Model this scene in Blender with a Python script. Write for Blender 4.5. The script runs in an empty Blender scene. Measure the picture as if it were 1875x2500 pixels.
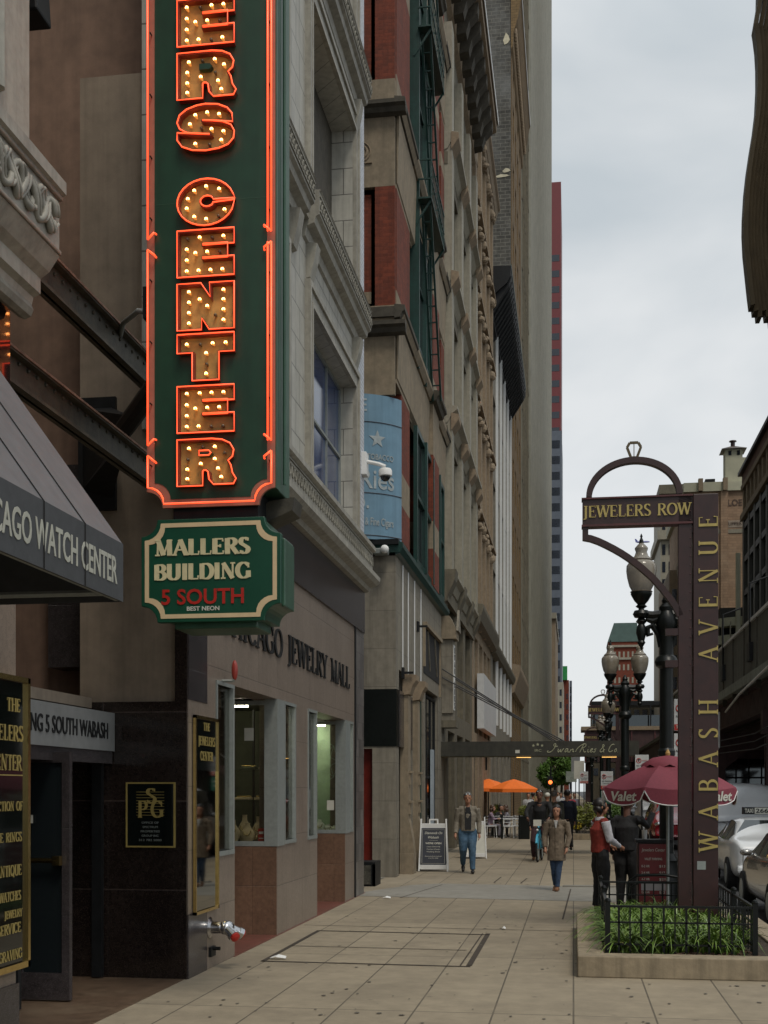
import bpy, math, random
from mathutils import Vector, Matrix
random.seed(7)
R = math.radians
C = bpy.context.scene.collection
scene = bpy.context.scene

# ------------------------------------------------------------------ camera
HOR, FPX, CX0, EYE = 1930.0, 3000.0, 937.5, 1.82
YAW = math.atan(462.5/FPX)
cd = bpy.data.cameras.new('camera'); cam = bpy.data.objects.new('camera', cd); C.objects.link(cam)
cam.location = (0, 0, EYE); cam.rotation_euler = (R(90), 0, YAW)
cd.sensor_fit = 'VERTICAL'; cd.sensor_height = 36.0; cd.sensor_width = 27.0
cd.lens = 36.0*FPX/2500.0
cd.shift_y = (HOR-1250.0)/2500.0
cd.clip_start = 0.1; cd.clip_end = 3000
scene.camera = cam
scene.render.resolution_x = 768; scene.render.resolution_y = 1024

# ------------------------------------------------------------------ sky
SUN_EL, SUN_AZ = 58, 150
w = bpy.data.worlds.new('World'); scene.world = w; w.use_nodes = True
nt = w.node_tree; N = nt.nodes; L = nt.links; N.clear()
out = N.new('ShaderNodeOutputWorld'); bg = N.new('ShaderNodeBackground')
sky = N.new('ShaderNodeTexSky'); sky.sky_type = 'NISHITA'; sky.sun_disc = False
sky.sun_elevation = R(SUN_EL); sky.sun_rotation = R(SUN_AZ)
tc = N.new('ShaderNodeTexCoord'); mp = N.new('ShaderNodeMapping'); mp.inputs['Scale'].default_value = (1.5, 1.5, 3.0)
mp.inputs['Location'].default_value = (1.7, 0.35, 0.2)
L.new(tc.outputs['Generated'], mp.inputs[0])
nz = N.new('ShaderNodeTexNoise'); nz.inputs['Scale'].default_value = 1.9; nz.inputs['Detail'].default_value = 5; nz.inputs['Roughness'].default_value = .48
nz.inputs['Distortion'].default_value = .35
L.new(mp.outputs[0], nz.inputs['Vector'])
cr = N.new('ShaderNodeValToRGB'); e = cr.color_ramp.elements
e[0].position = .37; e[0].color = (4.35, 4.75, 5.0, 1); e[1].position = .63; e[1].color = (6.15, 6.3, 6.35, 1)
L.new(nz.outputs['Fac'], cr.inputs[0])
sx = N.new('ShaderNodeSeparateXYZ'); L.new(tc.outputs['Generated'], sx.inputs[0])
mr = N.new('ShaderNodeMapRange'); mr.inputs['From Min'].default_value = .5; mr.inputs['From Max'].default_value = .95
mr.inputs['To Min'].default_value = 1.0; mr.inputs['To Max'].default_value = 1.5
L.new(sx.outputs['Z'], mr.inputs['Value'])
vm = N.new('ShaderNodeVectorMath'); vm.operation = 'SCALE'; L.new(cr.outputs[0], vm.inputs[0]); L.new(mr.outputs[0], vm.inputs['Scale'])
mx = N.new('ShaderNodeMixRGB'); mx.inputs[0].default_value = .93
L.new(sky.outputs[0], mx.inputs[1]); L.new(vm.outputs[0], mx.inputs[2])
bg.inputs['Strength'].default_value = .1
L.new(mx.outputs[0], bg.inputs[0]); L.new(bg.outputs[0], out.inputs[0])
sd = bpy.data.lights.new('sun', 'SUN'); sd.energy = 1.1; sd.angle = R(16); sd.color = (1, .92, .8)
so = bpy.data.objects.new('sun', sd); C.objects.link(so)
so.rotation_euler = (R(90-SUN_EL), 0, R(180-SUN_AZ))
vs = scene.view_settings; vs.view_transform = 'Standard'; vs.look = 'None'; vs.gamma = 1; vs.exposure = 0.38

# ------------------------------------------------------------------ helpers
def ray(px, py):
    u = px-CX0; c, s = math.cos(YAW), math.sin(YAW)
    return Vector((-s*FPX+c*u, c*FPX+s*u, HOR-py))
def atX(px, py, X):
    d = ray(px, py); t = X/d.x; return Vector((X, d.y*t, EYE+d.z*t))
def atY(px, py, Y):
    d = ray(px, py); t = Y/d.y; return Vector((d.x*t, Y, EYE+d.z*t))
def atZ(px, py, Z=0):
    d = ray(px, py); t = (Z-EYE)/d.z; return Vector((d.x*t, d.y*t, Z))

class MB:
    def __init__(s): s.v = []; s.f = []
    def add(s, vs, fs):
        n = len(s.v); s.v += [tuple(p) for p in vs]; s.f += [tuple(i+n for i in f) for f in fs]; return s
    def box(s, x0, x1, y0, y1, z0, z1):
        x0, x1 = sorted((x0, x1)); y0, y1 = sorted((y0, y1)); z0, z1 = sorted((z0, z1))
        return s.add([(x0,y0,z0),(x1,y0,z0),(x1,y1,z0),(x0,y1,z0),(x0,y0,z1),(x1,y0,z1),(x1,y1,z1),(x0,y1,z1)],
                     [(0,3,2,1),(4,5,6,7),(0,1,5,4),(1,2,6,5),(2,3,7,6),(3,0,4,7)])
    def bar(s, a, b, w, h=None, up=(0,0,1)):
        a = Vector(a); b = Vector(b); h = h or w; d = (b-a).normalized(); up = Vector(up)
        if abs(d.dot(up)) > .98: up = Vector((1,0,0))
        r = d.cross(up).normalized(); u = r.cross(d)
        P = []
        for c in (a, b):
            for (i, j) in ((-1,-1),(1,-1),(1,1),(-1,1)): P.append(c+r*i*w/2+u*j*h/2)
        return s.add(P, [(3,2,1,0),(4,5,6,7),(0,1,5,4),(1,2,6,5),(2,3,7,6),(3,0,4,7)])
    def tube(s, pts, r, n=8, closed=False, cap=True):
        pts = [Vector(p) for p in pts]; m = len(pts)
        rs = r if isinstance(r, (list, tuple)) else [r]*m
        P = []; F = []; prev = None
        for i, p in enumerate(pts):
            if closed: d = pts[(i+1)%m]-pts[i-1]
            else: d = pts[min(i+1, m-1)]-pts[max(i-1, 0)]
            if d.length < 1e-9: d = Vector((0,0,1))
            d.normalize()
            if prev is None:
                a = Vector((0,0,1)) if abs(d.z) < .9 else Vector((1,0,0)); u = d.cross(a).normalized()
            else:
                u = prev-d*prev.dot(d)
                if u.length < 1e-6: u = d.orthogonal()
                u.normalize()
            prev = u; v = d.cross(u)
            for k in range(n):
                a = 2*math.pi*k/n; P.append(p+(u*math.cos(a)+v*math.sin(a))*rs[i])
        for i in range(m if closed else m-1):
            j = (i+1) % m
            for k in range(n): F.append((i*n+k, i*n+(k+1)%n, j*n+(k+1)%n, j*n+k))
        if cap and not closed:
            F.append(tuple(range(n-1, -1, -1))); F.append(tuple((m-1)*n+k for k in range(n)))
        return s.add(P, F)
    def lathe(s, prof, c=(0,0,0), n=16, sx=1, sy=1):
        P = []; F = []; m = len(prof)
        for (r, z) in prof:
            for k in range(n):
                a = 2*math.pi*k/n; P.append((c[0]+r*math.cos(a)*sx, c[1]+r*math.sin(a)*sy, c[2]+z))
        for i in range(m-1):
            for k in range(n): F.append((i*n+k, i*n+(k+1)%n, (i+1)*n+(k+1)%n, (i+1)*n+k))
        F.append(tuple(range(n-1, -1, -1))); F.append(tuple((m-1)*n+k for k in range(n)))
        return s.add(P, F)
    def prism(s, poly, o, u, v, d, cap=True):
        """poly 2D -> frame o,u,v extruded along vector d"""
        o = Vector(o); u = Vector(u); v = Vector(v); d = Vector(d); n = len(poly)
        P = [o+u*a+v*b for a, b in poly]; P += [p+d for p in P]
        F = [(i, (i+1)%n, n+(i+1)%n, n+i) for i in range(n)]
        if cap: F += [tuple(range(n-1, -1, -1)), tuple(range(n, 2*n))]
        return s.add(P, F)
    def ell(s, c, rx, ry=None, rz=None, n=10, m=8, rot=None):
        ry = ry or rx; rz = rz or rx; P = []; F = []
        for i in range(1, m):
            t = math.pi*i/m
            for k in range(n):
                a = 2*math.pi*k/n; P.append(Vector((rx*math.sin(t)*math.cos(a), ry*math.sin(t)*math.sin(a), rz*math.cos(t))))
        P.append(Vector((0,0,rz))); P.append(Vector((0,0,-rz))); T = len(P)-2
        for i in range(m-2):
            for k in range(n): F.append((i*n+k, (i+1)*n+k, (i+1)*n+(k+1)%n, i*n+(k+1)%n))
        for k in range(n):
            F.append((T, k, (k+1)%n)); F.append((T+1, (m-2)*n+(k+1)%n, (m-2)*n+k))
        c = Vector(c)
        if rot is not None: P = [rot @ p for p in P]
        return s.add([p+c for p in P], F)
    def build(s, name, m=None, parent=None, smooth=False, bevel=0, sharp=None):
        me = bpy.data.meshes.new(name); me.from_pydata(s.v, [], s.f); me.update()
        o = bpy.data.objects.new(name, me); C.objects.link(o)
        if m: me.materials.append(m)
        if parent is not None:
            o.parent = parent; off = Vector(); q = parent
            while q: off += q.location; q = q.parent
            o.location = -off
        if smooth:
            for p in me.polygons: p.use_smooth = True
            if sharp: me.set_sharp_from_angle(angle=R(sharp))
        if bevel:
            b = o.modifiers.new('b', 'BEVEL'); b.width = bevel; b.segments = 2; b.limit_method = 'ANGLE'
        return o

def tag(o, label=None, cat=None, group=None, kind=None):
    if label: o['label'] = label
    if cat: o['category'] = cat
    if group: o['group'] = group
    if kind: o['kind'] = kind
    return o
def thing(name, label, cat, loc=(0,0,0), group=None):
    o = bpy.data.objects.new(name, None); C.objects.link(o); o.location = loc; o.empty_display_size = .2
    return tag(o, label, cat, group)
def struct(name, mb, m): return tag(mb.build(name, m), kind='structure')
def copy_tree(o, parent=None):
    c = o.copy(); C.objects.link(c)
    if parent is not None: c.parent = parent
    for ch in list(o.children): copy_tree(ch, c)
    return c
def dup(o, loc, rz=None, label=None, group=None, cat=None):
    c = copy_tree(o); c.location = loc
    if rz is not None: c.rotation_euler = (0, 0, rz)
    if label: c['label'] = label
    if group: c['group'] = group
    return c

# ------------------------------------------------------------------ materials
MATS = {}
def mat(name, col, rough=.7, var=.15, scale=8, metal=0, bump=0, bscale=None, spec=.5, stain=None, coat=0,
        block=None, streak=0, bcol=None, emit=None, estr=0, alpha=1, fleck=None):
    """procedural Principled material. block=(w,h,mortar,mortar_mult,offset,plane) draws joints; stain=(scale,amount,colour)"""
    if name in MATS: return MATS[name]
    m = bpy.data.materials.new(name); m.use_nodes = True; t = m.node_tree; n = t.nodes; l = t.links
    b = n['Principled BSDF']; b.inputs['Roughness'].default_value = rough; b.inputs['Metallic'].default_value = metal
    b.inputs['Specular IOR Level'].default_value = spec
    if coat: b.inputs['Coat Weight'].default_value = coat
    c3 = tuple(col)+(1,)
    tcn = n.new('ShaderNodeTexCoord'); vec = tcn.outputs['Object']
    def noise(sc, det=4, v=vec, rough_=.6):
        q = n.new('ShaderNodeTexNoise'); q.inputs['Scale'].default_value = sc; q.inputs['Detail'].default_value = det
        q.inputs['Roughness'].default_value = rough_; l.new(v, q.inputs['Vector']); return q.outputs['Fac']
    def mixc(fac, a, c, mode='MIX'):
        q = n.new('ShaderNodeMixRGB'); q.blend_type = mode
        if hasattr(fac, 'links'): l.new(fac, q.inputs[0])
        else: q.inputs[0].default_value = fac
        for i, x in ((1, a), (2, c)):
            if hasattr(x, 'links'): l.new(x, q.inputs[i])
            else: q.inputs[i].default_value = tuple(x)[:3]+(1,)
        return q.outputs[0]
    def ramp(v, a, c, lo=(0,0,0), hi=(1,1,1)):
        q = n.new('ShaderNodeValToRGB'); E = q.color_ramp.elements
        E[0].position = a; E[1].position = c; E[0].color = tuple(lo)+(1,); E[1].color = tuple(hi)+(1,); l.new(v, q.inputs[0]); return q.outputs[0]
    cur = ramp(noise(scale, 5), .3, .7, [x*(1-var) for x in col], [min(1, x*(1+var)) for x in col]) if var else None
    big = None
    if var:
        big = ramp(noise(scale*.13, 3), .35, .7, (1-var*.9,)*3, (1,)*3)
        cur = mixc(1, cur, big, 'MULTIPLY')
    height = None
    if block:
        bw, bh, mo, mm, offs, plane = block
        sp = n.new('ShaderNodeSeparateXYZ'); l.new(vec, sp.inputs[0]); cb = n.new('ShaderNodeCombineXYZ')
        if plane == 'v':
            ad = n.new('ShaderNodeMath'); ad.operation = 'ADD'; l.new(sp.outputs['X'], ad.inputs[0]); l.new(sp.outputs['Y'], ad.inputs[1])
            l.new(ad.outputs[0], cb.inputs['X']); l.new(sp.outputs['Z'], cb.inputs['Y'])
        else:
            l.new(sp.outputs['X'], cb.inputs['X']); l.new(sp.outputs['Y'], cb.inputs['Y'])
        br = n.new('ShaderNodeTexBrick'); br.offset = offs; br.squash = 1
        br.inputs['Scale'].default_value = 1; br.inputs['Brick Width'].default_value = bw; br.inputs['Row Height'].default_value = bh
        br.inputs['Mortar Size'].default_value = mo; br.inputs['Mortar Smooth'].default_value = .15
        br.inputs['Color1'].default_value = (1, 1, 1, 1); v2 = bcol if bcol is not None else .86
        br.inputs['Color2'].default_value = (v2, v2, v2, 1); br.inputs['Mortar'].default_value = (mm, mm, mm, 1)
        l.new(cb.outputs[0], br.inputs['Vector'])
        cur = mixc(1, cur if cur else c3, br.outputs['Color'], 'MULTIPLY'); height = br.outputs['Fac']
    if stain:
        ss, sa, sc_ = stain
        f = ramp(noise(ss, 6, rough_=.7), .48, .72, (0,0,0), (sa,)*3)
        cur = mixc(f, cur if cur else c3, sc_)
    if streak:
        mpn = n.new('ShaderNodeMapping'); mpn.inputs['Scale'].default_value = (6, 6, .35); l.new(vec, mpn.inputs[0])
        f = ramp(noise(1.6, 5, mpn.outputs[0]), .45, .75, (1,1,1), (1-streak,)*3)
        cur = mixc(1, cur if cur else c3, f, 'MULTIPLY')
    if fleck:
        fs, fc, th = fleck
        vo = n.new('ShaderNodeTexVoronoi'); vo.inputs['Scale'].default_value = fs; l.new(vec, vo.inputs['Vector'])
        f = ramp(vo.outputs['Distance'], th, th+.08, (1,1,1), (0,0,0)); cur = mixc(f, cur if cur else c3, fc)
    if cur: l.new(cur, b.inputs['Base Color'])
    else: b.inputs['Base Color'].default_value = c3
    if bump or height is not None:
        bn = n.new('ShaderNodeBump'); bn.inputs['Distance'].default_value = .01
        if height is not None:
            inv = n.new('ShaderNodeMath'); inv.operation = 'SUBTRACT'; inv.inputs[0].default_value = 1; l.new(height, inv.inputs[1])
            if bump:
                ad = n.new('ShaderNodeMath'); ad.operation = 'ADD'; l.new(inv.outputs[0], ad.inputs[0])
                ml = n.new('ShaderNodeMath'); ml.operation = 'MULTIPLY'; ml.inputs[1].default_value = bump; l.new(noise(bscale or scale*4, 4), ml.inputs[0]); l.new(ml.outputs[0], ad.inputs[1])
                l.new(ad.outputs[0], bn.inputs['Height'])
            else: l.new(inv.outputs[0], bn.inputs['Height'])
            bn.inputs['Strength'].default_value = .5
        else:
            l.new(noise(bscale or scale*4, 5), bn.inputs['Height']); bn.inputs['Strength'].default_value = bump
        l.new(bn.outputs[0], b.inputs['Normal'])
    if emit:
        b.inputs['Emission Color'].default_value = tuple(emit)+(1,); b.inputs['Emission Strength'].default_value = estr
    if alpha < 1: b.inputs['Alpha'].default_value = alpha
    MATS[name] = m; return m
def glass_mat(name, tint=(.8,.9,.88), rough=.03, refl=.12):
    if name in MATS: return MATS[name]
    m = bpy.data.materials.new(name); m.use_nodes = True; t = m.node_tree; n = t.nodes; l = t.links; n.clear()
    o = n.new('ShaderNodeOutputMaterial'); mx = n.new('ShaderNodeMixShader'); tr = n.new('ShaderNodeBsdfTransparent'); g = n.new('ShaderNodeBsdfGlossy')
    tr.inputs[0].default_value = tint+(1,); g.inputs['Roughness'].default_value = rough
    lw = n.new('ShaderNodeLayerWeight'); lw.inputs[0].default_value = .35
    mm = n.new('ShaderNodeMath'); mm.operation = 'MULTIPLY_ADD'; mm.inputs[1].default_value = .55; mm.inputs[2].default_value = refl; l.new(lw.outputs['Fresnel'], mm.inputs[0]); mm.use_clamp = True
    l.new(mm.outputs[0], mx.inputs[0]); l.new(tr.outputs[0], mx.inputs[1]); l.new(g.outputs[0], mx.inputs[2]); l.new(mx.outputs[0], o.inputs[0])
    MATS[name] = m; return m
M = {}
M['concrete'] = mat('pavement_concrete', (.30,.25,.175), .85, .12, 5, bump=.25, bscale=60, block=(.65, 3.35, .008, .36, 0, 'h'), bcol=.86, streak=0, stain=(.9,.65,(.165,.135,.095)), fleck=(2.6,(.15,.125,.09),.024))
M['concrete_light'] = mat('pale_concrete', (.245,.23,.195), .8, .12, 5, bump=.2, stain=(1.6,.5,(.17,.155,.125)))
M['asphalt'] = mat('asphalt', (.05,.05,.052), .85, .25, 14, bump=.4, stain=(.5,.4,(.03,.03,.03)))
M['kerb'] = mat('kerb_granite', (.26,.235,.19), .8, .2, 9, bump=.3, streak=.3)
M['pink_stone'] = mat('pink_granite_cladding', (.25,.198,.158), .35, .16, 22, bump=.06, block=(.95,.62,.005,.55,.5,'v'), bcol=.9, fleck=(95,(.10,.075,.065),.2), streak=.15)
M['brown_stone'] = mat('brown_granite_cladding', (.20,.115,.075), .3, .2, 20, bump=.05, block=(.48,.62,.005,.7,0,'v'), bcol=.8, fleck=(90,(.07,.045,.035),.2))
M['dark_granite'] = mat('dark_polished_granite', (.022,.016,.014), .12, .35, 26, block=(.86,.86,.006,3.2,0,'v'), bcol=.9, fleck=(120,(.09,.065,.05),.16))
M['dark_slab'] = mat('dark_grey_granite', (.05,.043,.045), .22, .3, 24, block=(2.4,.75,.005,.5,.5,'v'), fleck=(110,(.13,.11,.11),.16))
M['terracotta'] = mat('white_glazed_terracotta', (.47,.455,.40), .38, .1, 6, bump=.06, block=(.46,.44,.009,.35,.5,'v'), bcol=.93, streak=.3, stain=(2.1,.35,(.25,.235,.2)))
M['terracotta_plain'] = mat('moulded_terracotta', (.36,.34,.285), .5, .15, 9, bump=.12, streak=.35, stain=(3,.55,(.17,.155,.13)))
M['terracotta_dirty'] = mat('sooty_terracotta', (.27,.255,.21), .7, .25, 12, bump=.2, stain=(3.5,.7,(.09,.08,.055)))
M['white_brick'] = mat('white_glazed_brick', (.60,.62,.66), .4, .08, 9, block=(.2,.075,.006,.4,.5,'v'))
M['beige'] = mat('painted_beige_plaster', (.27,.215,.16), .8, .16, 4, bump=.12, bscale=70, streak=.2)
M['beige_warm'] = mat('neon_warmed_plaster', (.25,.16,.115), .82, .2, 4, bump=.12, bscale=70, streak=.2)  # beige wall plaster with the neon's reddish glow put into its base colour
M['ggreen_plate'] = mat('painted_steel_plate', (.24,.27,.23), .6, .2, 7, bump=.1, stain=(2.5,.5,(.08,.075,.055)))
M['beam'] = mat('sooty_painted_steel', (.065,.058,.04), .6, .4, 9, bump=.3, stain=(4,.6,(.09,.07,.04)))
M['black_steel'] = mat('black_painted_steel', (.010,.011,.012), .5, .3, 12, bump=.05, spec=.3)
M['black_gloss'] = mat('black_gloss_enamel', (.006,.008,.007), .35, .3, 12, spec=.3)
M['green_sign'] = mat('dark_green_enamel', (.012,.055,.03), .38, .15, 7, bump=.03, streak=.25)
M['green_side'] = mat('dark_green_sheet_metal', (.035,.10,.06), .38, .2, 5, bump=.05, streak=.35)
M['mallers_green'] = mat('bright_green_enamel', (.005,.06,.032), .35, .1, 7)
M['cream'] = mat('cream_enamel', (.62,.55,.33), .45, .08, 14)
M['salmon'] = mat('salmon_border_band', (.34,.15,.10), .45, .1, 14)  # salmon base colour over the whole border band
M['redpaint'] = mat('red_paint', (.42,.02,.012), .4, .12, 14)
M['whitepaint'] = mat('white_paint', (.72,.72,.70), .5, .05, 14)
M['offwhite'] = mat('offwhite_letter', (.55,.54,.47), .55, .05, 14)
M['tan_metal'] = mat('bronze_tan_sheet', (.50,.30,.09), .45, .2, 14, stain=(9,.5,(.13,.07,.025)))
M['letter_rim'] = mat('neon_red_letter_rim', (.20,.035,.02), .5, .2, 14)  # red light on the channel walls is painted into this rim colour
M['neon'] = mat('lit_neon', (1,.2,.08), .3, 0, emit=(1,.07,.02), estr=1.35)
M['bulb_on'] = mat('lit_bulb', (1,.7,.3), .3, 0, emit=(1,.45,.12), estr=9)
M['bulb_glass'] = mat('amber_bulb_glass', (.5,.27,.08), .12, .1, 20, emit=(1,.36,.07), estr=.45)
M['bulb_off'] = mat('unlit_bulb', (.14,.11,.07), .15, .1, 20)
M['gold'] = mat('polished_brass', (.70,.52,.20), .22, .12, 20, metal=1)
M['goldpaint'] = mat('gold_lettering', (.44,.34,.11), .4, .12, 14, metal=.3)
M['blackpanel'] = mat('black_glass_panel', (.006,.008,.007), .05, 0, spec=.7)
M['glass_dark'] = mat('dark_window_glass', (.012,.016,.018), .06, 0, spec=.8)
M['glass_blue'] = mat('blue_tinted_window', (.02,.045,.13), .08, 0, spec=.8)
M['glass_pale'] = mat('sky_reflecting_glass', (.09,.10,.105), .04, 0, metal=.75, spec=.8)
M['shop_glass'] = glass_mat('shop_glass', (.93,.94,.9), .02, .07)
M['alu'] = mat('brushed_aluminium', (.30,.325,.31), .42, .1, 20, metal=.35)
M['silver'] = mat('polished_steel', (.62,.62,.63), .18, .1, 20, metal=1)
M['grey_panel'] = mat('grey_metal_sign_band', (.20,.205,.205), .5, .1, 9)
M['awning'] = mat('grey_awning_cloth', (.125,.127,.132), .55, .1, 10, bump=.08, bscale=120, streak=.15)
M['awning_dk'] = mat('dark_grey_valance_cloth', (.055,.058,.062), .7, .12, 14, bump=.08)
M['black'] = mat('matt_black', (.01,.01,.01), .8, .2, 10)
M['brick_red'] = mat('red_brick', (.215,.043,.017), .85, .18, 16, bump=.15, block=(.21,.07,.006,.75,.5,'v'), bcol=.62, streak=.4, stain=(2,.5,(.09,.03,.018)))
M['sandstone'] = mat('brown_sandstone', (.27,.215,.145), .8, .18, 7, bump=.2, stain=(1.8,.5,(.15,.125,.085)), streak=.25)
M['sand_dark'] = mat('sooty_sandstone', (.075,.065,.048), .85, .3, 9, bump=.3, stain=(3,.5,(.03,.028,.02)))
M['teal'] = mat('dark_teal_paint', (.008,.045,.036), .4, .25, 9, streak=.3)
M['grey_stone'] = mat('grey_limestone', (.23,.205,.16), .75, .16, 6, bump=.15, block=(1.3,.8,.006,.6,0,'v'), bcol=.92, streak=.4)
M['tan_stone'] = mat('tan_carved_limestone', (.27,.205,.135), .8, .18, 10, bump=.2, stain=(4,.5,(.17,.12,.08)))
M['olive_stone'] = mat('weathered_grey_limestone', (.15,.13,.09), .78, .2, 6, bump=.18, streak=.4, stain=(1.4,.5,(.10,.09,.065)))
M['pale_trim'] = mat('pale_painted_trim', (.30,.275,.21), .55, .12, 8, streak=.25)
M['pale_edge'] = mat('pale_metal_edge', (.62,.63,.62), .35, .05, 9)
M['red_lacquer'] = mat('red_lacquer_door', (.17,.018,.01), .35, .3, 5)
M['blue_sign'] = mat('pale_blue_painted_glass', (.13,.245,.335), .4, .1, 3, streak=.2)
M['maroon'] = mat('maroon_painted_steel', (.036,.011,.009), .42, .25, 8, bump=.06, stain=(5,.4,(.02,.008,.008)))
M['maroon_edge'] = mat('maroon_steel_edge', (.09,.022,.022), .5, .25, 8)
M['lamp_glass'] = mat('ribbed_lamp_glass', (.26,.225,.17), .16, .25, 6, spec=.7, alpha=.86)
M['dark_brick'] = mat('dark_sooty_brick', (.075,.07,.058), .9, .3, 3, bump=.25, block=(.55,.22,.02,1.9,.5,'v'), bcol=.6, stain=(.35,.8,(.17,.17,.16)))
M['fleck_plaster'] = mat('cream_plaster_patch', (.5,.45,.32), .8, .2, 5)
M['brown_brick'] = mat('golden_brown_brick', (.20,.125,.05), .85, .15, 4, block=(.42,.16,.02,.6,.5,'v'), bcol=.8, streak=.2)
M['tower_panel'] = mat('grey_green_tower_panel', (.21,.225,.185), .5, .1, 3, streak=.25)
M['tower_rib'] = mat('grey_aluminium_ribs', (.235,.225,.175), .5, .12, 2, streak=.35)
M['cna_red'] = mat('red_tower_cladding', (.13,.014,.016), .5, .1, 1)
M['blue_grey'] = mat('blue_grey_tower_cladding', (.085,.10,.125), .5, .1, 1)
M['win_far'] = mat('far_window_glass', (.015,.02,.03), .15, .2, 1, spec=.7)
M['soil'] = mat('planter_soil', (.05,.035,.02), .95, .4, 30, bump=.6)
M['red_tile'] = mat('red_floor_tile', (.16,.055,.04), .45, .2, 12, stain=(4,.5,(.1,.06,.045)))
M['entry_floor'] = mat('brown_terrazzo_floor', (.13,.085,.055), .4, .25, 8, stain=(1.5,.6,(.2,.15,.10)))
M['leaf'] = mat('daylily_leaf', (.09,.17,.025), .5, .5, 9)
M['leaf2'] = mat('yellow_green_leaf', (.17,.19,.03), .55, .45, 8)
M['leaf3'] = mat('tree_leaf', (.08,.16,.02), .55, .45, 2)
M['bark'] = mat('bark', (.07,.055,.04), .9, .3, 12)
M['plywood'] = mat('plywood_board', (.36,.22,.10), .75, .2, 6, streak=.35)

def grid_wall(mb, axis, pos, th, a0, a1, z0, z1, cols, rows):
    def bx(p, q, z, zz):
        if q-p < 1e-4 or zz-z < 1e-4: return
        if axis == 'x': mb.box(pos-th, pos, p, q, z, zz)
        else: mb.box(p, q, pos, pos+th, z, zz)
    cur = a0
    for (a, b) in cols:
        bx(cur, a, z0, z1); zc = z0
        for (r0, r1) in rows:
            bx(a, b, zc, r0); zc = r1
        bx(a, b, zc, z1); cur = b
    bx(cur, a1, z0, z1)
    return mb
def window(parent, axis, pos, a0, a1, z0, z1, fm, gm, fw=.06, nv=1, nh=1, depth=.05):
    """frame + pane set on plane pos"""
    f = MB()
    def bx(p, q, z, zz, d0=0, d1=depth):
        if axis == 'x': f.box(pos-d1, pos-d0, p, q, z, zz)
        else: f.box(p, q, pos+d0, pos+d1, z, zz)
    bx(a0, a0+fw, z0, z1); bx(a1-fw, a1, z0, z1); bx(a0+fw, a1-fw, z0, z0+fw); bx(a0+fw, a1-fw, z1-fw, z1)
    for i in range(1, nv+1):
        c = a0+(a1-a0)*i/(nv+1); bx(c-fw*.35, c+fw*.35, z0+fw, z1-fw, .005)
    for i in range(1, nh+1):
        c = z0+(z1-z0)*i/(nh+1); bx(a0+fw, a1-fw, c-fw*.4, c+fw*.4, .002)
    fo = f.build('window', fm, parent)
    p = MB(); dd = depth*.7
    if axis == 'x': p.box(pos-dd-.01, pos-dd, a0+fw*.5, a1-fw*.5, z0+fw*.5, z1-fw*.5)
    else: p.box(a0+fw*.5, a1-fw*.5, pos+dd, pos+dd+.01, z0+fw*.5, z1-fw*.5)
    p.build('pane', gm, fo)
    return fo

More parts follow.
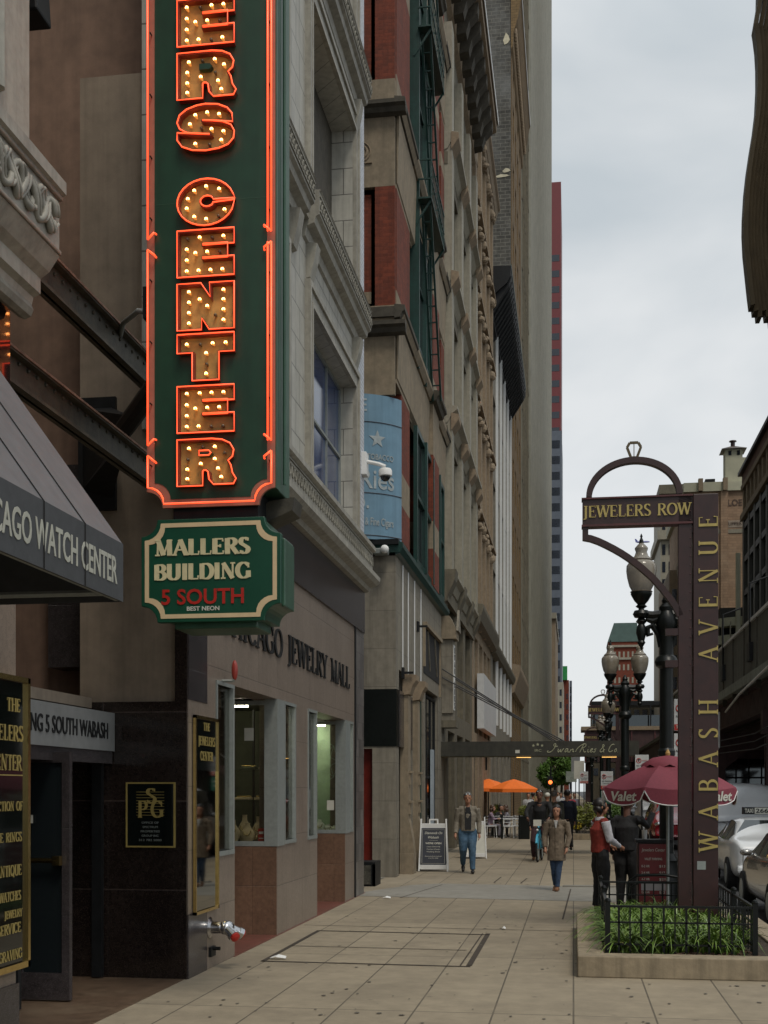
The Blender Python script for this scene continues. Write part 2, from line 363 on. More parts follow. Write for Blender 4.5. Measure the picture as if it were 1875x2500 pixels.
# ------------------------------------------------------------------ lettering
def arc(cx, cy, rx, ry, a0, a1, n=9):
    return [(cx+rx*math.cos(R(a0+(a1-a0)*i/n)), cy+ry*math.sin(R(a0+(a1-a0)*i/n))) for i in range(n+1)]
G = {
'A': (.74, [(.55,[(.05,0),(.36,1)]),(1,[(.35,1),(.68,0)]),(.5,[(.16,.34),(.56,.34)])], [(.05,0),(.68,0)]),
'B': (.64, [(1,[(.12,0),(.12,1)]),(1,[(.12,.975)]+arc(.32,.76,.21,.215,90,-90)+[(.12,.545)]),(1,[(.12,.52)]+arc(.33,.27,.25,.245,90,-90)+[(.12,.025)])], []),
'C': (.72, [(1,arc(.40,.5,.34,.48,42,318,18)),(.5,[(.66,.66),(.66,.97)])], []),
'D': (.74, [(1,[(.12,0),(.12,1)]),(1,[(.12,.975)]+arc(.34,.5,.33,.475,90,-90,12)+[(.12,.025)])], []),
'E': (.60, [(1,[(.12,0),(.12,1)]),(.5,[(.12,.97),(.52,.97),(.53,.80)]),(.5,[(.12,.52),(.40,.52)]),(.5,[(.40,.62),(.40,.42)]),(.5,[(.12,.03),(.55,.03),(.57,.22)])], []),
'F': (.56, [(1,[(.12,0),(.12,1)]),(.5,[(.12,.97),(.52,.97),(.53,.80)]),(.5,[(.12,.52),(.40,.52)]),(.5,[(.40,.62),(.40,.42)])], [(.12,0)]),
'G': (.76, [(1,arc(.40,.5,.34,.48,42,318,18)),(.5,[(.66,.66),(.66,.97)]),(1,[(.66,.05),(.66,.42)])], [(.66,.42)]),
'H': (.80, [(1,[(.13,0),(.13,1)]),(1,[(.66,0),(.66,1)]),(.5,[(.13,.52),(.66,.52)])], [(.13,0),(.13,1),(.66,0),(.66,1)]),
'I': (.30, [(1,[(.15,0),(.15,1)])], [(.15,0),(.15,1)]),
'J': (.40, [(1,[(.24,1),(.24,.1)]+arc(.10,.02,.14,.16,0,-110,6))], [(.24,1)]),
'L': (.58, [(1,[(.13,0),(.13,1)]),(.5,[(.13,.03),(.53,.03),(.55,.24)])], [(.13,1)]),
'M': (.92, [(.5,[(.13,0),(.15,1)]),(1,[(.15,1),(.45,.02)]),(.5,[(.45,.02),(.75,1)]),(1,[(.75,1),(.78,0)])], [(.13,0),(.13,1),(.78,0),(.78,1)]),
'N': (.80, [(.5,[(.13,0),(.13,1)]),(1,[(.13,1),(.66,0)]),(.5,[(.66,0),(.66,1)])], [(.13,0),(.66,1)]),
'O': (.80, [(1,arc(.40,.5,.34,.48,0,360,26))], []),
'P': (.60, [(1,[(.12,0),(.12,1)]),(1,[(.12,.975)]+arc(.32,.73,.23,.245,90,-90)+[(.12,.485)])], [(.12,0)]),
'Q': (.80, [(1,arc(.40,.5,.34,.48,0,360,26)),(1,[(.42,.2),(.72,-.1)])], []),
'R': (.68, [(1,[(.12,0),(.12,1)]),(1,[(.12,.975)]+arc(.32,.75,.22,.225,90,-90)+[(.12,.525)]),(1,[(.32,.52),(.63,0)])], [(.12,0),(.63,0)]),
'S': (.54, [(1,arc(.27,.76,.19,.22,35,215,10)+[(.27,.51)]+arc(.27,.25,.20,.235,50,-145,10)[1:]),(.5,[(.45,.80),(.45,.99)]),(.5,[(.08,.0),(.08,.2)])], []),
'T': (.66, [(1,[(.33,0),(.33,1)]),(.5,[(.03,.80),(.04,.97),(.62,.97),(.63,.80)])], [(.33,0)]),
'U': (.78, [(1,[(.13,1),(.13,.3)]+arc(.38,.27,.25,.25,180,360,10)+[(.63,1)])], [(.13,1),(.63,1)]),
'V': (.72, [(1,[(.06,1),(.36,0)]),(.55,[(.36,0),(.66,1)])], [(.06,1),(.66,1)]),
'W': (1.0, [(1,[(.05,1),(.28,0)]),(.55,[(.28,0),(.50,1)]),(1,[(.50,1),(.73,0)]),(.55,[(.73,0),(.96,1)])], [(.05,1),(.5,1),(.96,1)]),
'Y': (.70, [(1,[(.06,1),(.35,.48)]),(.55,[(.35,.48),(.64,1)]),(1,[(.35,.5),(.35,0)])], [(.06,1),(.64,1),(.35,0)]),
'&': (.78, [(1,[(.72,.5),(.5,.1)]+arc(.3,.22,.22,.22,-40,-230,8)+[(.42,.62)]+arc(.33,.8,.13,.17,-30,200,8)+[(.3,.5),(.72,0)])], []),
' ': (.42, [], []),
}
def serif(mb, text, o, u, v, h, w=None, thick=.15, depth=.02, track=.06, nrm=None, rot=False):
    """roman letters from strokes; o baseline start, u/v unit axes, h cap height, w total width"""
    o = Vector(o); u = Vector(u); v = Vector(v); nrm = Vector(nrm) if nrm is not None else u.cross(v)
    tot = sum(G[c][0]+track for c in text)-track; sxx = (w/tot) if w else h
    x = 0; k = 0
    for ch in text:
        wd, strokes, ser = G[ch]
        items = [(m_, pts, False) for m_, pts in strokes]+[(.45, [(sx_-.13, sy_ + (.02 if sy_ < .3 else -.02 if sy_ > .8 else 0)), (sx_+.13, sy_+(.02 if sy_ < .3 else -.02 if sy_ > .8 else 0))], True) for sx_, sy_ in ser]
        for m_, pts, isf in items:
            k += 1; off = nrm*(.0004*(k % 7))
            n = len(pts); P = []; closed = n > 3 and abs(pts[0][0]-pts[-1][0]) < 1e-6 and abs(pts[0][1]-pts[-1][1]) < 1e-6
            for i in range(n):
                a = pts[max(i-1, 0)]; b = pts[min(i+1, n-1)]
                if closed and i in (0, n-1): a, b = pts[-2], pts[1]
                dx, dy = b[0]-a[0], b[1]-a[1]; ln = math.hypot(dx, dy) or 1; dx /= ln; dy /= ln
                wdt = thick*(.34+.66*abs(dy))*m_/ (1 if m_ == 1 else 1) if not isf else thick*.34
                if isf or (m_ < 1 and len(pts) > 1 and m_ <= .5): wdt = thick*.36
                px, py = pts[i]
                P.append((px-dy*wdt/2, py+dx*wdt/2)); P.append((px+dy*wdt/2, py-dx*wdt/2))
            V3 = [o+u*((x+a)*sxx)+v*(b*h)+off for a, b in P]; nn = len(V3)
            V3 += [p+nrm*depth for p in V3]; F = []
            for i in range(n-1):
                a = 2*i; F.append((nn+a, nn+a+1, nn+a+3, nn+a+2))
                F.append((a, a+2, nn+a+2, nn+a)); F.append((a+1, nn+a+1, nn+a+3, a+3))
            F.append((0, nn, nn+1, 1)); F.append((nn-2, nn-1, 2*nn-1, 2*nn-2))
            mb.add(V3, F)
        x += wd+track
    return mb
def sans(mb, text, o, u, v, h, w=None, depth=.01, bold=0.0, shear=0, nrm=None):
    """built-in font, fitted to width w and height h"""
    cu = bpy.data.curves.new('t', 'FONT'); cu.body = text; cu.size = 1; cu.offset = bold; cu.shear = shear; cu.resolution_u = 3
    ob = bpy.data.objects.new('t', cu); C.objects.link(ob)
    dg = bpy.context.evaluated_depsgraph_get(); me = bpy.data.meshes.new_from_object(ob.evaluated_get(dg))
    o = Vector(o); u = Vector(u); v = Vector(v); nrm = Vector(nrm) if nrm is not None else u.cross(v)
    X = [q.co.x for q in me.vertices]; x0, x1 = min(X), max(X)
    capy = .70
    sy_ = h/capy; sx_ = (w/(x1-x0)) if w else sy_
    Vs = [o+u*((q.co.x-x0)*sx_)+v*(q.co.y*sy_) for q in me.vertices]; n = len(Vs)
    F = [tuple(p.vertices) for p in me.polygons]
    cnt = {}
    for f in F:
        for i in range(len(f)):
            a, b = f[i], f[(i+1) % len(f)]; cnt[(a, b)] = cnt.get((a, b), 0)+1
    FF = [tuple(i+n for i in f) for f in F]
    for (a, b) in cnt:
        if (b, a) not in cnt: FF.append((a, b, b+n, a+n))
    mb.add(Vs+[p+nrm*depth for p in Vs], FF)
    bpy.data.objects.remove(ob); bpy.data.curves.remove(cu); bpy.data.meshes.remove(me)
    return mb
# ================================================================== setting
FX = -3.68
struct('ground', MB().add([(-900,-60,-.22),(900,-60,-.22),(900,2200,-.22),(-900,2200,-.22)], [(0,1,2,3)]), M['asphalt'])
struct('road', MB().box(2.35, 20, -20, 900, -.21, -.15), M['asphalt'])
struct('sidewalk', MB().box(-3.9, 2.2, -12, 120, -.2, 0), M['concrete'])
struct('far_sidewalk', MB().box(-3.9, 2.2, 130, 900, -.2, -.005), M['concrete'])
struct('kerb', MB().box(2.2, 2.36, -12, 120, -.2, .004), M['kerb'])
struct('driveway_slab', MB().add([(-3.9,20.9,.004),(2.2,20.2,.004),(2.2,23.4,.004),(-2.6,23.9,.004),(-3.1,23.4,.004),(-3.9,21.2,.004)], [(0,1,2,3,4,5)]), M['concrete_light'])
struct('entrance_floor', MB().box(-9, -3.7, 7.7, 11.4, -.1, .005), M['entry_floor'])
struct('recess_floor', MB().box(-5.3, -3.66, 13.05, 21.6, -.1, .006), M['red_tile'])
struct('alley_floor', MB().box(-9, -3.9, 21.5, 26, -.1, .003), M['concrete_light'])
jm = MB()
j = mat('pavement_joint', (.055,.042,.03), .95, .2, 30)
def seam(a, b, w_): jm.add([(a[0]-w_[0],a[1]-w_[1],.006),(b[0]-w_[0],b[1]-w_[1],.006),(b[0]+w_[0],b[1]+w_[1],.006),(a[0]+w_[0],a[1]+w_[1],.006)], [(0,1,2,3)])
seam((-3.27,12.72),(-3.27,15.62),(.022,0)); seam((-1.07,12.72),(-1.07,15.62),(.03,0)); seam((-1.16,12.72),(-1.14,15.62),(.008,0))
seam((-3.29,12.74),(-1.05,12.66),(0,.022)); seam((-3.29,15.62),(-1.05,15.5),(0,.025)); seam((-3.27,14.05),(-1.2,13.95),(0,.014))
seam((-3.6,16.25),(1.0,16.0),(0,.012))
for (a, b) in (((-1.55,24.3),(-1.5,25.9)), ((-1.02,24.2),(-.95,25.6)), ((-.15,17.5),(-.05,22.9)), ((-1.9,28.6),(2.1,28.4)), ((-2.9,20.6),(-2.5,23.6))):
    seam(a, b, (.012, .004) if abs(a[0]-b[0]) < .6 else (0, .02))
struct('sidewalk_hatch_seam', jm, j)
st = MB()
random.seed(3)
for i in range(330):
    x = random.uniform(-3.5, 2.1); y = 9+random.random()**1.6*30; r = random.uniform(.006, .026)
    st.add([(x+r*math.cos(a*1.05)*random.uniform(.6,1.2), y+r*1.4*math.sin(a*1.05)*random.uniform(.6,1.2), .0065) for a in range(6)], [tuple(range(6))])
tag(st.build('pavement_gum', mat('gum_spots', (.12,.105,.08), .8, .2, 9)), kind='stuff')
for (x, y, r, lb) in ((-3.15,12.93,.09,'crumpled white paper scrap by the steel hatch corner in the pavement'), (-.9,16.1,.025,'tiny white litter scrap in the middle of the pavement'), (-3.1,20.4,.07,'flattened pale paper scrap near the grey pavement slab')):
    q = MB().add([(x-r,y-.03,.012),(x-r*.2,y-.05,.03),(x+r,y-.02,.014),(x+r*.9,y+.05,.03),(x,y+.03,.05),(x-r*.9,y+.05,.02)], [(0,1,4,5),(1,2,3,4)])
    tag(q.build('paper_scrap', M['whitepaint']), lb, 'litter')
# light strips / kerb drop near woman
struct('kerb_step', MB().box(-.2, 2.2, 23.4, 23.6, -.1, .03), M['concrete_light'])

# ================================================================== MALLERS building
mal = thing('office_building', 'white terracotta office building with pink granite shopfront behind the tall green neon sign', 'building', (-6, 16, 0))
m = MB()
cols = [((12.37,13.05),(1.18,2.93)), ((13.1,15.05),(-.01,2.97)), ((15.05,15.40),(1.12,2.96)), ((15.42,16.08),(1.18,2.93)), ((16.85,17.45),(1.18,2.93)), ((17.5,19.72),(-.01,2.97)), ((19.72,20.06),(1.12,2.96)), ((20.08,20.42),(1.18,2.93))]
c0 = 12.02
for (a, b), rr in cols:
    if a > c0: m.box(FX-.32, FX, c0, a, 0, 4.6)
    if rr[0] > 0: m.box(FX-.32, FX, a, b, 0, rr[0])
    m.box(FX-.32, FX, a, b, rr[1], 4.6); c0 = b
m.box(FX-.32, FX, c0, 20.62, 0, 4.6)
m.build('shopfront_wall', M['pink_stone'], mal)
MB().box(FX-.30, FX+.012, 20.62, 21.45, 0, 4.6).build('mirror_pilaster', mat('mosaic_grey_stone', (.20,.18,.17), .3, .35, 9, block=(.22,.3,.006,.5,.5,'v'), bcol=.5), mal)
MB().box(FX-.4, FX+.02, 20.56, 20.64, 0, 4.62).build('edge_strip', M['black_steel'], mal)
m = MB().box(-4.85, FX-.001, 11.4, 12.02, 0, 2.68); m.box(FX-.12, FX, 11.41, 12.02, 2.68, 5.35)
m.build('granite_pier', M['dark_granite'], mal)
MB().box(FX-.11, FX+.012, 11.43, 12.04, 2.7, 5.3).build('grey_granite_pier', M['dark_slab'], mal)
MB().box(FX-.11, FX+.010, 11.43, 12.04, .0, .62).build('pier_base', M['dark_slab'], mal)
MB().box(FX-.12, FX+.006, 11.43, 12.04, .62, 2.7).build('pier_facing', M['pink_stone'], mal)
MB().box(FX-.3, FX+.03, 12.04, 21.45, 4.6, 5.32).build('granite_fascia', M['dark_slab'], mal)
# recessed display bays
for (yb, ya, nm) in ((15.05, 13.1, 'a'), (19.72, 17.5, 'b')):
    MB().box(-5.2, FX-.004, yb-.012, yb+.2, 0, 1.117).build('bay_dado', M['brown_stone'], mal)
    MB().box(-5.4, -5.2, ya-.3, yb+.3, 0, 3.1).build('bay_back_wall', M['dark_slab'], mal)
    MB().box(-5.2, FX-.33, ya-.3, ya-.01, 0, 3.0).build('bay_side_wall', M['pink_stone'], mal)
    MB().box(-5.2, FX-.33, ya, yb, 2.975, 3.08).build('bay_soffit', M['grey_stone'], mal)
    dr = MB().box(-5.19, -5.14, ya+.35, yb-.35, .02, 2.4).build('shop_door', M['glass_dark'], mal)
    MB().box(-5.13, -5.08, ya+.6, ya+.64, .9, 1.4).build('handle', M['gold'], dr)
    f = MB()
    x0, x1, z0, z1 = -5.15, FX-.16, 1.12, 2.95
    f.box(x0, x1, yb-.015, yb+.08, z0, z0+.06); f.box(x0, x1, yb-.015, yb+.08, z1-.05, z1); f.box(x1, FX+.012, yb-.02, yb+.36, z0, z1+.02)
    f.box(-4.42, -4.37, yb-.01, yb+.07, z0+.06, z1-.05)
    w_ = f.build('display_window', M['alu'], mal)
    MB().box(x0, x1, yb+.03, yb+.036, z0+.06, z1-.05).build('pane', M['shop_glass'], w_)
for (a, b) in ((12.37,13.05),(15.42,16.08),(16.85,17.45),(20.08,20.42)):
    f = MB(); z0, z1 = 1.18, 2.93; X = FX+.012
    f.box(X-.09, X, a, a+.05, z0, z1); f.box(X-.09, X, b-.05, b, z0, z1); f.box(X-.09, X+.004, a, b, z0-.05, z0); f.box(X-.09, X+.004, a, b, z1, z1+.04)
    w_ = f.build('display_window', M['alu'], mal)
    MB().box(X-.05, X-.044, a+.05, b-.05, z0, z1).build('pane', M['shop_glass'], w_)
# display interiors
dk = mat('dark_green_display_back', (.075,.085,.05), .7, .4, 3)
lit = mat('pale_green_display_back', (.34,.46,.33), .6, .2, 3)
lt = mat('display_light_strip', (1,1,1), .5, 0, emit=(1,.93,.72), estr=26)
for (x0, x1, y0, y1, mm, s) in ((-5.15,FX-.33,15.26,16.84,dk,.0), (-5.15,FX-.33,19.93,20.6,lit,1), (-4.9,FX-.33,12.1,13.0,dk,0), (-4.9,FX-.33,16.9,17.42,dk,0)):
    b = MB(); b.box(x0-.03, x0, y0, y1, 1.0, 3.0); b.box(x0, x1, y1, y1+.02, 1.0, 3.0); b.box(x0, x1+.2, y0-.1, y1, 1.1, 1.14); b.box(x0, x1, y0, y1, 2.94, 2.97)
    bo = b.build('display_case', mm, mal)
    if s: MB().box(x0+.3, x1-.1, y0+.2, y0+.26, 2.90, 2.935).build('light_strip', lt, bo)
    else: MB().box(x0+.3, x1-.15, y0+.15, y0+.19, 2.90, 2.935).build('light_strip', lt, bo)
for (a, b_) in ((-4.55, .03), (-4.25, .02), (-4.0, .02)):
    MB().box(a, a+b_, 16.0, 16.05, 1.2, 2.9).build('display_mullion', M['black_steel'], mal)
# jewellery stands
def bust(x, y, h, label, m_=None, tilt=.0):
    t = thing('necklace_stand', label, 'necklace stand', (x, y, 1.14), group='jewellery stands in the shop windows')
    b = MB().lathe([(.05,0),(.06,.02),(.085,h*.25),(.095,h*.5),(.06,h*.68),(.034,h*.8),(.03,h*.95),(.036,h)], (x, y, 1.145), 14, 1, .5).build('bust', m_ or mat('cream_velvet',(.62,.5,.32),.8,.12,20), t, smooth=True, sharp=50)
    MB().tube([(x+.05*math.cos(a), y-.05, 1.145+h*.62-.06*abs(math.sin(a))) for a in [k*math.pi/8+math.pi for k in range(9)]], .006, 6).build('necklace', M['gold'], t)
cb = mat('cream_velvet',(.62,.5,.32),.8,.12,20)
for i, (x, y, z, lb_) in enumerate(((-4.3,15.75,1.7,'cream ring tray on the low glass shelf of the first window bay'),(-4.05,15.8,1.7,'second cream ring tray beside the first on the low shelf'),(-4.25,15.8,2.1,'dark green tray on the upper shelf of the first window bay'),(-4.0,15.85,2.1,'small cream tray on the upper shelf near the window corner'))):
    t = thing('jewellery_tray', lb_, 'tray', (x,y,z), group='jewellery trays on glass shelves')
    MB().box(x-.10,x+.10,y-.1,y+.1,z,z+.03).build('tray', cb if 'cream' in lb_ else dk, t, bevel=.006)
    q = MB()
    for a_ in range(4):
        for b_ in range(3): q.ell((x-.07+a_*.047,y-.06+b_*.06,z+.045),.012,n=6,m=4)
    q.build('rings', M['gold'], t)
for z in (1.685,2.085): MB().box(-4.75,FX-.36,15.6,15.95,z-.012,z).build('glass_shelf', M['shop_glass'], mal)
for (x,y,z,lb_) in ((-4.05,15.078,2.45,'white notice stuck inside the first shop window near its top'),(-3.93,19.745,1.5,'small white notice in the lower corner of the green lit window')):
    tag(MB().box(x-.06,x+.06,y,y+.004,z,z+.16).build('window_notice', M['offwhite']), lb_, 'notice')
wbust = mat('white_display_bust', (.6,.62,.55), .6, .05, 9)
k = 0
spots = ['leftmost','second from the left','third','fourth','fifth','rightmost']
for (x, y, h) in ((-4.32,15.3,.30),(-4.22,15.5,.36),(-4.12,15.28,.26),(-4.02,15.45,.34),(-3.93,15.3,.18)):
    bust(x, y, h, 'cream necklace stand, %s in the first shop window bay' % spots[k], tilt=.15); k += 1
k = 0
for (x, y, h) in ((-4.15,19.95,.20),(-4.02,20.0,.12),(-3.9,19.97,.10)):
    bust(x, y, h, 'white ring stand, %s in the pale green lit window' % spots[k], wbust); k += 1
b = MB(); b.box(-3.95,-3.87,15.15,15.17,1.15,1.34); rt = b.build('price_tag', M['redpaint'])
tag(rt, 'small red card standing among necklace stands in the first window bay', 'card')
q = MB(); 
for i, s in enumerate(('5','0','%')): pass
q.box(-3.94,-3.88,15.147,15.15,1.27,1.30); q.box(-3.94,-3.88,15.147,15.15,1.21,1.22); o_ = q.build('print', M['whitepaint'], rt)
dm = MB()
cx_, cz_ = -4.08, 2.3
for k in range(8):
    a0 = k*math.pi/4; a1 = a0+math.pi/4
    dm.bar((cx_+.24*math.cos(a0),19.92,cz_+.36*math.sin(a0)),(cx_+.24*math.cos(a1),19.92,cz_+.36*math.sin(a1)),.008)
    dm.bar((cx_+.12*math.cos(a0+.39),19.92,cz_+.18*math.sin(a0+.39)),(cx_+.24*math.cos(a0),19.92,cz_+.36*math.sin(a0)),.006)
    dm.bar((cx_+.12*math.cos(a0+.39),19.92,cz_+.18*math.sin(a0+.39)),(cx_+.24*math.cos(a1),19.92,cz_+.36*math.sin(a1)),.006)
    dm.bar((cx_+.12*math.cos(a0+.39),19.92,cz_+.18*math.sin(a0+.39)),(cx_+.12*math.cos(a1+.39),19.92,cz_+.18*math.sin(a1+.39)),.006)
tag(dm.build('diamond_ornament', mat('pale_line', (.35,.45,.38), .5, 0)), 'faceted diamond outline hanging in the pale green lit window', 'ornament')
rg = MB(); rg.tube([(FX-.2, 15.75+.13*math.cos(a*math.pi/12), 2.05+.30*math.sin(a*math.pi/12)) for a in range(24)], .013, 6, closed=True)
rg.prism([(-.06,0),(0,-.09),(.06,0),(.035,.05),(-.035,.05)], (FX-.2,15.75,2.42), (0,1,0), (0,0,1), (.02,0,0))
tag(rg.build('ring_ornament', M['gold']), 'large gold diamond ring outline behind the narrow window between the two bays', 'ornament')

# CHICAGO JEWELRY MALL
s = MB(); serif(s, 'CHICAGO JEWELRY MALL', (FX+.001, 12.55, 3.50), (0,1,0), (0,0,1), .35, 7.5, thick=.15, depth=.018, nrm=(1,0,0))
tag(s.build('wall_lettering', M['black_steel'], mal))
# terracotta upper storeys
m = MB(); m2 = MB(); m3 = MB(); rel = MB()
WC = [(12.35,15.2),(16.95,20.4)]
rows = [(6.26,8.62),(10.15,12.95),(14.15,16.95),(18.15,20.9)]
grid_wall(m, 'x', FX, .45, 11.4, 20.85, 5.32, 22.5, WC, rows)
m.build('terracotta_wall', M['terracotta'], mal)
MB().box(FX-.45, FX+.015, 20.85, 21.45, 6.0, 22.5).build('glazed_brick_edge', M['white_brick'], mal)
MB().box(-14, FX-.5, 12.9, 21.4, 4.6, 22.5).build('rear_block', M['dark_slab'], mal)
MB().box(-14, -5.45, 12.9, 21.4, 0, 4.6).build('rear_block', M['dark_slab'], mal)
MB().box(-5.4, FX-.3, 12.1, 21.3, 3.1, 5.2).build('ceiling_void', M['dark_slab'], mal)
prof_c = [(0,5.32),(.10,5.34),(.13,5.40),(.24,5.44),(.30,5.50),(.30,5.58),(.20,5.62),(.16,5.66),(.16,6.02),(.22,6.05),(.22,6.12),(0,6.14)]
MB().prism(prof_c, (FX,11.42,0), (1,0,0), (0,0,1), (0,10.08,0)).build('cornice', M['terracotta_plain'], mal)
# relief scroll on frieze and sills
def scroll(mb, X, y0, y1, z0, z1, pitch=.16, r=.014):
    yy = y0; zc = (z0+z1)/2; h = (z1-z0)/2
    while yy < y1:
        mb.tube([(X, yy+pitch*.5+pitch*.42*math.cos(a)*(1-t*.55), zc+h*.8*math.sin(a)*(1-t*.55)) for t, a in [(k/9, .4+k*.75) for k in range(10)]], r, 5)
        yy += pitch
    mb.box(X-.02, X+.012, y0, y1, z1, z1+.02); mb.box(X-.02, X+.012, y0, y1, z0-.02, z0)
scroll(rel, FX+.165, 11.45, 21.45, 5.72, 5.98); rel.build('scroll_relief', M['terracotta_dirty'], mal)
for zt in (10.05, 14.05, 18.05):
    for (a, b) in ((11.5,16.2),(16.5,20.85)):
        MB().prism([(0,zt-.62),(.04,zt-.60),(.06,zt-.48),(.17,zt-.44),(.19,zt-.36),(.24,zt-.33),(.24,zt-.02),(.26,zt),(0,zt+.03)], (FX,a,0), (1,0,0), (0,0,1), (0,b-a,0)).build('window_ledge', M['terracotta_plain'], mal)
        rel = MB(); scroll(rel, FX+.245, a+.02, b-.02, zt-.27, zt-.09, .13, .011); rel.build('scroll_relief', M['terracotta_dirty'], mal)
        for yb in (a+.35, b-.4):
            MB().prism([(0,zt-1.1),(.06,zt-1.08),(.12,zt-.85),(.16,zt-.62),(0,zt-.60)], (FX,yb-.12,0), (1,0,0), (0,0,1), (0,.24,0)).build('ledge_bracket', M['terracotta_plain'], mal)
    MB().box(FX, FX+.10, 16.22, 16.48, zt-.4, zt+.02).build('pilaster_cap', M['terracotta_plain'], mal)
for (a, b) in WC:
    for ri, (z0, z1) in enumerate(rows):
        fr = MB()
        for d, wd in ((.05,.30),(.09,.12)):
            g0 = .02+ (0 if d > .06 else 0)
        fr.box(FX, FX+.05, a-.28, a, z0-.1, z1+.3); fr.box(FX, FX+.05, b, b+.28, z0-.1, z1+.3); fr.box(FX, FX+.05, a, b, z1, z1+.3)
        fr.box(FX+.05, FX+.085, a-.28, a-.2, z0-.1, z1+.3); fr.box(FX+.05, FX+.085, b+.2, b+.28, z0-.1, z1+.3); fr.box(FX+.05, FX+.085, a-.2, b+.2, z1+.22, z1+.3)
        fr.box(FX+.05, FX+.07, a-.06, a, z0-.1, z1+.06); fr.box(FX+.05, FX+.07, b, b+.06, z0-.1, z1+.06); fr.box(FX+.05, FX+.07, a, b, z1, z1+.06)
        fr.build('window_surround', M['terracotta_plain'], mal)
        if ri == 1 and a > 16:
            b1 = MB().box(FX-.40, FX-.34, a, a+1.7, z0, z1-.4).build('boarded_window', M['plywood'], mal)
            MB().box(FX-.42, FX-.36, a+1.7, b, z0, z1).build('broken_plaster', M['sand_dark'], mal)
            MB().box(FX-.42, FX-.36, a, a+1.7, z1-.4, z1).build('broken_plaster', M['sand_dark'], mal)
        else:
            window(mal, 'x', FX-.20, a, b, z0, z1, M['alu'] if ri == 0 else M['black_steel'], M['glass_blue'] if (ri == 0) else M['glass_dark'], .05, 2, 1)
# alcove walls above the entrance
m = MB(); m.box(-4.78, FX-.13, 11.45, 11.9, 2.68, 8.8)
m.build('alcove_pier', M['beige'], mal)
m = MB(); m.box(-9, -3.75, 12.5, 12.8, 2.6, 13); m.build('alcove_far_wall', M['beige_warm'], mal)
MB().box(-6.9, -6.7, 7.7, 12.8, 2.75, 13).build('alcove_back_wall', M['beige'], mal)
MB().box(-9, -6.2, 11.4, 12.5, 0, 2.68).build('entrance_wall', M['dark_granite'], mal)
MB().box(-9, -8.8, 7.7, 11.4, 0, 4.4).build('entrance_back', M['black'], mal)
MB().box(-4.74, -4.5, 11.9, 12.49, 2.7, 8.7).build('alcove_return', M['beige'], mal)
# lintel
li = MB().box(-4.62, -4.4, 7.72, 11.39, 2.2, 2.57).build('entrance_lintel', M['grey_panel'], mal)
s = MB(); sans(s, 'MALLERS BUILDING 5 SOUTH WABASH', (-4.399, 8.30, 2.315), (0,1,0), (0,0,1), .15, 2.90, depth=.008, bold=.004, nrm=(1,0,0)); s.build('lintel_lettering', M['black_steel'], li)
MB().box(-4.60, -4.42, 7.74, 11.38, 2.08, 2.2).build('door_head', M['dark_slab'], mal)
MB().box(-8.8, -4.63, 7.75, 11.38, 2.62, 2.72).build('entrance_ceiling', M['beige'], mal)
d = MB(); d.box(-4.75, -4.70, 10.0, 10.06, .02, 2.15); d.box(-4.34, -4.27, 10.0, 10.06, .02, 2.15); d.box(-4.70, -4.34, 10.0, 10.06, .02, .25); d.box(-4.70, -4.34, 10.0, 10.06, 2.06, 2.15)
dr = d.build('entrance_door', M['dark_slab'], mal); MB().box(-4.70, -4.34, 10.025, 10.035, .25, 2.06).build('pane', M['glass_dark'], dr)
MB().tube([(-4.72,9.95,1.22),(-4.36,9.95,1.22)], .022, 8).build('handle', M['gold'], dr); MB().box(-4.40,-4.33,9.93,9.99,1.18,1.26).build('handle_bracket', M['gold'], dr)
q = MB(); q.box(-4.70,-4.60,9.995,9.999,1.54,1.61); pl = q.build('number_plate', M['offwhite'], dr)
for y_ in (7.8, 9.5, 11.3): MB().box(-4.6, -4.5, y_, y_+.06, .02, 2.08).build('door_frame', M['black_steel'], mal)
MB().box(-4.56,-4.54,7.86,9.5,.1,2.05).build('entrance_glass', M['glass_dark'], mal)
# steel beams over the opening
for (z0, z1, x0) in ((4.62,4.87,-4.0),(5.50,5.78,-4.0)):
    b = MB(); b.box(-3.88, -3.86, 7.72, 11.44, z0, z1); b.box(-3.92, -3.80, 7.72, 11.44, z1-.025, z1); b.box(-3.92, -3.80, 7.72, 11.44, z0, z0+.025)
    bo = b.build('steel_beam', M['beam'], mal)
    rv = MB()
    for i in range(24): rv.ell((-3.855, 7.85+i*.15, z0+.2), .016, n=6, m=4)
    rv.build('rivets', M['beam'], bo)
    MB().box(-3.80, -3.79, 7.72, 11.44, z1-.012, z1+.006).build('rust_edge', mat('rusty_edge', (.22,.12,.08), .8, .4, 9), bo)
fx_ = thing('flood_lamp', 'dark box lamp fixture mounted high in the beige entrance alcove', 'lamp', (-4.6, 10.2, 8.6))
MB().prism([(-.16,0),(.16,0),(.14,.3),(-.18,.3)], (-4.72,10.0,8.55), (1,0,0), (0,0,1), (0,.3,0)).build('housing', M['black_steel'], fx_, bevel=.02)
MB().tube([(-4.72,10.15,8.85),(-6.7,10.15,8.9)], .03, 6).build('bracket', M['black_steel'], fx_)

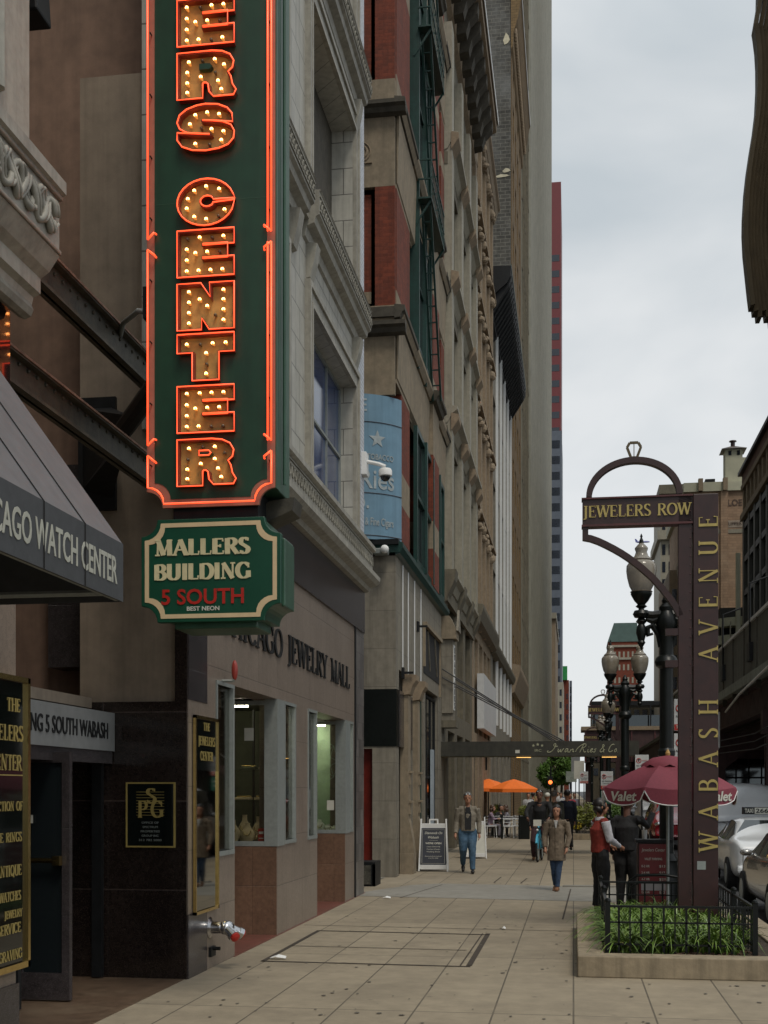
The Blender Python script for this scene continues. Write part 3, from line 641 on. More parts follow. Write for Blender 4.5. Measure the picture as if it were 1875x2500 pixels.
# ================================================================== left neighbour
lb = thing('terracotta_building', 'grey terracotta building at the left edge with wave scroll frieze and dark shop base', 'building', (-6, 4, 0))
LX = -3.60
MB().box(-9, LX-.02, -4, 7.66, 0, .55).build('base', M['dark_slab'], lb)
MB().box(-9, LX-.04, -4, 7.65, .55, 4.0).build('lower_wall', M['pink_stone'], lb)
MB().box(-9, LX-.10, -4, 7.66, 4.0, 5.05).build('sign_wall', M['dark_slab'], lb)
MB().box(LX-.09, LX-.075, 2.0, 7.64, 3.95, 5.03).build('reflecting_window', mat('red_brown_mirror_glass', (.16,.10,.09), .05, 0, metal=.85), lb)
MB().box(-9, LX, -4, 7.66, 5.05, 16).build('upper_wall', M['terracotta'], lb)
MB().box(LX, LX+.05, 6.9, 7.66, 6.0, 16).build('pilaster', M['terracotta_plain'], lb)
MB().tube([(LX+.05,7.2,6.2),(LX+.05,7.2,16)], .05, 8).build('pilaster_roll', M['terracotta_plain'], lb)
MB().prism([(0,4.98),(.05,5.0),(.07,5.08),(.12,5.10),(.12,5.2),(.18,5.24),(.25,5.34),(.25,5.72),(.30,5.74),(.30,5.82),(.1,5.86),(.06,6.05),(0,6.06)], (LX,-4,0), (1,0,0), (0,0,1), (0,11.68,0)).build('cornice', M['terracotta_plain'], lb)
rel = MB()
for ph in (0, math.pi):
    pts = [(LX+.262+.012*math.cos(t*6.5+ph), 4.6+t*.145, 5.535+.10*math.sin(t*2.9+ph)) for t in [k*.12 for k in range(172)]]
    rel.tube(pts, .024, 6)
    rel.tube([(p[0]+.01, p[1]+.04, p[2]+.01) for p in pts], .014, 5)
rel.box(LX+.25, LX+.275, 4.5, 7.68, 5.70, 5.73); rel.box(LX+.25, LX+.265, 4.5, 7.68, 5.345, 5.37)
rel.build('wave_scroll_relief', M['terracotta_plain'], lb, smooth=True)
dn = MB()
y = 4.5
while y < 7.6: dn.box(LX, LX+.10, y, y+.035, 5.12, 5.24); y += .07
dn.build('dentils', M['terracotta_dirty'], lb)
MB().tube([(LX+.02,4.5,4.99),(LX+.02,7.66,4.99)], .06, 8).build('torus_moulding', M['terracotta_dirty'], lb)
# gold-framed directory
gf = thing('shop_directory', 'tall gold-framed black glass directory on the pier left of the entrance', 'sign', (LX, 7.0, .66))
z0, z1, y0, y1 = .66, 2.56, 5.9, 7.68; X = LX+.03
f = MB(); f.box(LX-.03, X+.02, y1-.035, y1, z0, z1); f.box(LX-.03, X+.02, y0, y0+.035, z0, z1); f.box(LX-.03, X+.02, y0, y1, z0, z0+.04); f.box(LX-.03, X+.02, y0, y1, z1-.035, z1)
f.build('frame', M['gold'], gf); MB().box(LX-.03, X, y0+.03, y1-.03, z0+.03, z1-.03).build('panel', M['blackpanel'], gf)
s = MB()
for (tx, z, h, r_) in (('THE',2.36,.085,.07),('JEWELERS',2.17,.10,.03),('CENTER',1.98,.10,.05),('SELECTION OF',1.72,.06,.035),('FINE RINGS',1.52,.06,.045),('ANTIQUE',1.30,.07,.05),('WATCHES',1.14,.06,.06),('JEWELRY',1.03,.05,.04),('SERVICE',.93,.065,.06),('ENGRAVING',.76,.065,.045)):
    wd = len(tx)*h*.72; serif(s, tx, (X, y1-.05-r_-wd, z-.03), (0,1,0), (0,0,1), h, wd, thick=.2, depth=.004, nrm=(1,0,0))
s.box(X, X+.003, 6.6, 7.6, 1.915, 1.923)
s.build('lettering', M['goldpaint'], gf)
# awning
aw = thing('shop_awning', 'grey sloping awning with dark valance at the far left', 'awning', (-3.0, 4, 2.9))
YA = 6.60; X1 = -2.5
mb = MB(); mb.add([(X1,-3,3.20),(X1,YA,3.20),(LX,YA,4.72),(LX,-3,4.72),(X1-.02,-3,3.18),(X1-.02,YA,3.18),(LX,YA,4.69),(LX,-3,4.69)], [(0,1,2,3),(7,6,5,4),(0,4,5,1),(1,5,6,2)])
mb.build('canopy', M['awning'], aw)
mb = MB(); mb.add([(X1,YA,3.20),(X1,YA,2.88),(LX,YA,2.88),(LX,YA,4.70)], [(0,1,2,3)]); mb.build('end_panel', M['awning_dk'], aw)
va = MB().box(X1-.015, X1, -3, YA, 2.88, 3.205).build('valance', M['awning_dk'], aw)
s = MB(); sans(s, 'CHICAGO WATCH CENTER', (X1+.001, 4.80, 2.965), (0,1,0), (0,0,1), .145, 1.70, depth=.003, bold=.012, nrm=(1,0,0)); s.build('valance_lettering', mat('faded_white_letters', (.42,.42,.36), .7, .1, 20), va)
mb = MB()
for y in (5.05, 5.55, 6.05): mb.tube([(X1+.004,y,2.88),(X1+.004,y,3.20),(LX+.004,y,4.725)], .0035, 5)
mb.build('seams', M['black'], aw)
mb = MB(); mb.tube([(X1-.03,-3,2.9),(X1-.03,YA-.02,2.9)], .02, 6); 
for y in (2, 4, 6.4): mb.tube([(X1-.03,y,2.9),(LX,y,2.9)], .018, 6)
mb.build('frame', M['alu'], aw)

# ================================================================== brick and sandstone building (bay 2)
B2 = thing('brick_building', 'red brick and brown sandstone building with dark teal window bays beyond the white terracotta facade', 'building', (-6, 30, 0))
X = -3.68; YS = 25.5; YE = 35.2
def z_at(y, Y=25.5): return EYE+(HOR-y)/2970*Y
# ground floor stone
m = MB()
grid_wall(m, 'x', X, .5, YS, YE, 0, 6.75, [(25.95,26.6),(27.15,28.0),(28.9,30.3),(30.7,33.6)], [(-.01,4.4)])
m.build('ground_floor_wall', M['grey_stone'], B2)
MB().box(-9, X-.5, YS, YS+.3, 2.7, 6.75).build('side_wall', M['grey_stone'], B2)
MB().box(-9, X-.7, YS+.3, YE, 0, 24).build('core', M['sand_dark'], B2)
MB().box(-5.2, X+.02, YS-.02, YS+.35, 2.75, 3.95).build('granite_fascia', M['black_gloss'], B2)
MB().box(X-.2, X+.03, YS+.36, YS+1.2, 2.75, 3.95).build('granite_fascia', M['dark_slab'], B2)
MB().box(X-.2, X+.03, 27.05, 28.0, 2.75, 3.95).build('granite_fascia', M['dark_slab'], B2)
def zpil(y, yy0=.0):
    g = MB(); g.box(X-.06, X+.12, y, y+.42, .45, 3.9); g.box(X-.06, X+.24, y-.04, y+.46, 0, .45)
    g.prism([(.12,.45),(.24,.45),(.22,.7),(.15,1.1),(.12,1.2)], (X,y+.04,0), (1,0,0), (0,0,1), (0,.34,0))
    for zz in (1.55, 2.2): g.box(X+.12, X+.15, y+.1, y+.32, zz-.25, zz); g.box(X+.12, X+.2, y+.08, y+.34, zz, zz+.05)
    po = g.build('pilaster', M['sandstone'], B2)
    g = MB().prism([(.0,3.9),(.16,3.92),(.22,4.1),(.30,4.22),(.30,4.34),(0,4.36)], (X,y-.05,0), (1,0,0), (0,0,1), (0,.52,0)); g.build('capital', M['tan_stone'], po)
zpil(26.55); zpil(28.25)
d_ = MB().box(-5.0, X-.3, YS+.25, YS+.3, .0, 2.75).build('doorway', M['black_gloss'], B2)
MB().box(-4.52, -4.2, YS+.18, YS+.24, .05, 2.7).build('red_door_panel', M['red_lacquer'], B2)
MB().tube([(-4.0,YS+.2,.4),(-4.0,YS+.2,2.7)], .018, 6).build('door_rail', M['alu'], B2)
window(B2, 'x', X-.2, 26.97, 28.0, .02, 2.75, M['black_gloss'], M['glass_dark'], .06, 0, 0)
window(B2, 'x', X-.05, 28.9, 30.3, 0.05, 4.3, M['teal'], M['glass_dark'], .07, 1, 1)
window(B2, 'x', X-.08, 30.7, 33.6, 0.05, 4.3, M['black_steel'], M['glass_dark'], .07, 2, 1)
MB().box(X-.05, X+.01, 32.2, 32.6, .1, 2.9).build('white_poster', mat('pale_blue_poster', (.33,.38,.42), .6, .15, 6), B2)
# square attic opening
g = MB(); g.box(X-.02, X+.10, 30.2, 33.9, 5.9, 6.0); g.box(X-.02, X+.06, 30.2, 30.3, 4.9, 5.9); g.box(X-.02, X+.06, 33.8, 33.9, 4.4, 5.9)
g.build('opening_surround', M['sandstone'], B2)
MB().box(X+.002, X+.012, 30.3, 33.8, 4.75, 5.9).build('square_opening', M['black'], B2)
for yy in (31.0, 32.6): MB().bar((X+.02,yy,5.85),(X+.02,yy+.5,4.9),.05).build('cross_brace', M['grey_stone'], B2)
for yy in (26.4,27.3,28.4,29.6): MB().tube([(X+.02,yy,4.4),(X+.02,yy,6.7)], .018, 6).build('conduit', M['pale_edge'], B2)
# ledge
MB().prism([(0,6.75),(.1,6.78),(.16,6.9),(.16,7.0),(0,7.05)], (X,YS-.1,0), (1,0,0), (0,0,1), (0,YE-YS+.1,0)).build('ledge', M['teal'], B2)
MB().box(-9, X+.1, YS-.12, YS-.001, 6.8, 7.0).build('ledge_return', M['teal'], B2)
# upper: levels (z of cornice tops) band/brick
def pier(y0, y1, proud, low=None):
    xx = X+proud
    zs = [7.05, 8.1, 8.55, 10.1]
    for (a, c, kind) in ((7.05,8.0,'b'),(8.0,8.7,'s'),(8.7,10.4,'b'),(10.4,11.7,'s'),(11.98,12.35,'s'),(12.35,14.5,'b'),(14.5,16.05,'s'),(16.3,16.9,'s'),(16.9,19.4,'b'),(19.4,19.8,'s'),(19.8,20.9,'b'),(20.9,22.5,'s'),(22.8,27,'b')):
        MB().box(X-.7, xx, (low if low and c < 10.5 else y0), y1, a, c).build('brick_pier' if kind == 'b' else 'stone_band', M['brick_red' if kind == 'b' else 'sandstone'], B2)
    for zc in (11.7, 16.05, 22.5):
        MB().prism([(0,zc),(.12,zc+.02),(.16,zc+.12),(.22,zc+.16),(.22,zc+.26),(0,zc+.29)], (xx-.02,y0-.2,0), (1,0,0), (0,0,1), (0,y1-y0+.3,0)).build('string_course', M['sand_dark'], B2)
        MB().box(X-.7, xx+.11, y0-.19, y0, zc+.04, zc+.25).build('string_course', M['sand_dark'], B2)
pier(YS+.1, 27.7, .0, 26.35); pier(31.2, 32.6, .14); pier(34.4, YE, .0)
# stone bands carried across the bays + rosette panels
for (a, b_) in ((27.7,28.5),(32.6,34.4)):
    s_ = MB()
    for (z0, z1) in ((10.4,11.7),(14.5,16.05),(20.9,22.5)): s_.box(X-.4, X-.06, a, b_, z0, z1); s_.box(X-.5, X-.16, a, b_, z0-1.2, z0-.9)
    s_.build('stone_band', M['sandstone'], B2)
    for z0, z1 in ((7.05,10.1),(11.9,14.3),(16.3,20.6)): window(B2, 'x', X-.35, a, b_, z0, z1, M['teal'], M['glass_dark'], .07, 0, 1)
bl = MB()
for (z0, z1) in ((10.4,11.7),(14.5,16.05),(20.9,22.5)): bl.prism([(-.12,z0),(.02,z0+.1),(.06,z1),(-.12,z1)], (X,YS+.1,0), (1,0,0), (0,0,1), (0,9.6,0))
for zc in (11.7,16.05,22.5): bl.prism([(-.1,zc),(.12,zc+.02),(.2,zc+.16),(.2,zc+.26),(-.1,zc+.29)], (X-.02,YS+.1,0), (1,0,0), (0,0,1), (0,9.6,0))
bl.build('string_course', M['sandstone'], B2)
# chamfered corner (frontal strip seen beside the white building)
for (z0, z1, mm) in ((10.12,11.35,'sandstone'),(11.6,12.0,'sandstone'),(14.5,15.95,'sandstone'),(16.2,16.75,'sandstone'),(20.9,22.5,'sandstone')):
    MB().box(-5.4, X-.02, YS-.02, YS+.1, z0, z1).build('stone_band', M[mm], B2)
for (z0, z1) in ((12.0,14.5),(16.75,20.9)):
    MB().box(-4.12, X-.02, YS-.02, YS+.1, z0, z1).build('brick_pier', M['brick_red'], B2)
    window(B2, 'y', YS+.1, -5.4, -4.12, z0, z1, M['teal'], M['glass_dark'], .1, 1, 1)
for zc in (11.35, 15.95, 22.5):
    MB().prism([(0,zc),(.14,zc+.03),(.18,zc+.12),(.26,zc+.16),(.26,zc+.24),(0,zc+.27)], (-5.4,YS-.02,0), (0,-1,0), (0,0,1), (1.95,0,0)).build('string_course', M['sand_dark'], B2)
ro = MB()
for rr, dd in ((.20,.03),(.13,.045),(.05,.06)):
    ro.tube([(-4.42+rr*math.cos(a*math.pi/10), YS-.03, 15.25+rr*math.sin(a*math.pi/10)) for a in range(20)], dd*.5, 6, closed=True)
ro.build('rosette', M['tan_stone'], B2)
MB().box(-4.66,-4.18,YS-.05,YS-.02,15.0,15.02).build('rosette_panel', M['tan_stone'], B2)
MB().box(-9, -5.4, YS, YS+.3, 6.75, 27).build('side_wall', M['dark_brick'], B2)
# teal bay with fire escape
bay = MB(); bay.box(X-.5, X+.02, 28.5, 31.2, 11.7, 27); bay.box(X+.02, X+.12, 28.5, 28.62, 11.7, 27); bay.box(X+.02, X+.14, 29.8, 29.9, 11.7, 27); bay.box(X+.02, X+.12, 31.05, 31.2, 11.7, 27)
bay.build('teal_bay', M['teal'], B2)
for z0 in (12.1, 16.4, 20.6): window(B2, 'x', X+.07, 28.65, 31.0, z0+.2, z0+3.2, M['teal'], M['glass_dark'], .08, 1, 1)
fe = MB()
for zf in (15.6, 19.6, 23.6):
    fe.box(X+.1, X+.42, 28.4, 31.3, zf, zf+.04)
    for i in range(12): fe.bar((X+.41,28.4+i*.26,zf),(X+.41,28.4+i*.26,zf+.9),.02)
    for zz in (.45,.9): fe.bar((X+.41,28.4,zf+zz),(X+.41,31.3,zf+zz),.03); fe.bar((X+.1,28.4,zf+zz),(X+.41,28.4,zf+zz),.03)
    fe.bar((X+.16,28.7,zf),(X+.16,31.0,zf-3.9),.05); fe.bar((X+.36,28.7,zf),(X+.36,31.0,zf-3.9),.05)
    for i in range(12): t_ = i/12; fe.bar((X+.16,28.7+2.3*t_,zf-3.9*t_),(X+.36,28.7+2.3*t_,zf-3.9*t_),.03)
    fe.bar((X,28.5,zf-.6),(X+.4,28.5,zf),.04); fe.bar((X,31.2,zf-.6),(X+.4,31.2,zf),.04)
tag(fe.build('fire_escape', M['teal'], B2))
# lower big teal window
window(B2, 'x', X+.10, 28.3, 34.4, 7.1, 10.3, M['teal'], M['glass_pale'], .12, 3, 1, .09)
MB().box(X-.3, X+.1, 27.7, 35.1, 6.8, 7.1).build('window_sill', M['teal'], B2)
for yy in (29.8,31.3,32.9): MB().box(X+.1, X+.16, yy-.07, yy+.07, 7.1, 10.3).build('bay_mullion', M['teal'], B2)
# curved painted window sign
bs = thing('painted_window_sign', 'curved pale blue sign with stars and Ries Co lettering on the brick building corner', 'sign', (-4.2, 25.2, 7.06))
CXs, CYs, RR = -4.75, 26.45, 1.33
pts = [(CXs+RR*math.cos(R(a)), CYs+RR*math.sin(R(a))) for a in range(-100, -29, 5)]
g = MB(); n_ = len(pts)
P = [(x,y,7.06) for x,y in pts]+[(x,y,10.08) for x,y in pts]+[(x-.06*math.cos(R(-100+5*i)),y-.06*math.sin(R(-100+5*i)),7.06) for i,(x,y) in enumerate(pts)]+[(x-.06*math.cos(R(-100+5*i)),y-.06*math.sin(R(-100+5*i)),10.08) for i,(x,y) in enumerate(pts)]
F = []
for i in range(n_-1): F += [(i,i+1,n_+i+1,n_+i),(2*n_+i+1,2*n_+i,3*n_+i,3*n_+i+1),(i,2*n_+i,2*n_+i+1,i+1),(n_+i,n_+i+1,3*n_+i+1,3*n_+i)]
F += [(n_-1,3*n_-1,4*n_-1,2*n_-1),(0,n_,3*n_,2*n_)]
g.add(P, F); g.build('panel', M['blue_sign'], bs, smooth=True, sharp=40)
def wrap(mb, a0, zz):
    """bend flat text (x->angle) round the curved panel"""
    mb.v = [(CXs+(RR+.006+v[1])*math.cos(R(a0)+v[0]/RR), CYs+(RR+.006+v[1])*math.sin(R(a0)+v[0]/RR), zz+v[2]) for v in mb.v]; return mb
fw_ = mat('faded_white_print', (.36,.41,.42), .7, .2, 12)
def flat(txt, h, w_, bold=.01, sh=0): 
    q = MB(); sans(q, txt, (0,0,0), (1,0,0), (0,0,1), h, w_, depth=.006, bold=bold, shear=sh, nrm=(0,1,0)); return q
allq = MB()
for (txt, h, w_, a0, z) in (('PE',.26,.42,-86,9.72),('TOBACCO',.12,.62,-68,8.72),('Ries',.40,.78,-74,8.12),('Co.',.34,.56,-90,7.70),('Pipes & Fine Cigars',.16,.95,-82,7.35),('EST 1857',.11,.4,-88,7.18)):
    q = wrap(flat(txt, h, w_), a0, z); allq.add(q.v, q.f)
def star(cx, cz, r): return [(cx+(r if k % 2 == 0 else r*.42)*math.sin(k*math.pi/5), cz+(r if k % 2 == 0 else r*.42)*math.cos(k*math.pi/5)) for k in range(10)]
for (a0, cz, r) in ((-82,9.2,.15),(-58,9.15,.19)):
    q = MB().prism(star(0,0,r), (0,0,0), (1,0,0), (0,0,1), (0,.006,0)); wrap(q, a0, cz); allq.add(q.v, q.f)
allq.build('print', fw_, bs)
ln = MB()
for z in (7.14, 8.02, 9.5): ln.tube([(CXs+(RR+.008)*math.cos(R(a)), CYs+(RR+.008)*math.sin(R(a)), z) for a in range(-98,-29,4)], .008, 5)
ln.build('panel_seams', M['dark_slab'], bs)
MB().box(-4.9, -3.6, 25.3, 26.6, 6.95, 7.06).build('base_ledge', M['black_steel'], bs)
# planter box/bench in doorway
pb = thing('display_box', 'low dark glass-fronted box by the black doorway past the mirrored pilaster', 'box', (-4.0, 23.2, 0))
f = MB(); f.box(-4.3, -3.72, 23.0, 23.05, .0, .42); f.box(-3.77, -3.72, 23.0, 23.7, 0, .42); f.box(-4.3, -3.72, 23.0, 23.7, .42, .46); f.build('frame', M['black_steel'], pb)
MB().box(-4.28, -3.8, 22.98, 23.0, .04, .40).build('panel', mat('clear_plastic_stone', (.09,.085,.07), .3, .5, 30), pb)
MB().box(-4.6, -4.35, 22.6, 24.0, 0, 2.9).build('side_screen', M['black_gloss'], B2)
MB().box(-4.5,-3.9,24.9,25.2,0,.02).build('door_step', M['concrete_light'], B2)
# ================================================================== further left-hand buildings
X = -3.68
# --- grey building with bracketed cornice
B3 = thing('limestone_building', 'grey limestone building with projecting bay, tall piers and heavily bracketed top cornice', 'building', (-6, 40, 0))
Y0, Y1, ZT = 35.25, 45.0, 26.2
m = MB(); grid_wall(m, 'x', X, .4, Y0, Y1, 0, ZT-1.4, [(36.3,38.4),(39.2,41.4),(42.2,44.2)], [(.01,3.6),(4.2,7.4),(9.0,12.2),(13.2,16.2),(17.2,20.2),(21.2,23.9)])
m.build('wall', M['olive_stone'], B3); MB().box(-9, X-.6, Y0, Y1, 0, ZT-1).build('core', M['sand_dark'], B3)
for (a, b) in ((36.3,38.4),(39.2,41.4),(42.2,44.2)):
    for (z0, z1) in ((4.2,7.4),(9.0,12.2),(13.2,16.2),(17.2,20.2),(21.2,23.9)):
        window(B3, 'x', X-.2, a, b, z0, z1, M['pale_trim'], M['glass_dark'], .08, 1, 1)
    window(B3, 'x', X-.2, a, b, .01, 3.6, M['black_steel'], M['glass_dark'], .08, 1, 0)
for yy in (35.3, 38.45, 41.45, 44.3):
    MB().box(X, X+.22, yy, yy+.65, 8.2, 24).build('pier', M['pale_trim'], B3)
    MB().prism([(0,7.2),(.3,7.9),(.34,8.2),(0,8.2)], (X,yy-.04,0), (1,0,0), (0,0,1), (0,.73,0)).build('corbel', M['olive_stone'], B3)
    for zc in (12.5, 16.6, 20.6): MB().prism([(.2,zc-.3),(.42,zc),(.42,zc+.15),(.2,zc+.2)], (X,yy-.05,0), (1,0,0), (0,0,1), (0,.75,0)).build('pier_cap', M['tan_stone'], B3)
for zc, pr in ((12.9,.38),(16.8,.35),(20.8,.38),(8.2,.3)):
    MB().prism([(0,zc-.5),(.1,zc-.45),(pr*.6,zc-.2),(pr,zc-.1),(pr,zc),(0,zc+.03)], (X,Y0+.02,0), (1,0,0), (0,0,1), (0,Y1-Y0-.05,0)).build('string_course', M['pale_trim'], B3)
    MB().box(X, X+.1, Y0+.03, Y1-.03, zc-.9, zc-.55).build('panel_band', M['olive_stone'], B3)
MB().prism([(0,ZT-1.5),(.15,ZT-1.4),(.2,ZT-.6),(.9,ZT-.35),(.92,ZT-.12),(.98,ZT),(0,ZT+.1)], (X,Y0,0), (1,0,0), (0,0,1), (0,Y1-Y0,0)).build('cornice', M['tan_stone'], B3)
y = Y0+.2
while y < Y1-.3:
    MB().prism([(.15,ZT-1.35),(.45,ZT-1.3),(.55,ZT-.95),(.8,ZT-.7),(.82,ZT-.42),(.15,ZT-.5)], (X,y,0), (1,0,0), (0,0,1), (0,.42,0)).build('modillion', M['sand_dark'], B3); y += .95
MB().box(X+.96, X+.985, Y0, Y1, ZT-.13, ZT+.06).build('cornice_edge', M['pale_edge'], B3)
# --- pedimented sign shrine
sh = thing('pedimented_sign', 'grey stone box sign with small gabled top hung at the corner above the long canopy', 'sign', (-3.4, 34.9, 3.4))
MB().box(X, X+.32, 34.6, 35.15, 4.0, 6.1).build('box', M['grey_stone'], sh, bevel=.01)
MB().box(X-.1, X+.42, 34.5, 35.25, 3.6, 3.8).build('base_ledge', M['olive_stone'], sh); MB().box(X, X+.32, 34.65, 35.1, 3.8, 4.0).build('neck', M['grey_stone'], sh)
MB().prism([(-.05,6.1),(.42,6.1),(.42,6.35),(.22,6.75),(-.05,6.75)], (X,34.5,0), (1,0,0), (0,0,1), (0,.75,0)).build('cap', M['sandstone'], sh)
MB().prism([(34.45,6.32),(35.3,6.32),(34.87,6.95)], (X+.42,0,0), (0,1,0), (0,0,1), (.06,0,0)).build('gable', M['grey_stone'], sh)
pn = MB().box(X+.32, X+.335, 34.68, 35.08, 4.1, 5.95).build('sign_panel', M['whitepaint'], sh)
s = MB()
for i, ch in enumerate('IWAN RIES'):
    if ch != ' ': serif(s, ch, (X+.336, 34.78, 5.72-i*.195), (0,1,0), (0,0,1), .15, .18, thick=.26, depth=.006, nrm=(1,0,0))
s.build('lettering', M['black_steel'], pn)
# --- ornate building
B4 = thing('ornate_building', 'narrow tan limestone building with carved garlands beside the black cornice', 'building', (-6, 50, 0))
Y0, Y1, ZT = 45.0, 55.0, 27.8
m = MB(); grid_wall(m, 'x', X+.02, .4, Y0, Y1, 0, ZT, [(45.9,47.6),(48.4,50.0),(50.8,52.4),(53.0,54.4)], [(.01,3.4),(4.0,7.6),(8.8,11.4),(12.6,15.2),(16.4,19.0),(20.2,22.6),(23.6,26)])
m.build('wall', M['tan_stone'], B4); MB().box(-9, X-.5, Y0, Y1, 0, ZT-.1).build('core', M['sand_dark'], B4)
for (a, b) in ((45.9,47.6),(48.4,50.0),(50.8,52.4),(53.0,54.4)):
    for (z0, z1) in ((4.0,7.6),(8.8,11.4),(12.6,15.2),(16.4,19.0),(20.2,22.6),(23.6,26)): window(B4, 'x', X-.1, a, b, z0, z1, M['pale_trim'], M['glass_dark'] if z0 > 8 else M['glass_pale'], .1, 1, 1)
    window(B4, 'x', X-.1, a, b, .01, 3.4, M['black_steel'], M['glass_dark'], .1, 0, 0)
g = MB()
for zc in (12.0, 16.0, 20.0, 23.2, 27.0):
    for i in range(22):
        y = 45.2+i*.45; g.ell((X+.12+.05*math.sin(i*2.1), y, zc+.18*math.sin(i*1.3)), .16, .13, .16+.05*math.cos(i), n=7, m=5)
    g.box(X, X+.28, Y0, Y1, zc+.3, zc+.42)
g.build('carved_garland', M['tan_stone'], B4)
MB().prism([(0,ZT-.8),(.2,ZT-.7),(.35,ZT-.2),(.45,ZT-.1),(.45,ZT),(0,ZT+.1)], (X,Y0,0), (1,0,0), (0,0,1), (0,Y1-Y0,0)).build('cornice', M['tan_stone'], B4)
for yy in (45.1, 47.8, 50.2, 52.5, 54.5): MB().box(X, X+.14, yy, yy+.4, 8, 27).build('pilaster', M['tan_stone'], B4)
MB().prism([(0,8.0),(.3,8.1),(.42,8.5),(.42,8.65),(0,8.7)], (X,Y0,0), (1,0,0), (0,0,1), (0,Y1-Y0,0)).build('belt_cornice', M['olive_stone'], B4)
# --- building with black overhanging cornice
B5 = thing('shop_building', 'pale limestone building with bright window edges and huge black overhanging roof cornice', 'building', (-6, 63, 0))
Y0, Y1, ZT = 55.0, 72.0, 25.2
cl = [(56.2+i*3.2, 58.3+i*3.2) for i in range(5)]
m = MB(); grid_wall(m, 'x', X+.04, .4, Y0, Y1, 0, ZT-1, cl, [(.01,3.8),(4.9,8.0),(9.0,12),(13,16),(17,20),(21,23.6)])
m.build('wall', M['grey_stone'], B5); MB().box(-9, X-.5, Y0, Y1, 0, ZT-.1).build('core', M['sand_dark'], B5)
for (a, b) in cl:
    for (z0, z1) in ((4.9,8.0),(9.0,12),(13,16),(17,20),(21,23.6)): window(B5, 'x', X-.08, a, b, z0, z1, M['olive_stone'], M['glass_pale'] if random.random() < .4 else M['glass_dark'], .12, 1, 1)
    window(B5, 'x', X-.08, a, b, .01, 3.8, M['black_steel'], M['glass_dark'], .12, 1, 0)
    MB().box(X+.04, X+.16, b+.02, b+.14, 4.9, 23.8).build('window_edge_trim', M['pale_edge'], B5)
MB().prism([(-.1,ZT-2.2),(.1,ZT-2.0),(.2,ZT-1.2),(.75,ZT-.75),(.92,ZT-.4),(.92,ZT),(-.1,ZT+.05)], (X,Y0-.05,0), (1,0,0), (0,0,1), (0,Y1-Y0+.1,0)).build('cornice', M['black_steel'], B5)
y = Y0+.1
while y < Y1-.3: MB().prism([(.15,ZT-1.9),(.4,ZT-1.5),(.84,ZT-.8),(.95,ZT-.42),(.15,ZT-.5)], (X,y,0), (1,0,0), (0,0,1), (0,.3,0)).build('cornice_bracket', M['black_steel'], B5); y += .62
MB().box(X+.92, X+.95, Y0-.05, Y1, ZT-.06, ZT+.08).build('cornice_edge', M['teal'], B5)
MB().box(X+.04, X+.3, 47, 54.4, 4.2, 6.3).build('white_shop_fascia', mat('white_fascia_board', (.55,.55,.54), .5, .08, 5), B5)
MB().prism([(0,7.9),(.25,8.0),(.35,8.25),(.35,8.4),(0,8.45)], (X,Y0,0), (1,0,0), (0,0,1), (0,Y1-Y0,0)).build('belt_cornice', M['olive_stone'], B5)
# --- tall brown brick tower with dark side wall
B6 = thing('brown_brick_tower', 'tall golden brown brick tower whose sooty side wall rises above its neighbours', 'building', (-8, 80, 0))
Y0, Y1, ZT = 73.6, 88.0, 49.2
MB().box(-16, X-.02, Y0, Y0+.4, 0, ZT+8).build('side_wall', M['dark_brick'], B6)
m = MB(); cl = [(75.4+i*3.0, 76.7+i*3.0) for i in range(4)]
grid_wall(m, 'x', X+.02, .4, Y0+.4, Y1, 0, ZT-1.5, cl, [(2+i*3.6, 4.2+i*3.6) for i in range(13)])
m.build('wall', M['brown_brick'], B6); MB().box(-16, X-.5, Y0+.4, Y1, 0, ZT).build('core', M['black'], B6)
for (a, b) in cl:
    for i in range(13): window(B6, 'x', X-.05, a, b, 2+i*3.6, 4.2+i*3.6, M['brown_brick'], M['win_far'], .08, 0, 1)
MB().prism([(0,ZT-3.2),(.12,ZT-3.0),(.15,ZT-2.2),(.4,ZT-1.4),(.55,ZT-.5),(.62,ZT-.2),(.62,ZT),(0,ZT+.1)], (X,Y0-.1,0), (1,0,0), (0,0,1), (0,Y1-Y0+.1,0)).build('cornice', M['brown_brick'], B6)
g = MB()
for i in range(40): g.ell((X+.25,Y0+.2+i*.36,ZT-2.0), .12, .10, .22, n=6, m=4)
g.build('egg_moulding', M['tan_stone'], B6)
MB().box(X+.6, X+.66, Y0-.1, Y1, ZT-.2, ZT+.1).build('cornice_edge', M['pale_edge'], B6)
MB().prism([(0,7.6),(.2,7.7),(.45,8.6),(.55,9.0),(.55,9.3),(0,9.4)], (X,Y0,0), (1,0,0), (0,0,1), (0,Y1-Y0,0)).build('shop_cornice', M['tan_stone'], B6)
pc = MB()
for (x, z, w_, h) in ((-3.95,38.8,.5,.35),(-4.2,38.5,.9,.25),(-3.95,28.6,.5,.4),(-4.1,28.1,1.0,.25),(-3.95,46.6,.4,.9),(-4.6,33,.5,.15)):
    pc.prism([(x-w_*.5,z),(x-w_*.3,z-h*.3),(x+w_*.2,z-h*.2),(x+w_*.5,z),(x+w_*.3,z+h*.3),(x-w_*.1,z+h*.5)], (0,Y0,0), (1,0,0), (0,0,1), (0,-.03,0))
pc.build('plaster_patches', M['fleck_plaster'], B6)
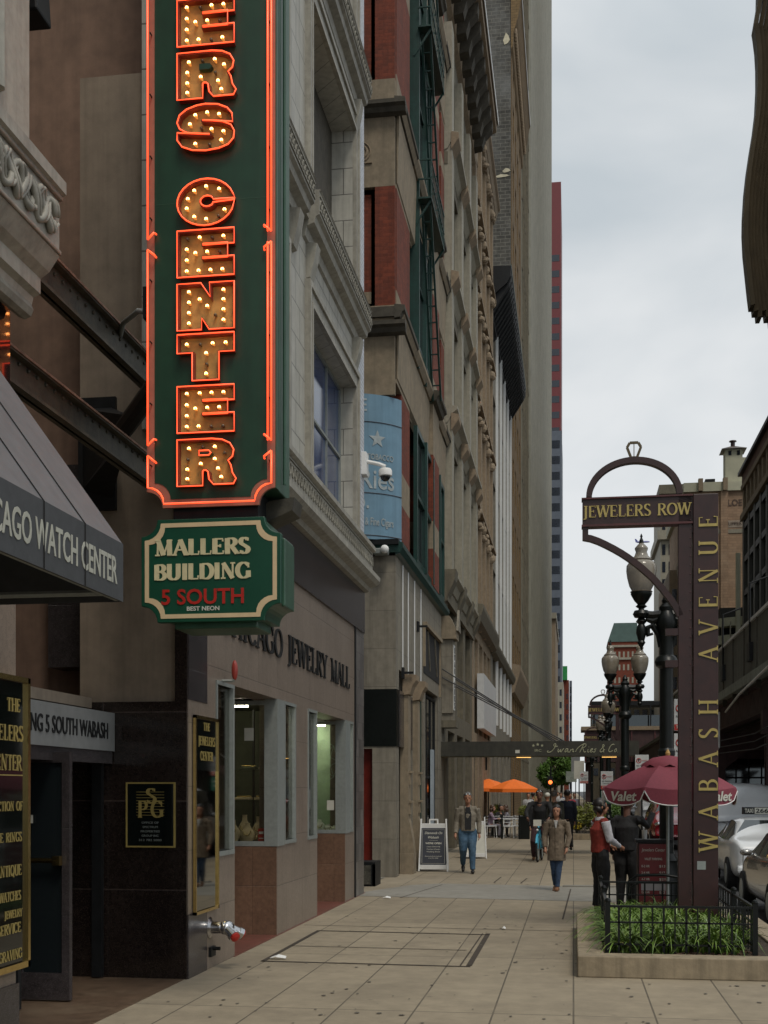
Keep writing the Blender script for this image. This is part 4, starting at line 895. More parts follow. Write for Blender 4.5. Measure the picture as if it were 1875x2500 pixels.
# --- ribbed high-rise
B7 = thing('ribbed_skyscraper', 'grey ribbed metal-clad skyscraper, the tallest at the end of the left row', 'building', (-12, 140, 0))
MB().box(-30, X+.05, 88.0, 101, 0, 150).build('smooth_bay', M['tower_panel'], B7)
r_ = MB(); 
for i in range(9): r_.box(X+.05, X+.12, 88.4+i*1.35, 88.46+i*1.35, 0, 150)
for i in range(30): r_.box(X+.05, X+.10, 88, 101, 4+i*5.0, 4.15+i*5.0)
r_.build('panel_joints', M['olive_stone'], B7)
MB().box(-30, X-.1, 101, 198, 0, 150).build('wall', M['tower_rib'], B7)
r_ = MB(); y = 101
while y < 198: r_.prism([(0,0),(.34,.25),(.34,.75),(0,1.0)], (X-.1,y,0), (1,0,0), (0,1,0), (0,0,150)); y += 1.9
r_.build('ribs', M['tower_rib'], B7)
# --- far buildings on the left
def block(name, label, cat, x0, x1, y0, y1, z1, mm, wins=None, wm='win_far', side='y', grid=None, roof=None, z0=0, sx=None, group=None):
    t = thing(name, label, cat, ((x0+x1)/2, (y0+y1)/2, 0), group)
    MB().box(x0, x1, y0, y1, z0, z1).build('wall', M[mm], t)
    if grid:
        (nx, nz, fx, fz, za, zb) = grid
        g = MB(); dx = (x1-x0)/nx; dz = (zb-za)/nz
        k_ = 0
        for i in range(nx):
            for k in range(nz):
                if nx*nz <= 90:
                    MB().box(x0+dx*(i+.5-fx/2), x0+dx*(i+.5+fx/2), y0-.06, y0+.02, za+dz*(k+.5-fz/2), za+dz*(k+.5+fz/2)).build('window', M[wm], t)
                else: g.box(x0+dx*(i+.5-fx/2), x0+dx*(i+.5+fx/2), y0-.06, y0+.02, za+dz*(k+.5-fz/2), za+dz*(k+.5+fz/2))
        if g.v: tag(g.build('window', M[wm], t), kind='stuff')
    if sx is not None:   # windows on the street side x=sx
        (X_, ny, nz, za, zb) = sx
        dy = (y1-y0)/ny; dz = (zb-za)/nz
        for i in range(ny):
            g = MB()
            for k in range(nz): g.box(X_-.02, X_+.05, y0+dy*(i+.25), y0+dy*(i+.75), za+dz*(k+.25), za+dz*(k+.8))
            g.build('window', M[wm], t)
    return t
block('beige_building', 'low tan stone building just beyond the ribbed skyscraper', 'building', -14, -3.1, 215, 250, 32, 'tan_stone', grid=(4,6,.4,.6,8,30))
MB().box(-14.1, -2.9, 214.5, 250, 31.6, 32.6).build('parapet', M['pale_trim'], bpy.data.objects['beige_building'])
t = block('blue_grey_tower', 'blue grey office tower standing in front of the red skyscraper', 'building', -26, -3.05, 330, 360, 97.5, 'blue_grey', grid=(6,22,.72,.5,4,96))
t = block('red_skyscraper', 'dark red skyscraper with rows of black windows rising behind the ribbed tower', 'building', -40, -3.95, 400, 440, 198, 'cna_red', grid=(9,34,.74,.42,4,176))
block('brick_tower', 'small far brick tower with bright green rooftop billboard', 'building', -4.2, -1.6, 452, 470, 42, 'brick_red', grid=(2,9,.4,.5,4,38))
MB().box(-4.1, -2.2, 451, 453, 42, 47).build('billboard', mat('green_billboard', (.02,.30,.07), .5, .2, 1), bpy.data.objects['brick_tower'])
block('glass_tower', 'slim blue glass tower seen past the green rooftop billboard', 'building', -1.6, -.6, 500, 510, 46, 'blue_grey', grid=(1,12,.8,.7,2,44))
block('cream_building', 'pale cream building at the vanishing end of the street on the left', 'building', -5.0, -2.4, 300, 320, 28, 'pale_trim', grid=(2,8,.4,.5,3,27))
# --- far right
t = block('mansard_tower', 'red brick apartment tower with green mansard roof behind the double street lamp', 'building', 8.3, 15.6, 300, 312, 37.5, 'brick_red', grid=(7,11,.42,.45,2,36), wm='pale_trim')
MB().prism([(8.1,37.5),(15.8,37.5),(15.0,42),(9.6,42)], (0,299.8,0), (1,0,0), (0,0,1), (0,12.4,0)).build('roof', mat('green_copper_roof', (.075,.125,.11), .6, .15, .6), t)
for z in (36.2, 33.2): MB().box(8.2, 15.7, 299.6, 300, z, z+.5).build('pale_band', M['pale_trim'], t)
block('long_low_building', 'long pale low building behind the lamp posts with rows of small windows', 'building', 3.5, 22, 240, 260, 19, 'olive_stone', grid=(12,5,.6,.5,4,18))
block('beige_corner_block', 'beige stone block directly left of the tall maroon post', 'building', 13.4, 22, 178, 200, 33, 'tan_stone', grid=(6,9,.45,.55,3,31))
t = block('white_windowed_tower', 'pale building with dense vertical window strips seen between the arch and post', 'building', 15.2, 22, 222, 240, 55, 'pale_trim', grid=(6,16,.5,.6,3,52))
MB().box(14.6, 22.4, 221, 241, 46, 47.6).build('belt_cornice', M['pale_trim'], t)
MB().box(14.9, 22.4, 221, 241, 54, 55.6).build('cornice', M['olive_stone'], t)
# painted brick wall building with penthouse
PB = thing('painted_brick_building', 'tan brick building with faded painted wall advert and a cream rooftop water-tank house', 'building', (19, 170, 0))
Yp = 165.0
def px_x(px, Y): d = ray(px, 1930); return d.x/d.y*Y
def px_z(py, Y, px=1750): d = ray(px, py); return EYE+d.z/d.y*Y
x0 = px_x(1678, Yp); xr = px_x(1818, Yp)+4
fb = mat('faded_tan_brick', (.42,.28,.18), .85, .2, .8, block=(1.0,.35,.04,.75,.5,'v'), bcol=.8, stain=(.15,.6,(.42,.33,.24)))
MB().box(x0, xr, Yp, Yp+30, 0, px_z(1200,Yp)).build('wall', fb, PB)
MB().box(x0-.5, xr, Yp-.4, Yp+30, px_z(1200,Yp), px_z(1178,Yp)).build('parapet', mat('cream_painted_wall', (.47,.46,.34), .7, .12, .6), PB)
for pxa in (1704, 1764): MB().box(px_x(pxa,Yp), px_x(pxa+11,Yp), Yp-.8, Yp, px_z(1200,Yp), px_z(1170,Yp)).build('parapet_pier', M['tan_stone'], PB)
MB().box(px_x(1759,Yp), px_x(1777,Yp), Yp-.3, Yp, 0, px_z(1200,Yp)).build('wall_pier', fb, PB)
MB().box(px_x(1752,Yp), xr, Yp-.08, Yp, px_z(1293,Yp), px_z(1303,Yp)).build('painted_band', M['pale_trim'], PB)
MB().box(px_x(1777,Yp), px_x(1813,Yp), Yp-.05, Yp, px_z(1289,Yp), px_z(1272,Yp)).build('painted_band', mat('faded_pale_paint', (.40,.33,.26), .8, .2, 1), PB)
s = MB(); sans(s, 'LOE', (px_x(1777,Yp), Yp-.03, px_z(1236,Yp)), (1,0,0), (0,0,1), .8, 1.8, depth=.02, bold=.03, nrm=(0,-1,0)); sans(s, 'UPPER', (px_x(1778,Yp), Yp-.10, px_z(1284,Yp)), (1,0,0), (0,0,1), .45, 1.7, depth=.02, nrm=(0,-1,0))
s.build('painted_lettering', mat('faded_brown_paint', (.13,.09,.07), .9, .3, 2), PB)
c_ = M['cream_painted_wall'] if 'cream_painted_wall' in M else MATS['cream_painted_wall']
hx0, hx1 = px_x(1771,Yp), px_x(1813,Yp)
MB().box(hx0, hx1, Yp, Yp+2.4, px_z(1180,Yp), px_z(1098,Yp)).build('water_tank_house', c_, PB)
MB().box(hx1, hx1+3, Yp+.2, Yp+2.4, px_z(1180,Yp), px_z(1118,Yp)).build('tank_house_wing', c_, PB)
hz = px_z(1098,Yp)
MB().add([(hx0-.5,Yp-.5,hz),(hx1+.5,Yp-.5,hz),(hx1+.5,Yp+2.9,hz),(hx0-.5,Yp+2.9,hz),((hx0+hx1)/2-.3,Yp+1,hz+.65),((hx0+hx1)/2+.3,Yp+1,hz+.65),((hx0+hx1)/2+.3,Yp+1.4,hz+.65),((hx0+hx1)/2-.3,Yp+1.4,hz+.65)], [(3,2,1,0),(0,1,5,4),(1,2,6,5),(2,3,7,6),(3,0,4,7),(4,5,6,7)]).build('tank_house_roof', mat('grey_brown_roof', (.12,.10,.09), .7, .2, 2), PB)
MB().lathe([(.28,0),(.28,.65),(.5,.68),(.45,.8),(.05,.9)], ((hx0+hx1)/2, Yp+1.2, hz+.6), 12).build('chimney_vent', M['maroon'], PB)
for a in (.18,.68): MB().box(hx0+(hx1-hx0)*a, hx0+(hx1-hx0)*(a+.17), Yp-.06, Yp, hz-.78, hz-.2).build('window', M['win_far'], PB)
MB().box(px_x(1724,Yp), px_x(1748,Yp), Yp+1, Yp+3, px_z(1178,Yp), px_z(1164,Yp)).build('rooftop_cooler', M['black_steel'], PB)
# parking structure with curved decks
PG = thing('parking_garage', 'cream concrete parking garage with stacked curved decks in front of the painted brick wall', 'building', (18, 150, 0))
Yg = 158.0
for i in range(7):
    za = px_z(1790-i*42-8, Yg)
    pts = [(px_x(1753,Yg), Yg+.5), (px_x(1753,Yg)+1.2, Yg-.6), (px_x(1753,Yg)+2.8, Yg-1.6), (px_x(1753,Yg)+4.2, Yg-2.2), (px_x(1753,Yg)+9, Yg-2.4), (px_x(1753,Yg)+9, Yg+6), (px_x(1753,Yg), Yg+6)]
    MB().prism(pts, (0,0,za), (1,0,0), (0,1,0), (0,0,1.05)).build('deck', c_, PG)
for pxa in (1760, 1780): MB().box(px_x(pxa,Yg), px_x(pxa+2.5,Yg), Yg-.9, Yg-.6, 0, px_z(1520,Yg)).build('column', M['pale_trim'], PG)
MB().box(px_x(1790,Yg), px_x(1800,Yg), Yg-3, Yg-2.3, 0, px_z(1362,Yg)).build('stair_tower', c_, PG)
MB().box(px_x(1753,Yg)+.4, px_x(1753,Yg)+9, Yg+1.5, Yg+6, 0, px_z(1480,Yg)).build('dark_interior', M['black'], PG)
# dark right-hand building
RB = thing('dark_office_building', 'dark brown office building with ribbon windows at the right edge above the elevated railway', 'building', (24, 126, 0))
XR = 20.0; Y0, Y1, ZT = 88, 152, 39.6
m = MB(); cl = [(89+i*4.5, 92.3+i*4.5) for i in range(14)]
rw = [(1,4.5)]+[(6+i*4.0, 8.9+i*4.0) for i in range(7)]+[(34.3,37.2)]
m2 = MB(); cur = Y0
for (a, b) in cl: m2.box(XR, XR+.5, cur, a, 0, ZT-5.6); cur = b
m2.box(XR, XR+.5, cur, Y1, 0, ZT-5.6)
m2.build('pier', mat('dark_bronze_pier', (.05,.05,.04), .6, .3, 1), RB)
MB().box(XR+.35, XR+30, Y0, Y1, 0, ZT-5.6).build('glass_wall', mat('dark_green_glass_wall', (.02,.028,.024), .15, .4, .3, spec=.6), RB)
fl = MB()
for (z0, z1) in rw[:-1]: fl.box(XR+.05, XR+.45, Y0, Y1, z1, z1+.7)
fl.build('spandrel', M['black_steel'], RB)
MB().box(XR-.3, XR+30, Y0, Y1, ZT-5.6, ZT-4.9).build('belt_course', M['tan_stone'], RB)
pr = MB(); 
for i in range(22): pr.box(XR, XR+.5, Y0+i*3, Y0+.8+i*3, ZT-4.9, ZT-2.0)
pr.build('pier', M['tan_stone'], RB)
MB().box(XR+.4, XR+30, Y0, Y1, ZT-4.9, ZT-2.0).build('glass_wall', M['win_far'], RB)
MB().box(XR-.2, XR+30, Y0, Y1, ZT-2.0, ZT-1.4).build('belt_course', M['tan_stone'], RB)
MB().box(XR-.05, XR+30, Y0, Y1, ZT-1.4, ZT-.1).build('attic', mat('brown_red_brick_attic', (.16,.08,.06), .85, .2, 1), RB)
MB().box(XR-.5, XR+30, Y0, Y1+.4, ZT-.1, ZT+.3).build('roof_edge', M['black_steel'], RB)
rt_ = MB()
for (y, h) in ((143,2.2),(139,1.2),(146,1.0),(128,3),(110,1.4)): rt_.box(XR+1, XR+1.5, y, y+.5, ZT, ZT+h)
rt_.build('roof_vents', M['black_steel'], RB)
# sculptural ribbed crown, overhanging the street from the roof of the tower behind
RC = thing('ribbed_tower', 'brown ribbed metal tower with curving wavy edge leaning in from the upper right', 'tower', (24, 100, ZT))
Yc = 112.0
prof = [(1852,-60),(1850,0),(1846,20),(1842,40),(1838,60),(1840,75),(1844,110),(1846,150),(1846,200),(1843,260),(1837,310),(1829,360),(1822,410),(1817,460),(1814,520),(1814,560),(1817,610),(1823,660),(1829,710),(1834,745)]
P2 = [atY(px, py, Yc) for px, py in prof]
fin = MB(); nf = 16
for k in range(nf):
    dx = k*.42; dz = (0, .5, -.2, .3)[k % 4]
    pts = [(p.x+dx+.35*math.sin(k*.5+i*.18)*.4, p.z) for i, p in enumerate(P2)]
    poly = pts+[(q[0]+.34, q[1]) for q in reversed(pts)]
    zb = -.35*(k % 3)+(k*.12 if k > 5 else 0)
    poly[len(pts)-1] = (poly[len(pts)-1][0], poly[len(pts)-1][1]+zb); poly[len(pts)] = (poly[len(pts)][0], poly[len(pts)][1]+zb)
    # stack: each fin as a strip of quads with depth
    for i in range(len(pts)-1):
        (xa, za), (xb, zb2) = pts[i], pts[i+1]
        if i == len(pts)-2: zb2 += zb
        fin.add([(xa,Yc+k*.5,za),(xa+.36,Yc+k*.5-.25,za),(xb+.36,Yc+k*.5-.25,zb2),(xb,Yc+k*.5,zb2),(xa,Yc+k*.5+1.6,za),(xa+.36,Yc+k*.5+1.6,za),(xb+.36,Yc+k*.5+1.6,zb2),(xb,Yc+k*.5+1.6,zb2)],
                [(0,1,2,3),(7,6,5,4),(0,3,7,4),(1,5,6,2),(0,4,5,1),(3,2,6,7)])
fin.build('fins', mat('brown_bronze_fins', (.075,.055,.03), .5, .2, .5, streak=.3), RC)
MB().box(22, 34, Yc-4, Yc+16, ZT-2, 110).build('core', MATS['brown_bronze_fins'], RC)
# ================================================================== neon blade sign
ns = thing('neon_sign', 'tall green vertical sign with orange neon border and bulb-lit letters ERS CENTER', 'sign', (-2.8, 9.5, 4.0))
SY = 9.2; SX0, SX1, SZ0, SZ1 = -3.292, -2.262, 4.02, 11.6
cr_ = .13
def notched(x0, x1, z0, z1, r, n=6, top=True):
    P = []
    P += [(x0+r*math.cos(R(a)), z0+r*math.sin(R(a))) for a in [90-90*i/n for i in range(n+1)]]
    P += [(x1-r*math.cos(R(a)), z0+r*math.sin(R(a))) for a in [90*i/n for i in range(n+1)]]
    if top:
        P += [(x1-r*math.cos(R(a)), z1-r*math.sin(R(a))) for a in [90-90*i/n for i in range(n+1)]]
        P += [(x0+r*math.cos(R(a)), z1-r*math.sin(R(a))) for a in [90*i/n for i in range(n+1)]]
    else: P += [(x1, z1), (x0, z1)]
    return P
MB().box(SX0+.02, SX1-.005, SY+.03, SY+.50, SZ0+.13, SZ1).build('cabinet', M['green_side'], ns, bevel=.008)
MB().prism(notched(SX0-.0, SX1+.0, SZ0, SZ1, cr_, top=False), (0,SY,0), (1,0,0), (0,0,1), (0,.03,0)).build('border_band', M['salmon'], ns)
MB().prism(notched(SX0+.065, SX1-.065, SZ0+.065, SZ1, cr_+.0, top=False), (0,SY-.004,0), (1,0,0), (0,0,1), (0,.01,0)).build('face', M['green_sign'], ns)
q = MB()
for z in (6.38, 8.7): q.box(SX0+.065, SX1-.065, SY-.0055, SY-.003, z, z+.006)
for z in (4.6,5.3,6.0,6.7,7.4,8.1): q.box(SX1-.03, SX1+.012, SY+.05, SY+.06, z, z+.7)
q.tube([(SX1+.02,SY+.22,SZ0+.2),(SX1+.02,SY+.22,SZ1)], .014, 6)
q.build('seam_trim', M['green_side'], ns)
MB().box(SX1-.005, SX1+.012, SY+.0, SY+.07, SZ0+.12, SZ1).build('edge_channel', M['green_side'], ns, bevel=.004)
MB().box(SX0+.2, SX1-.15, SY+.05, SY+.45, 3.93, SZ0+.13).build('hanger_plate', M['black_steel'], ns)
# neon border: two straight runs with notched bottom
def ntube(name, pts, r, parent=ns, n=7, closed=False): return MB().tube(pts, r, n, closed).build(name, M['neon'], parent, smooth=True)
bz = SY-.045
ins = .022
bp = notched(SX0+ins, SX1-ins, SZ0+ins, SZ1, cr_, 5, top=False)
lo = [p for p in bp if p[1] < 4.5]
pts = [(SX0+ins, bz, 4.42)]+[(a, bz, b) for a, b in lo]+[(SX1-ins, bz, 4.42)]
ntube('neon_tube', pts, .0075)
for (x, za, zb) in ((SX0+ins,4.50,6.02),(SX0+ins,6.10,8.6),(SX1-ins,4.50,6.02),(SX1-ins,6.10,8.6),(SX1-ins-.028,4.50,6.02),(SX1-ins-.028,6.10,8.6),(SX0+ins,8.68,11.4),(SX1-ins,8.68,11.4)):
    ntube('neon_tube', [(x, bz, za), (x, bz, zb)], .0070)
    s_ = 1 if x < -3 else -1
for (x, s_) in ((SX0+ins,1),(SX1-ins,-1)):
    for z in (4.46, 6.06, 8.64):
        ntube('neon_tube', [(x, bz, z+.04), (x+.055*s_, bz-.01, z+.085), (x+.06*s_, bz+.03, z+.09)], .008)
        ntube('neon_tube', [(x, bz, z-.04), (x+.055*s_, bz-.01, z-.085), (x+.06*s_, bz+.03, z-.09)], .008)
cl = MB()
for x in (SX0+.04, SX1-.04):
    z = 4.35
    while z < 11.3: cl.tube([(x,SY,z),(x,bz+.005,z)], .006, 5); z += .48
cl.build('tube_clips', M['black_steel'], ns)
# letters
LET = {
'E': ([(0,0),(1,0),(1,.36),(.42,.36),(.42,.41),(.88,.41),(.88,.67),(.42,.67),(.42,.72),(1,.72),(1,1),(0,1)], None,
      [(.14,.12),(.36,.12),(.58,.12),(.80,.12),(.14,.37),(.14,.62),(.30,.53),(.52,.54),(.74,.54),(.14,.88),(.38,.88),(.60,.88),(.82,.88)]),
'T': ([(0,1),(1,1),(1,.64),(.72,.64),(.72,0),(.28,0),(.28,.64),(0,.64)], None, [(.14,.82),(.38,.82),(.62,.82),(.86,.82),(.5,.60),(.5,.36),(.5,.13)]),
'N': ([(0,1),(.40,1),(.60,.66),(.60,1),(1,1),(1,0),(.58,0),(.42,.28),(.40,0),(0,0)], None, [(.18,.14),(.18,.38),(.18,.62),(.18,.86),(.38,.68),(.52,.52),(.66,.32),(.82,.18),(.82,.42),(.82,.65),(.82,.87)]),
'R': ([(0,0),(0,1),(.62,1),(.80,.97),(.93,.89),(.99,.76),(.97,.63),(.88,.53),(.94,.40),(.97,.22),(1.03,.10),(1,.02),(.66,.02),(.59,.12),(.57,.30),(.52,.35),(.45,.35),(.42,.30),(.42,0)],
      [(.38,.66),(.38,.77),(.56,.77),(.60,.715),(.56,.66)], [(.15,.14),(.15,.36),(.15,.60),(.18,.84),(.42,.88),(.66,.86),(.83,.72),(.66,.58),(.40,.48),(.72,.36),(.78,.16)]),
'S': ([(.97,.62),(.6,.68),(.44,.70),(.40,.67),(.44,.63),(.62,.605),(.82,.56),(.95,.48),(1,.36),(.99,.22),(.90,.10),(.74,.03),(.5,0),(.26,.03),(.08,.12),(.0,.26),(.0,.38),(.45,.315),(.58,.30),(.62,.335),(.57,.37),(.36,.40),(.16,.44),(.04,.53),(0,.65),(.04,.80),(.16,.91),(.34,.98),(.5,1),(.72,.97),(.88,.88),(.96,.76)], None,
      [(.30,.82),(.52,.86),(.74,.80),(.20,.62),(.40,.53),(.60,.47),(.82,.40),(.78,.20),(.55,.14),(.30,.16)]),
'C': ([(1,.585)]+[(.5+.5*math.cos(R(a)), .5+.5*math.sin(R(a))) for a in range(16,350,14)]+[(1,.475),(.66,.475)]+[(.53+.155*math.cos(R(a)), .52+.16*math.sin(R(a))) for a in range(-20,-345,-25)]+[(.66,.585)], None,
      [(.16,.62),(.28,.80),(.50,.88),(.74,.80),(.14,.40),(.28,.20),(.50,.13),(.72,.20),(.84,.32)]),
'W': ([(0,1),(.3,1),(.36,.5),(.42,1),(.6,1),(.66,.5),(.72,1),(1,1),(.82,0),(.58,0),(.5,.4),(.44,0),(.2,0)], None, [(.2,.8),(.3,.2),(.5,.7),(.7,.2),(.82,.8)]),
'L': ([(0,0),(1,0),(1,.36),(.42,.36),(.42,1),(0,1)], None, [(.2,.2),(.5,.18),(.8,.18),(.2,.5),(.2,.8)]),
}
def offset(poly, d):
    n = len(poly); A = sum(poly[i][0]*poly[(i+1)%n][1]-poly[(i+1)%n][0]*poly[i][1] for i in range(n)); s_ = 1 if A > 0 else -1
    out = []
    for i in range(n):
        p0, p1, p2 = poly[i-1], poly[i], poly[(i+1)%n]
        e1 = Vector((p1[0]-p0[0], p1[1]-p0[1])); e2 = Vector((p2[0]-p1[0], p2[1]-p1[1]))
        if e1.length < 1e-9 or e2.length < 1e-9: out.append(p1); continue
        e1.normalize(); e2.normalize(); n1 = Vector((e1.y, -e1.x))*s_; n2 = Vector((e2.y, -e2.x))*s_
        b = n1+n2; k = max(.45, 1+n1.dot(n2)); b = b/k
        out.append((p1[0]+b.x*d, p1[1]+b.y*d))
    return out
bulb_mesh = {}
def sign_letter(ch, zc, off, label):
    poly, hole, bulbs = LET[ch]
    W_, H_ = (.430, .335)
    cx = -2.79; x0 = cx-W_/2-.005; z0 = zc+.012
    def T(pl): return [(x0+a*W_, z0+b*H_) for a, b in pl]
    P = T(poly)
    back = MB().prism(P, (0,SY-.012,0), (1,0,0), (0,0,1), (0,.006,0)).build('letter', M['tan_metal'], ns)
    back['label'] = label
    rim = MB(); O = offset(P, .006); n = len(P)
    fr = SY-.065
    V = [(a, SY-.004, b) for a, b in O]+[(a, fr, b) for a, b in O]+[(a, fr, b) for a, b in P]+[(a, SY-.011, b) for a, b in P]
    rim.add(V, [(i,(i+1)%n,n+(i+1)%n,n+i) for i in range(n)]+[(n+i,n+(i+1)%n,2*n+(i+1)%n,2*n+i) for i in range(n)]+[(2*n+i,2*n+(i+1)%n,3*n+(i+1)%n,3*n+i) for i in range(n)])
    rim.build('rim', M['letter_rim'], back)
    ntube('neon_outline', [(a, SY-.075, b) for a, b in offset(P, .012)], .0058, back, 6, True)
    if hole:
        HP = T(hole); MB().prism(offset(HP, .004), (0,SY-.06,0), (1,0,0), (0,0,1), (0,.05,0)).build('counter', M['green_sign'], back)
        if zc < 4.3: ntube('neon_outline', [(a, SY-.075, b) for a, b in HP], .006, back, 6, True)
    for i, (a, b) in enumerate(bulbs):
        p = (x0+a*W_, SY-.035, z0+b*H_)
        key = i in off
        if 'g' not in bulb_mesh:
            q = MB().lathe([(.008,-.022),(.010,-.008),(.0135,.004),(.0125,.014),(.006,.02)], (0,0,0), 8); q.v = [(v[0], -v[2], v[1]) for v in q.v]
            bulb_mesh['g'] = q
            f_ = MB(); f_.tube([(.009*math.sin(t), -.026, .009*math.cos(t)) for t in [(-2.2+k*.63) for k in range(8)]], .0042, 5); bulb_mesh['f'] = f_
        o_ = MB(); o_.add([(v[0]+p[0], v[1]+p[1], v[2]+p[2]) for v in bulb_mesh['g'].v], bulb_mesh['g'].f); bo = o_.build('bulb', M['bulb_off'] if key else M['bulb_glass'], back, smooth=True)
        if not key:
            # filament ring merged in the same bulb mesh with its own glowing material
            me = bo.data; me.materials.append(M['bulb_on']); nv = len(me.vertices)
            fm = MB(); fm.add([tuple(v.co) for v in me.vertices], [tuple(p_.vertices) for p_ in me.polygons]); nf0 = len(fm.f)
            fm.add([(v[0]+p[0], v[1]+p[1], v[2]+p[2]) for v in bulb_mesh['f'].v], bulb_mesh['f'].f)
            me2 = bpy.data.meshes.new('bulb'); me2.from_pydata(fm.v, [], fm.f); me2.materials.append(M['bulb_glass']); me2.materials.append(M['bulb_on'])
            for k_, pl in enumerate(me2.polygons): pl.use_smooth = True; pl.material_index = 1 if k_ >= nf0 else 0
            bo.data = me2; bpy.data.meshes.remove(me)
    return back
for ch, z, off, lb_ in (('R',4.165,(2,4,6),'lowest bulb letter R'),('E',4.575,(2,3),'bulb letter E above the lowest R'),('T',4.975,(1,5),'bulb letter T'),('N',5.365,(6,),'bulb letter N'),('E',5.775,(8,9,11),'bulb letter E under the C'),('C',6.165,(7,),'bulb letter C'),
    ('S',6.74,(4,8),'bulb letter S'),('R',7.145,(4,7),'upper bulb letter R'),('E',7.555,(2,8,10),'topmost visible bulb letter E'),('L',7.965,(),'bulb letter L'),('E',8.375,(),'bulb letter E near the top'),('W',8.785,(),'bulb letter W'),('E',9.195,(),'second highest bulb letter E')):
    sign_letter(ch, z, off, lb_)
# arms
g = MB(); g.tube([(SX0+.03,SY+.25,5.12),(-4.35,11.2,5.12)], .085, 10); 
g.prism([(0,0),(.45,.1),(.30,.0)], (-4.45,11.1,5.2), (.75,-.65,0), (0,0,1), (0,.02,0))
g.add([(-4.75,11.42,5.55),(-4.45,11.42,5.55),(-3.95,10.6,5.2),(-4.2,10.9,5.15),(-4.75,11.42,4.75),(-4.45,11.42,4.65),(-3.95,10.6,5.05),(-4.2,10.9,5.05)], [(0,1,2,3),(4,7,6,5),(1,5,6,2),(0,3,7,4)])
g.box(-4.78, -4.40, 11.40, 11.45, 4.55, 5.65)
g.build('support_arm', M['black_steel'], ns)
MB().tube([(SX0+.03,SY+.2,5.62),(-3.42,9.35,5.63),(-3.55,9.6,5.70),(-3.75,9.9,5.76),(-3.9,10.2,5.74)], .022, 8).build('cable_conduit', M['alu'], ns, smooth=True)
MB().box(SX0-.07, SX0+.02, SY+.1, SY+.3, 5.55, 5.8).build('junction_box', M['black_steel'], ns)
MB().tube([(SX1-.1,SY+.45,4.12),(FX+.02,11.3,4.25)], .05, 8).build('support_arm', M['black_steel'], ns)
MB().prism([(0,0),(.28,.12),(.30,.22),(.1,.20),(-.05,.08)], (SX1-.22,SY+.3,3.92), (1,0,0), (0,0,1), (0,.3,0)).build('corner_bracket', M['beam'], ns)

# MALLERS BUILDING sign
ms = thing('building_name_sign', 'green box sign lettered MALLERS BUILDING 5 SOUTH with cream border', 'sign', (-2.8, 9.5, 3.12))
AX0, AX1, AZ0, AZ1 = -3.33, -2.215, 3.125, 3.925
outer = notched(AX0, AX1, AZ0, AZ1, .13)
MB().prism(outer, (0,SY-.02,0), (1,0,0), (0,0,1), (0,.06,0)).build('face', M['mallers_green'], ms, bevel=.005)
MB().prism(notched(AX0+.05,AX1-.015,AZ0+.02,AZ1-.02,.12), (0,SY+.04,0), (1,0,0), (0,0,1), (0,.46,0)).build('cabinet', M['green_side'], ms)
MB().box(AX0+.25, AX1-.2, SY+.04, SY+.48, AZ0-.045, AZ0+.03).build('base_tray', M['green_side'], ms, bevel=.01)
MB().box(AX1-.02, AX1+.01, SY+.08, SY+.36, AZ0+.12, AZ1-.15).build('side_cover', M['green_side'], ms, bevel=.01)
def ringstrip(mb, A, B, y):
    n = len(A); V = [(a,y,b) for a,b in A]+[(a,y,b) for a,b in B]+[(a,y+.006,b) for a,b in A]+[(a,y+.006,b) for a,b in B]
    F = []
    for i in range(n):
        j = (i+1)%n; F += [(i,j,n+j,n+i),(2*n+j,2*n+i,3*n+i,3*n+j),(i,2*n+i,2*n+j,j),(n+i,n+j,3*n+j,3*n+i)]
    mb.add(V, F)
q = MB(); ringstrip(q, notched(AX0+.03,AX1-.03,AZ0+.03,AZ1-.03,.13), notched(AX0+.063,AX1-.063,AZ0+.063,AZ1-.063,.13), SY-.024); q.build('border', M['cream'] if False else mat('pale_tan_enamel',(.62,.47,.28),.45,.06,12), ms)
s = MB()
def slab(mb, txt, x, z, h, w_):
    serif(mb, txt, (x, SY-.021, z), (1,0,0), (0,0,1), h, w_, thick=.27, depth=.006, nrm=(0,-1,0))
slab(s, 'MALLERS', -3.215, 3.645, .12, .755); slab(s, 'BUILDING', -3.22, 3.455, .12, .765)
s.build('cream_lettering', M['cream'], ms)
s = MB(); sans(s, '5 SOUTH', (-3.165,SY-.021,3.265), (1,0,0), (0,0,1), .115, .66, depth=.006, bold=.018, nrm=(0,-1,0)); s.build('red_lettering', M['redpaint'], ms)
s = MB(); sans(s, 'BEST NEON', (-2.96,SY-.021,3.213), (1,0,0), (0,0,1), .032, .26, depth=.004, bold=.02, nrm=(0,-1,0)); s.build('small_lettering', M['offwhite'], ms)

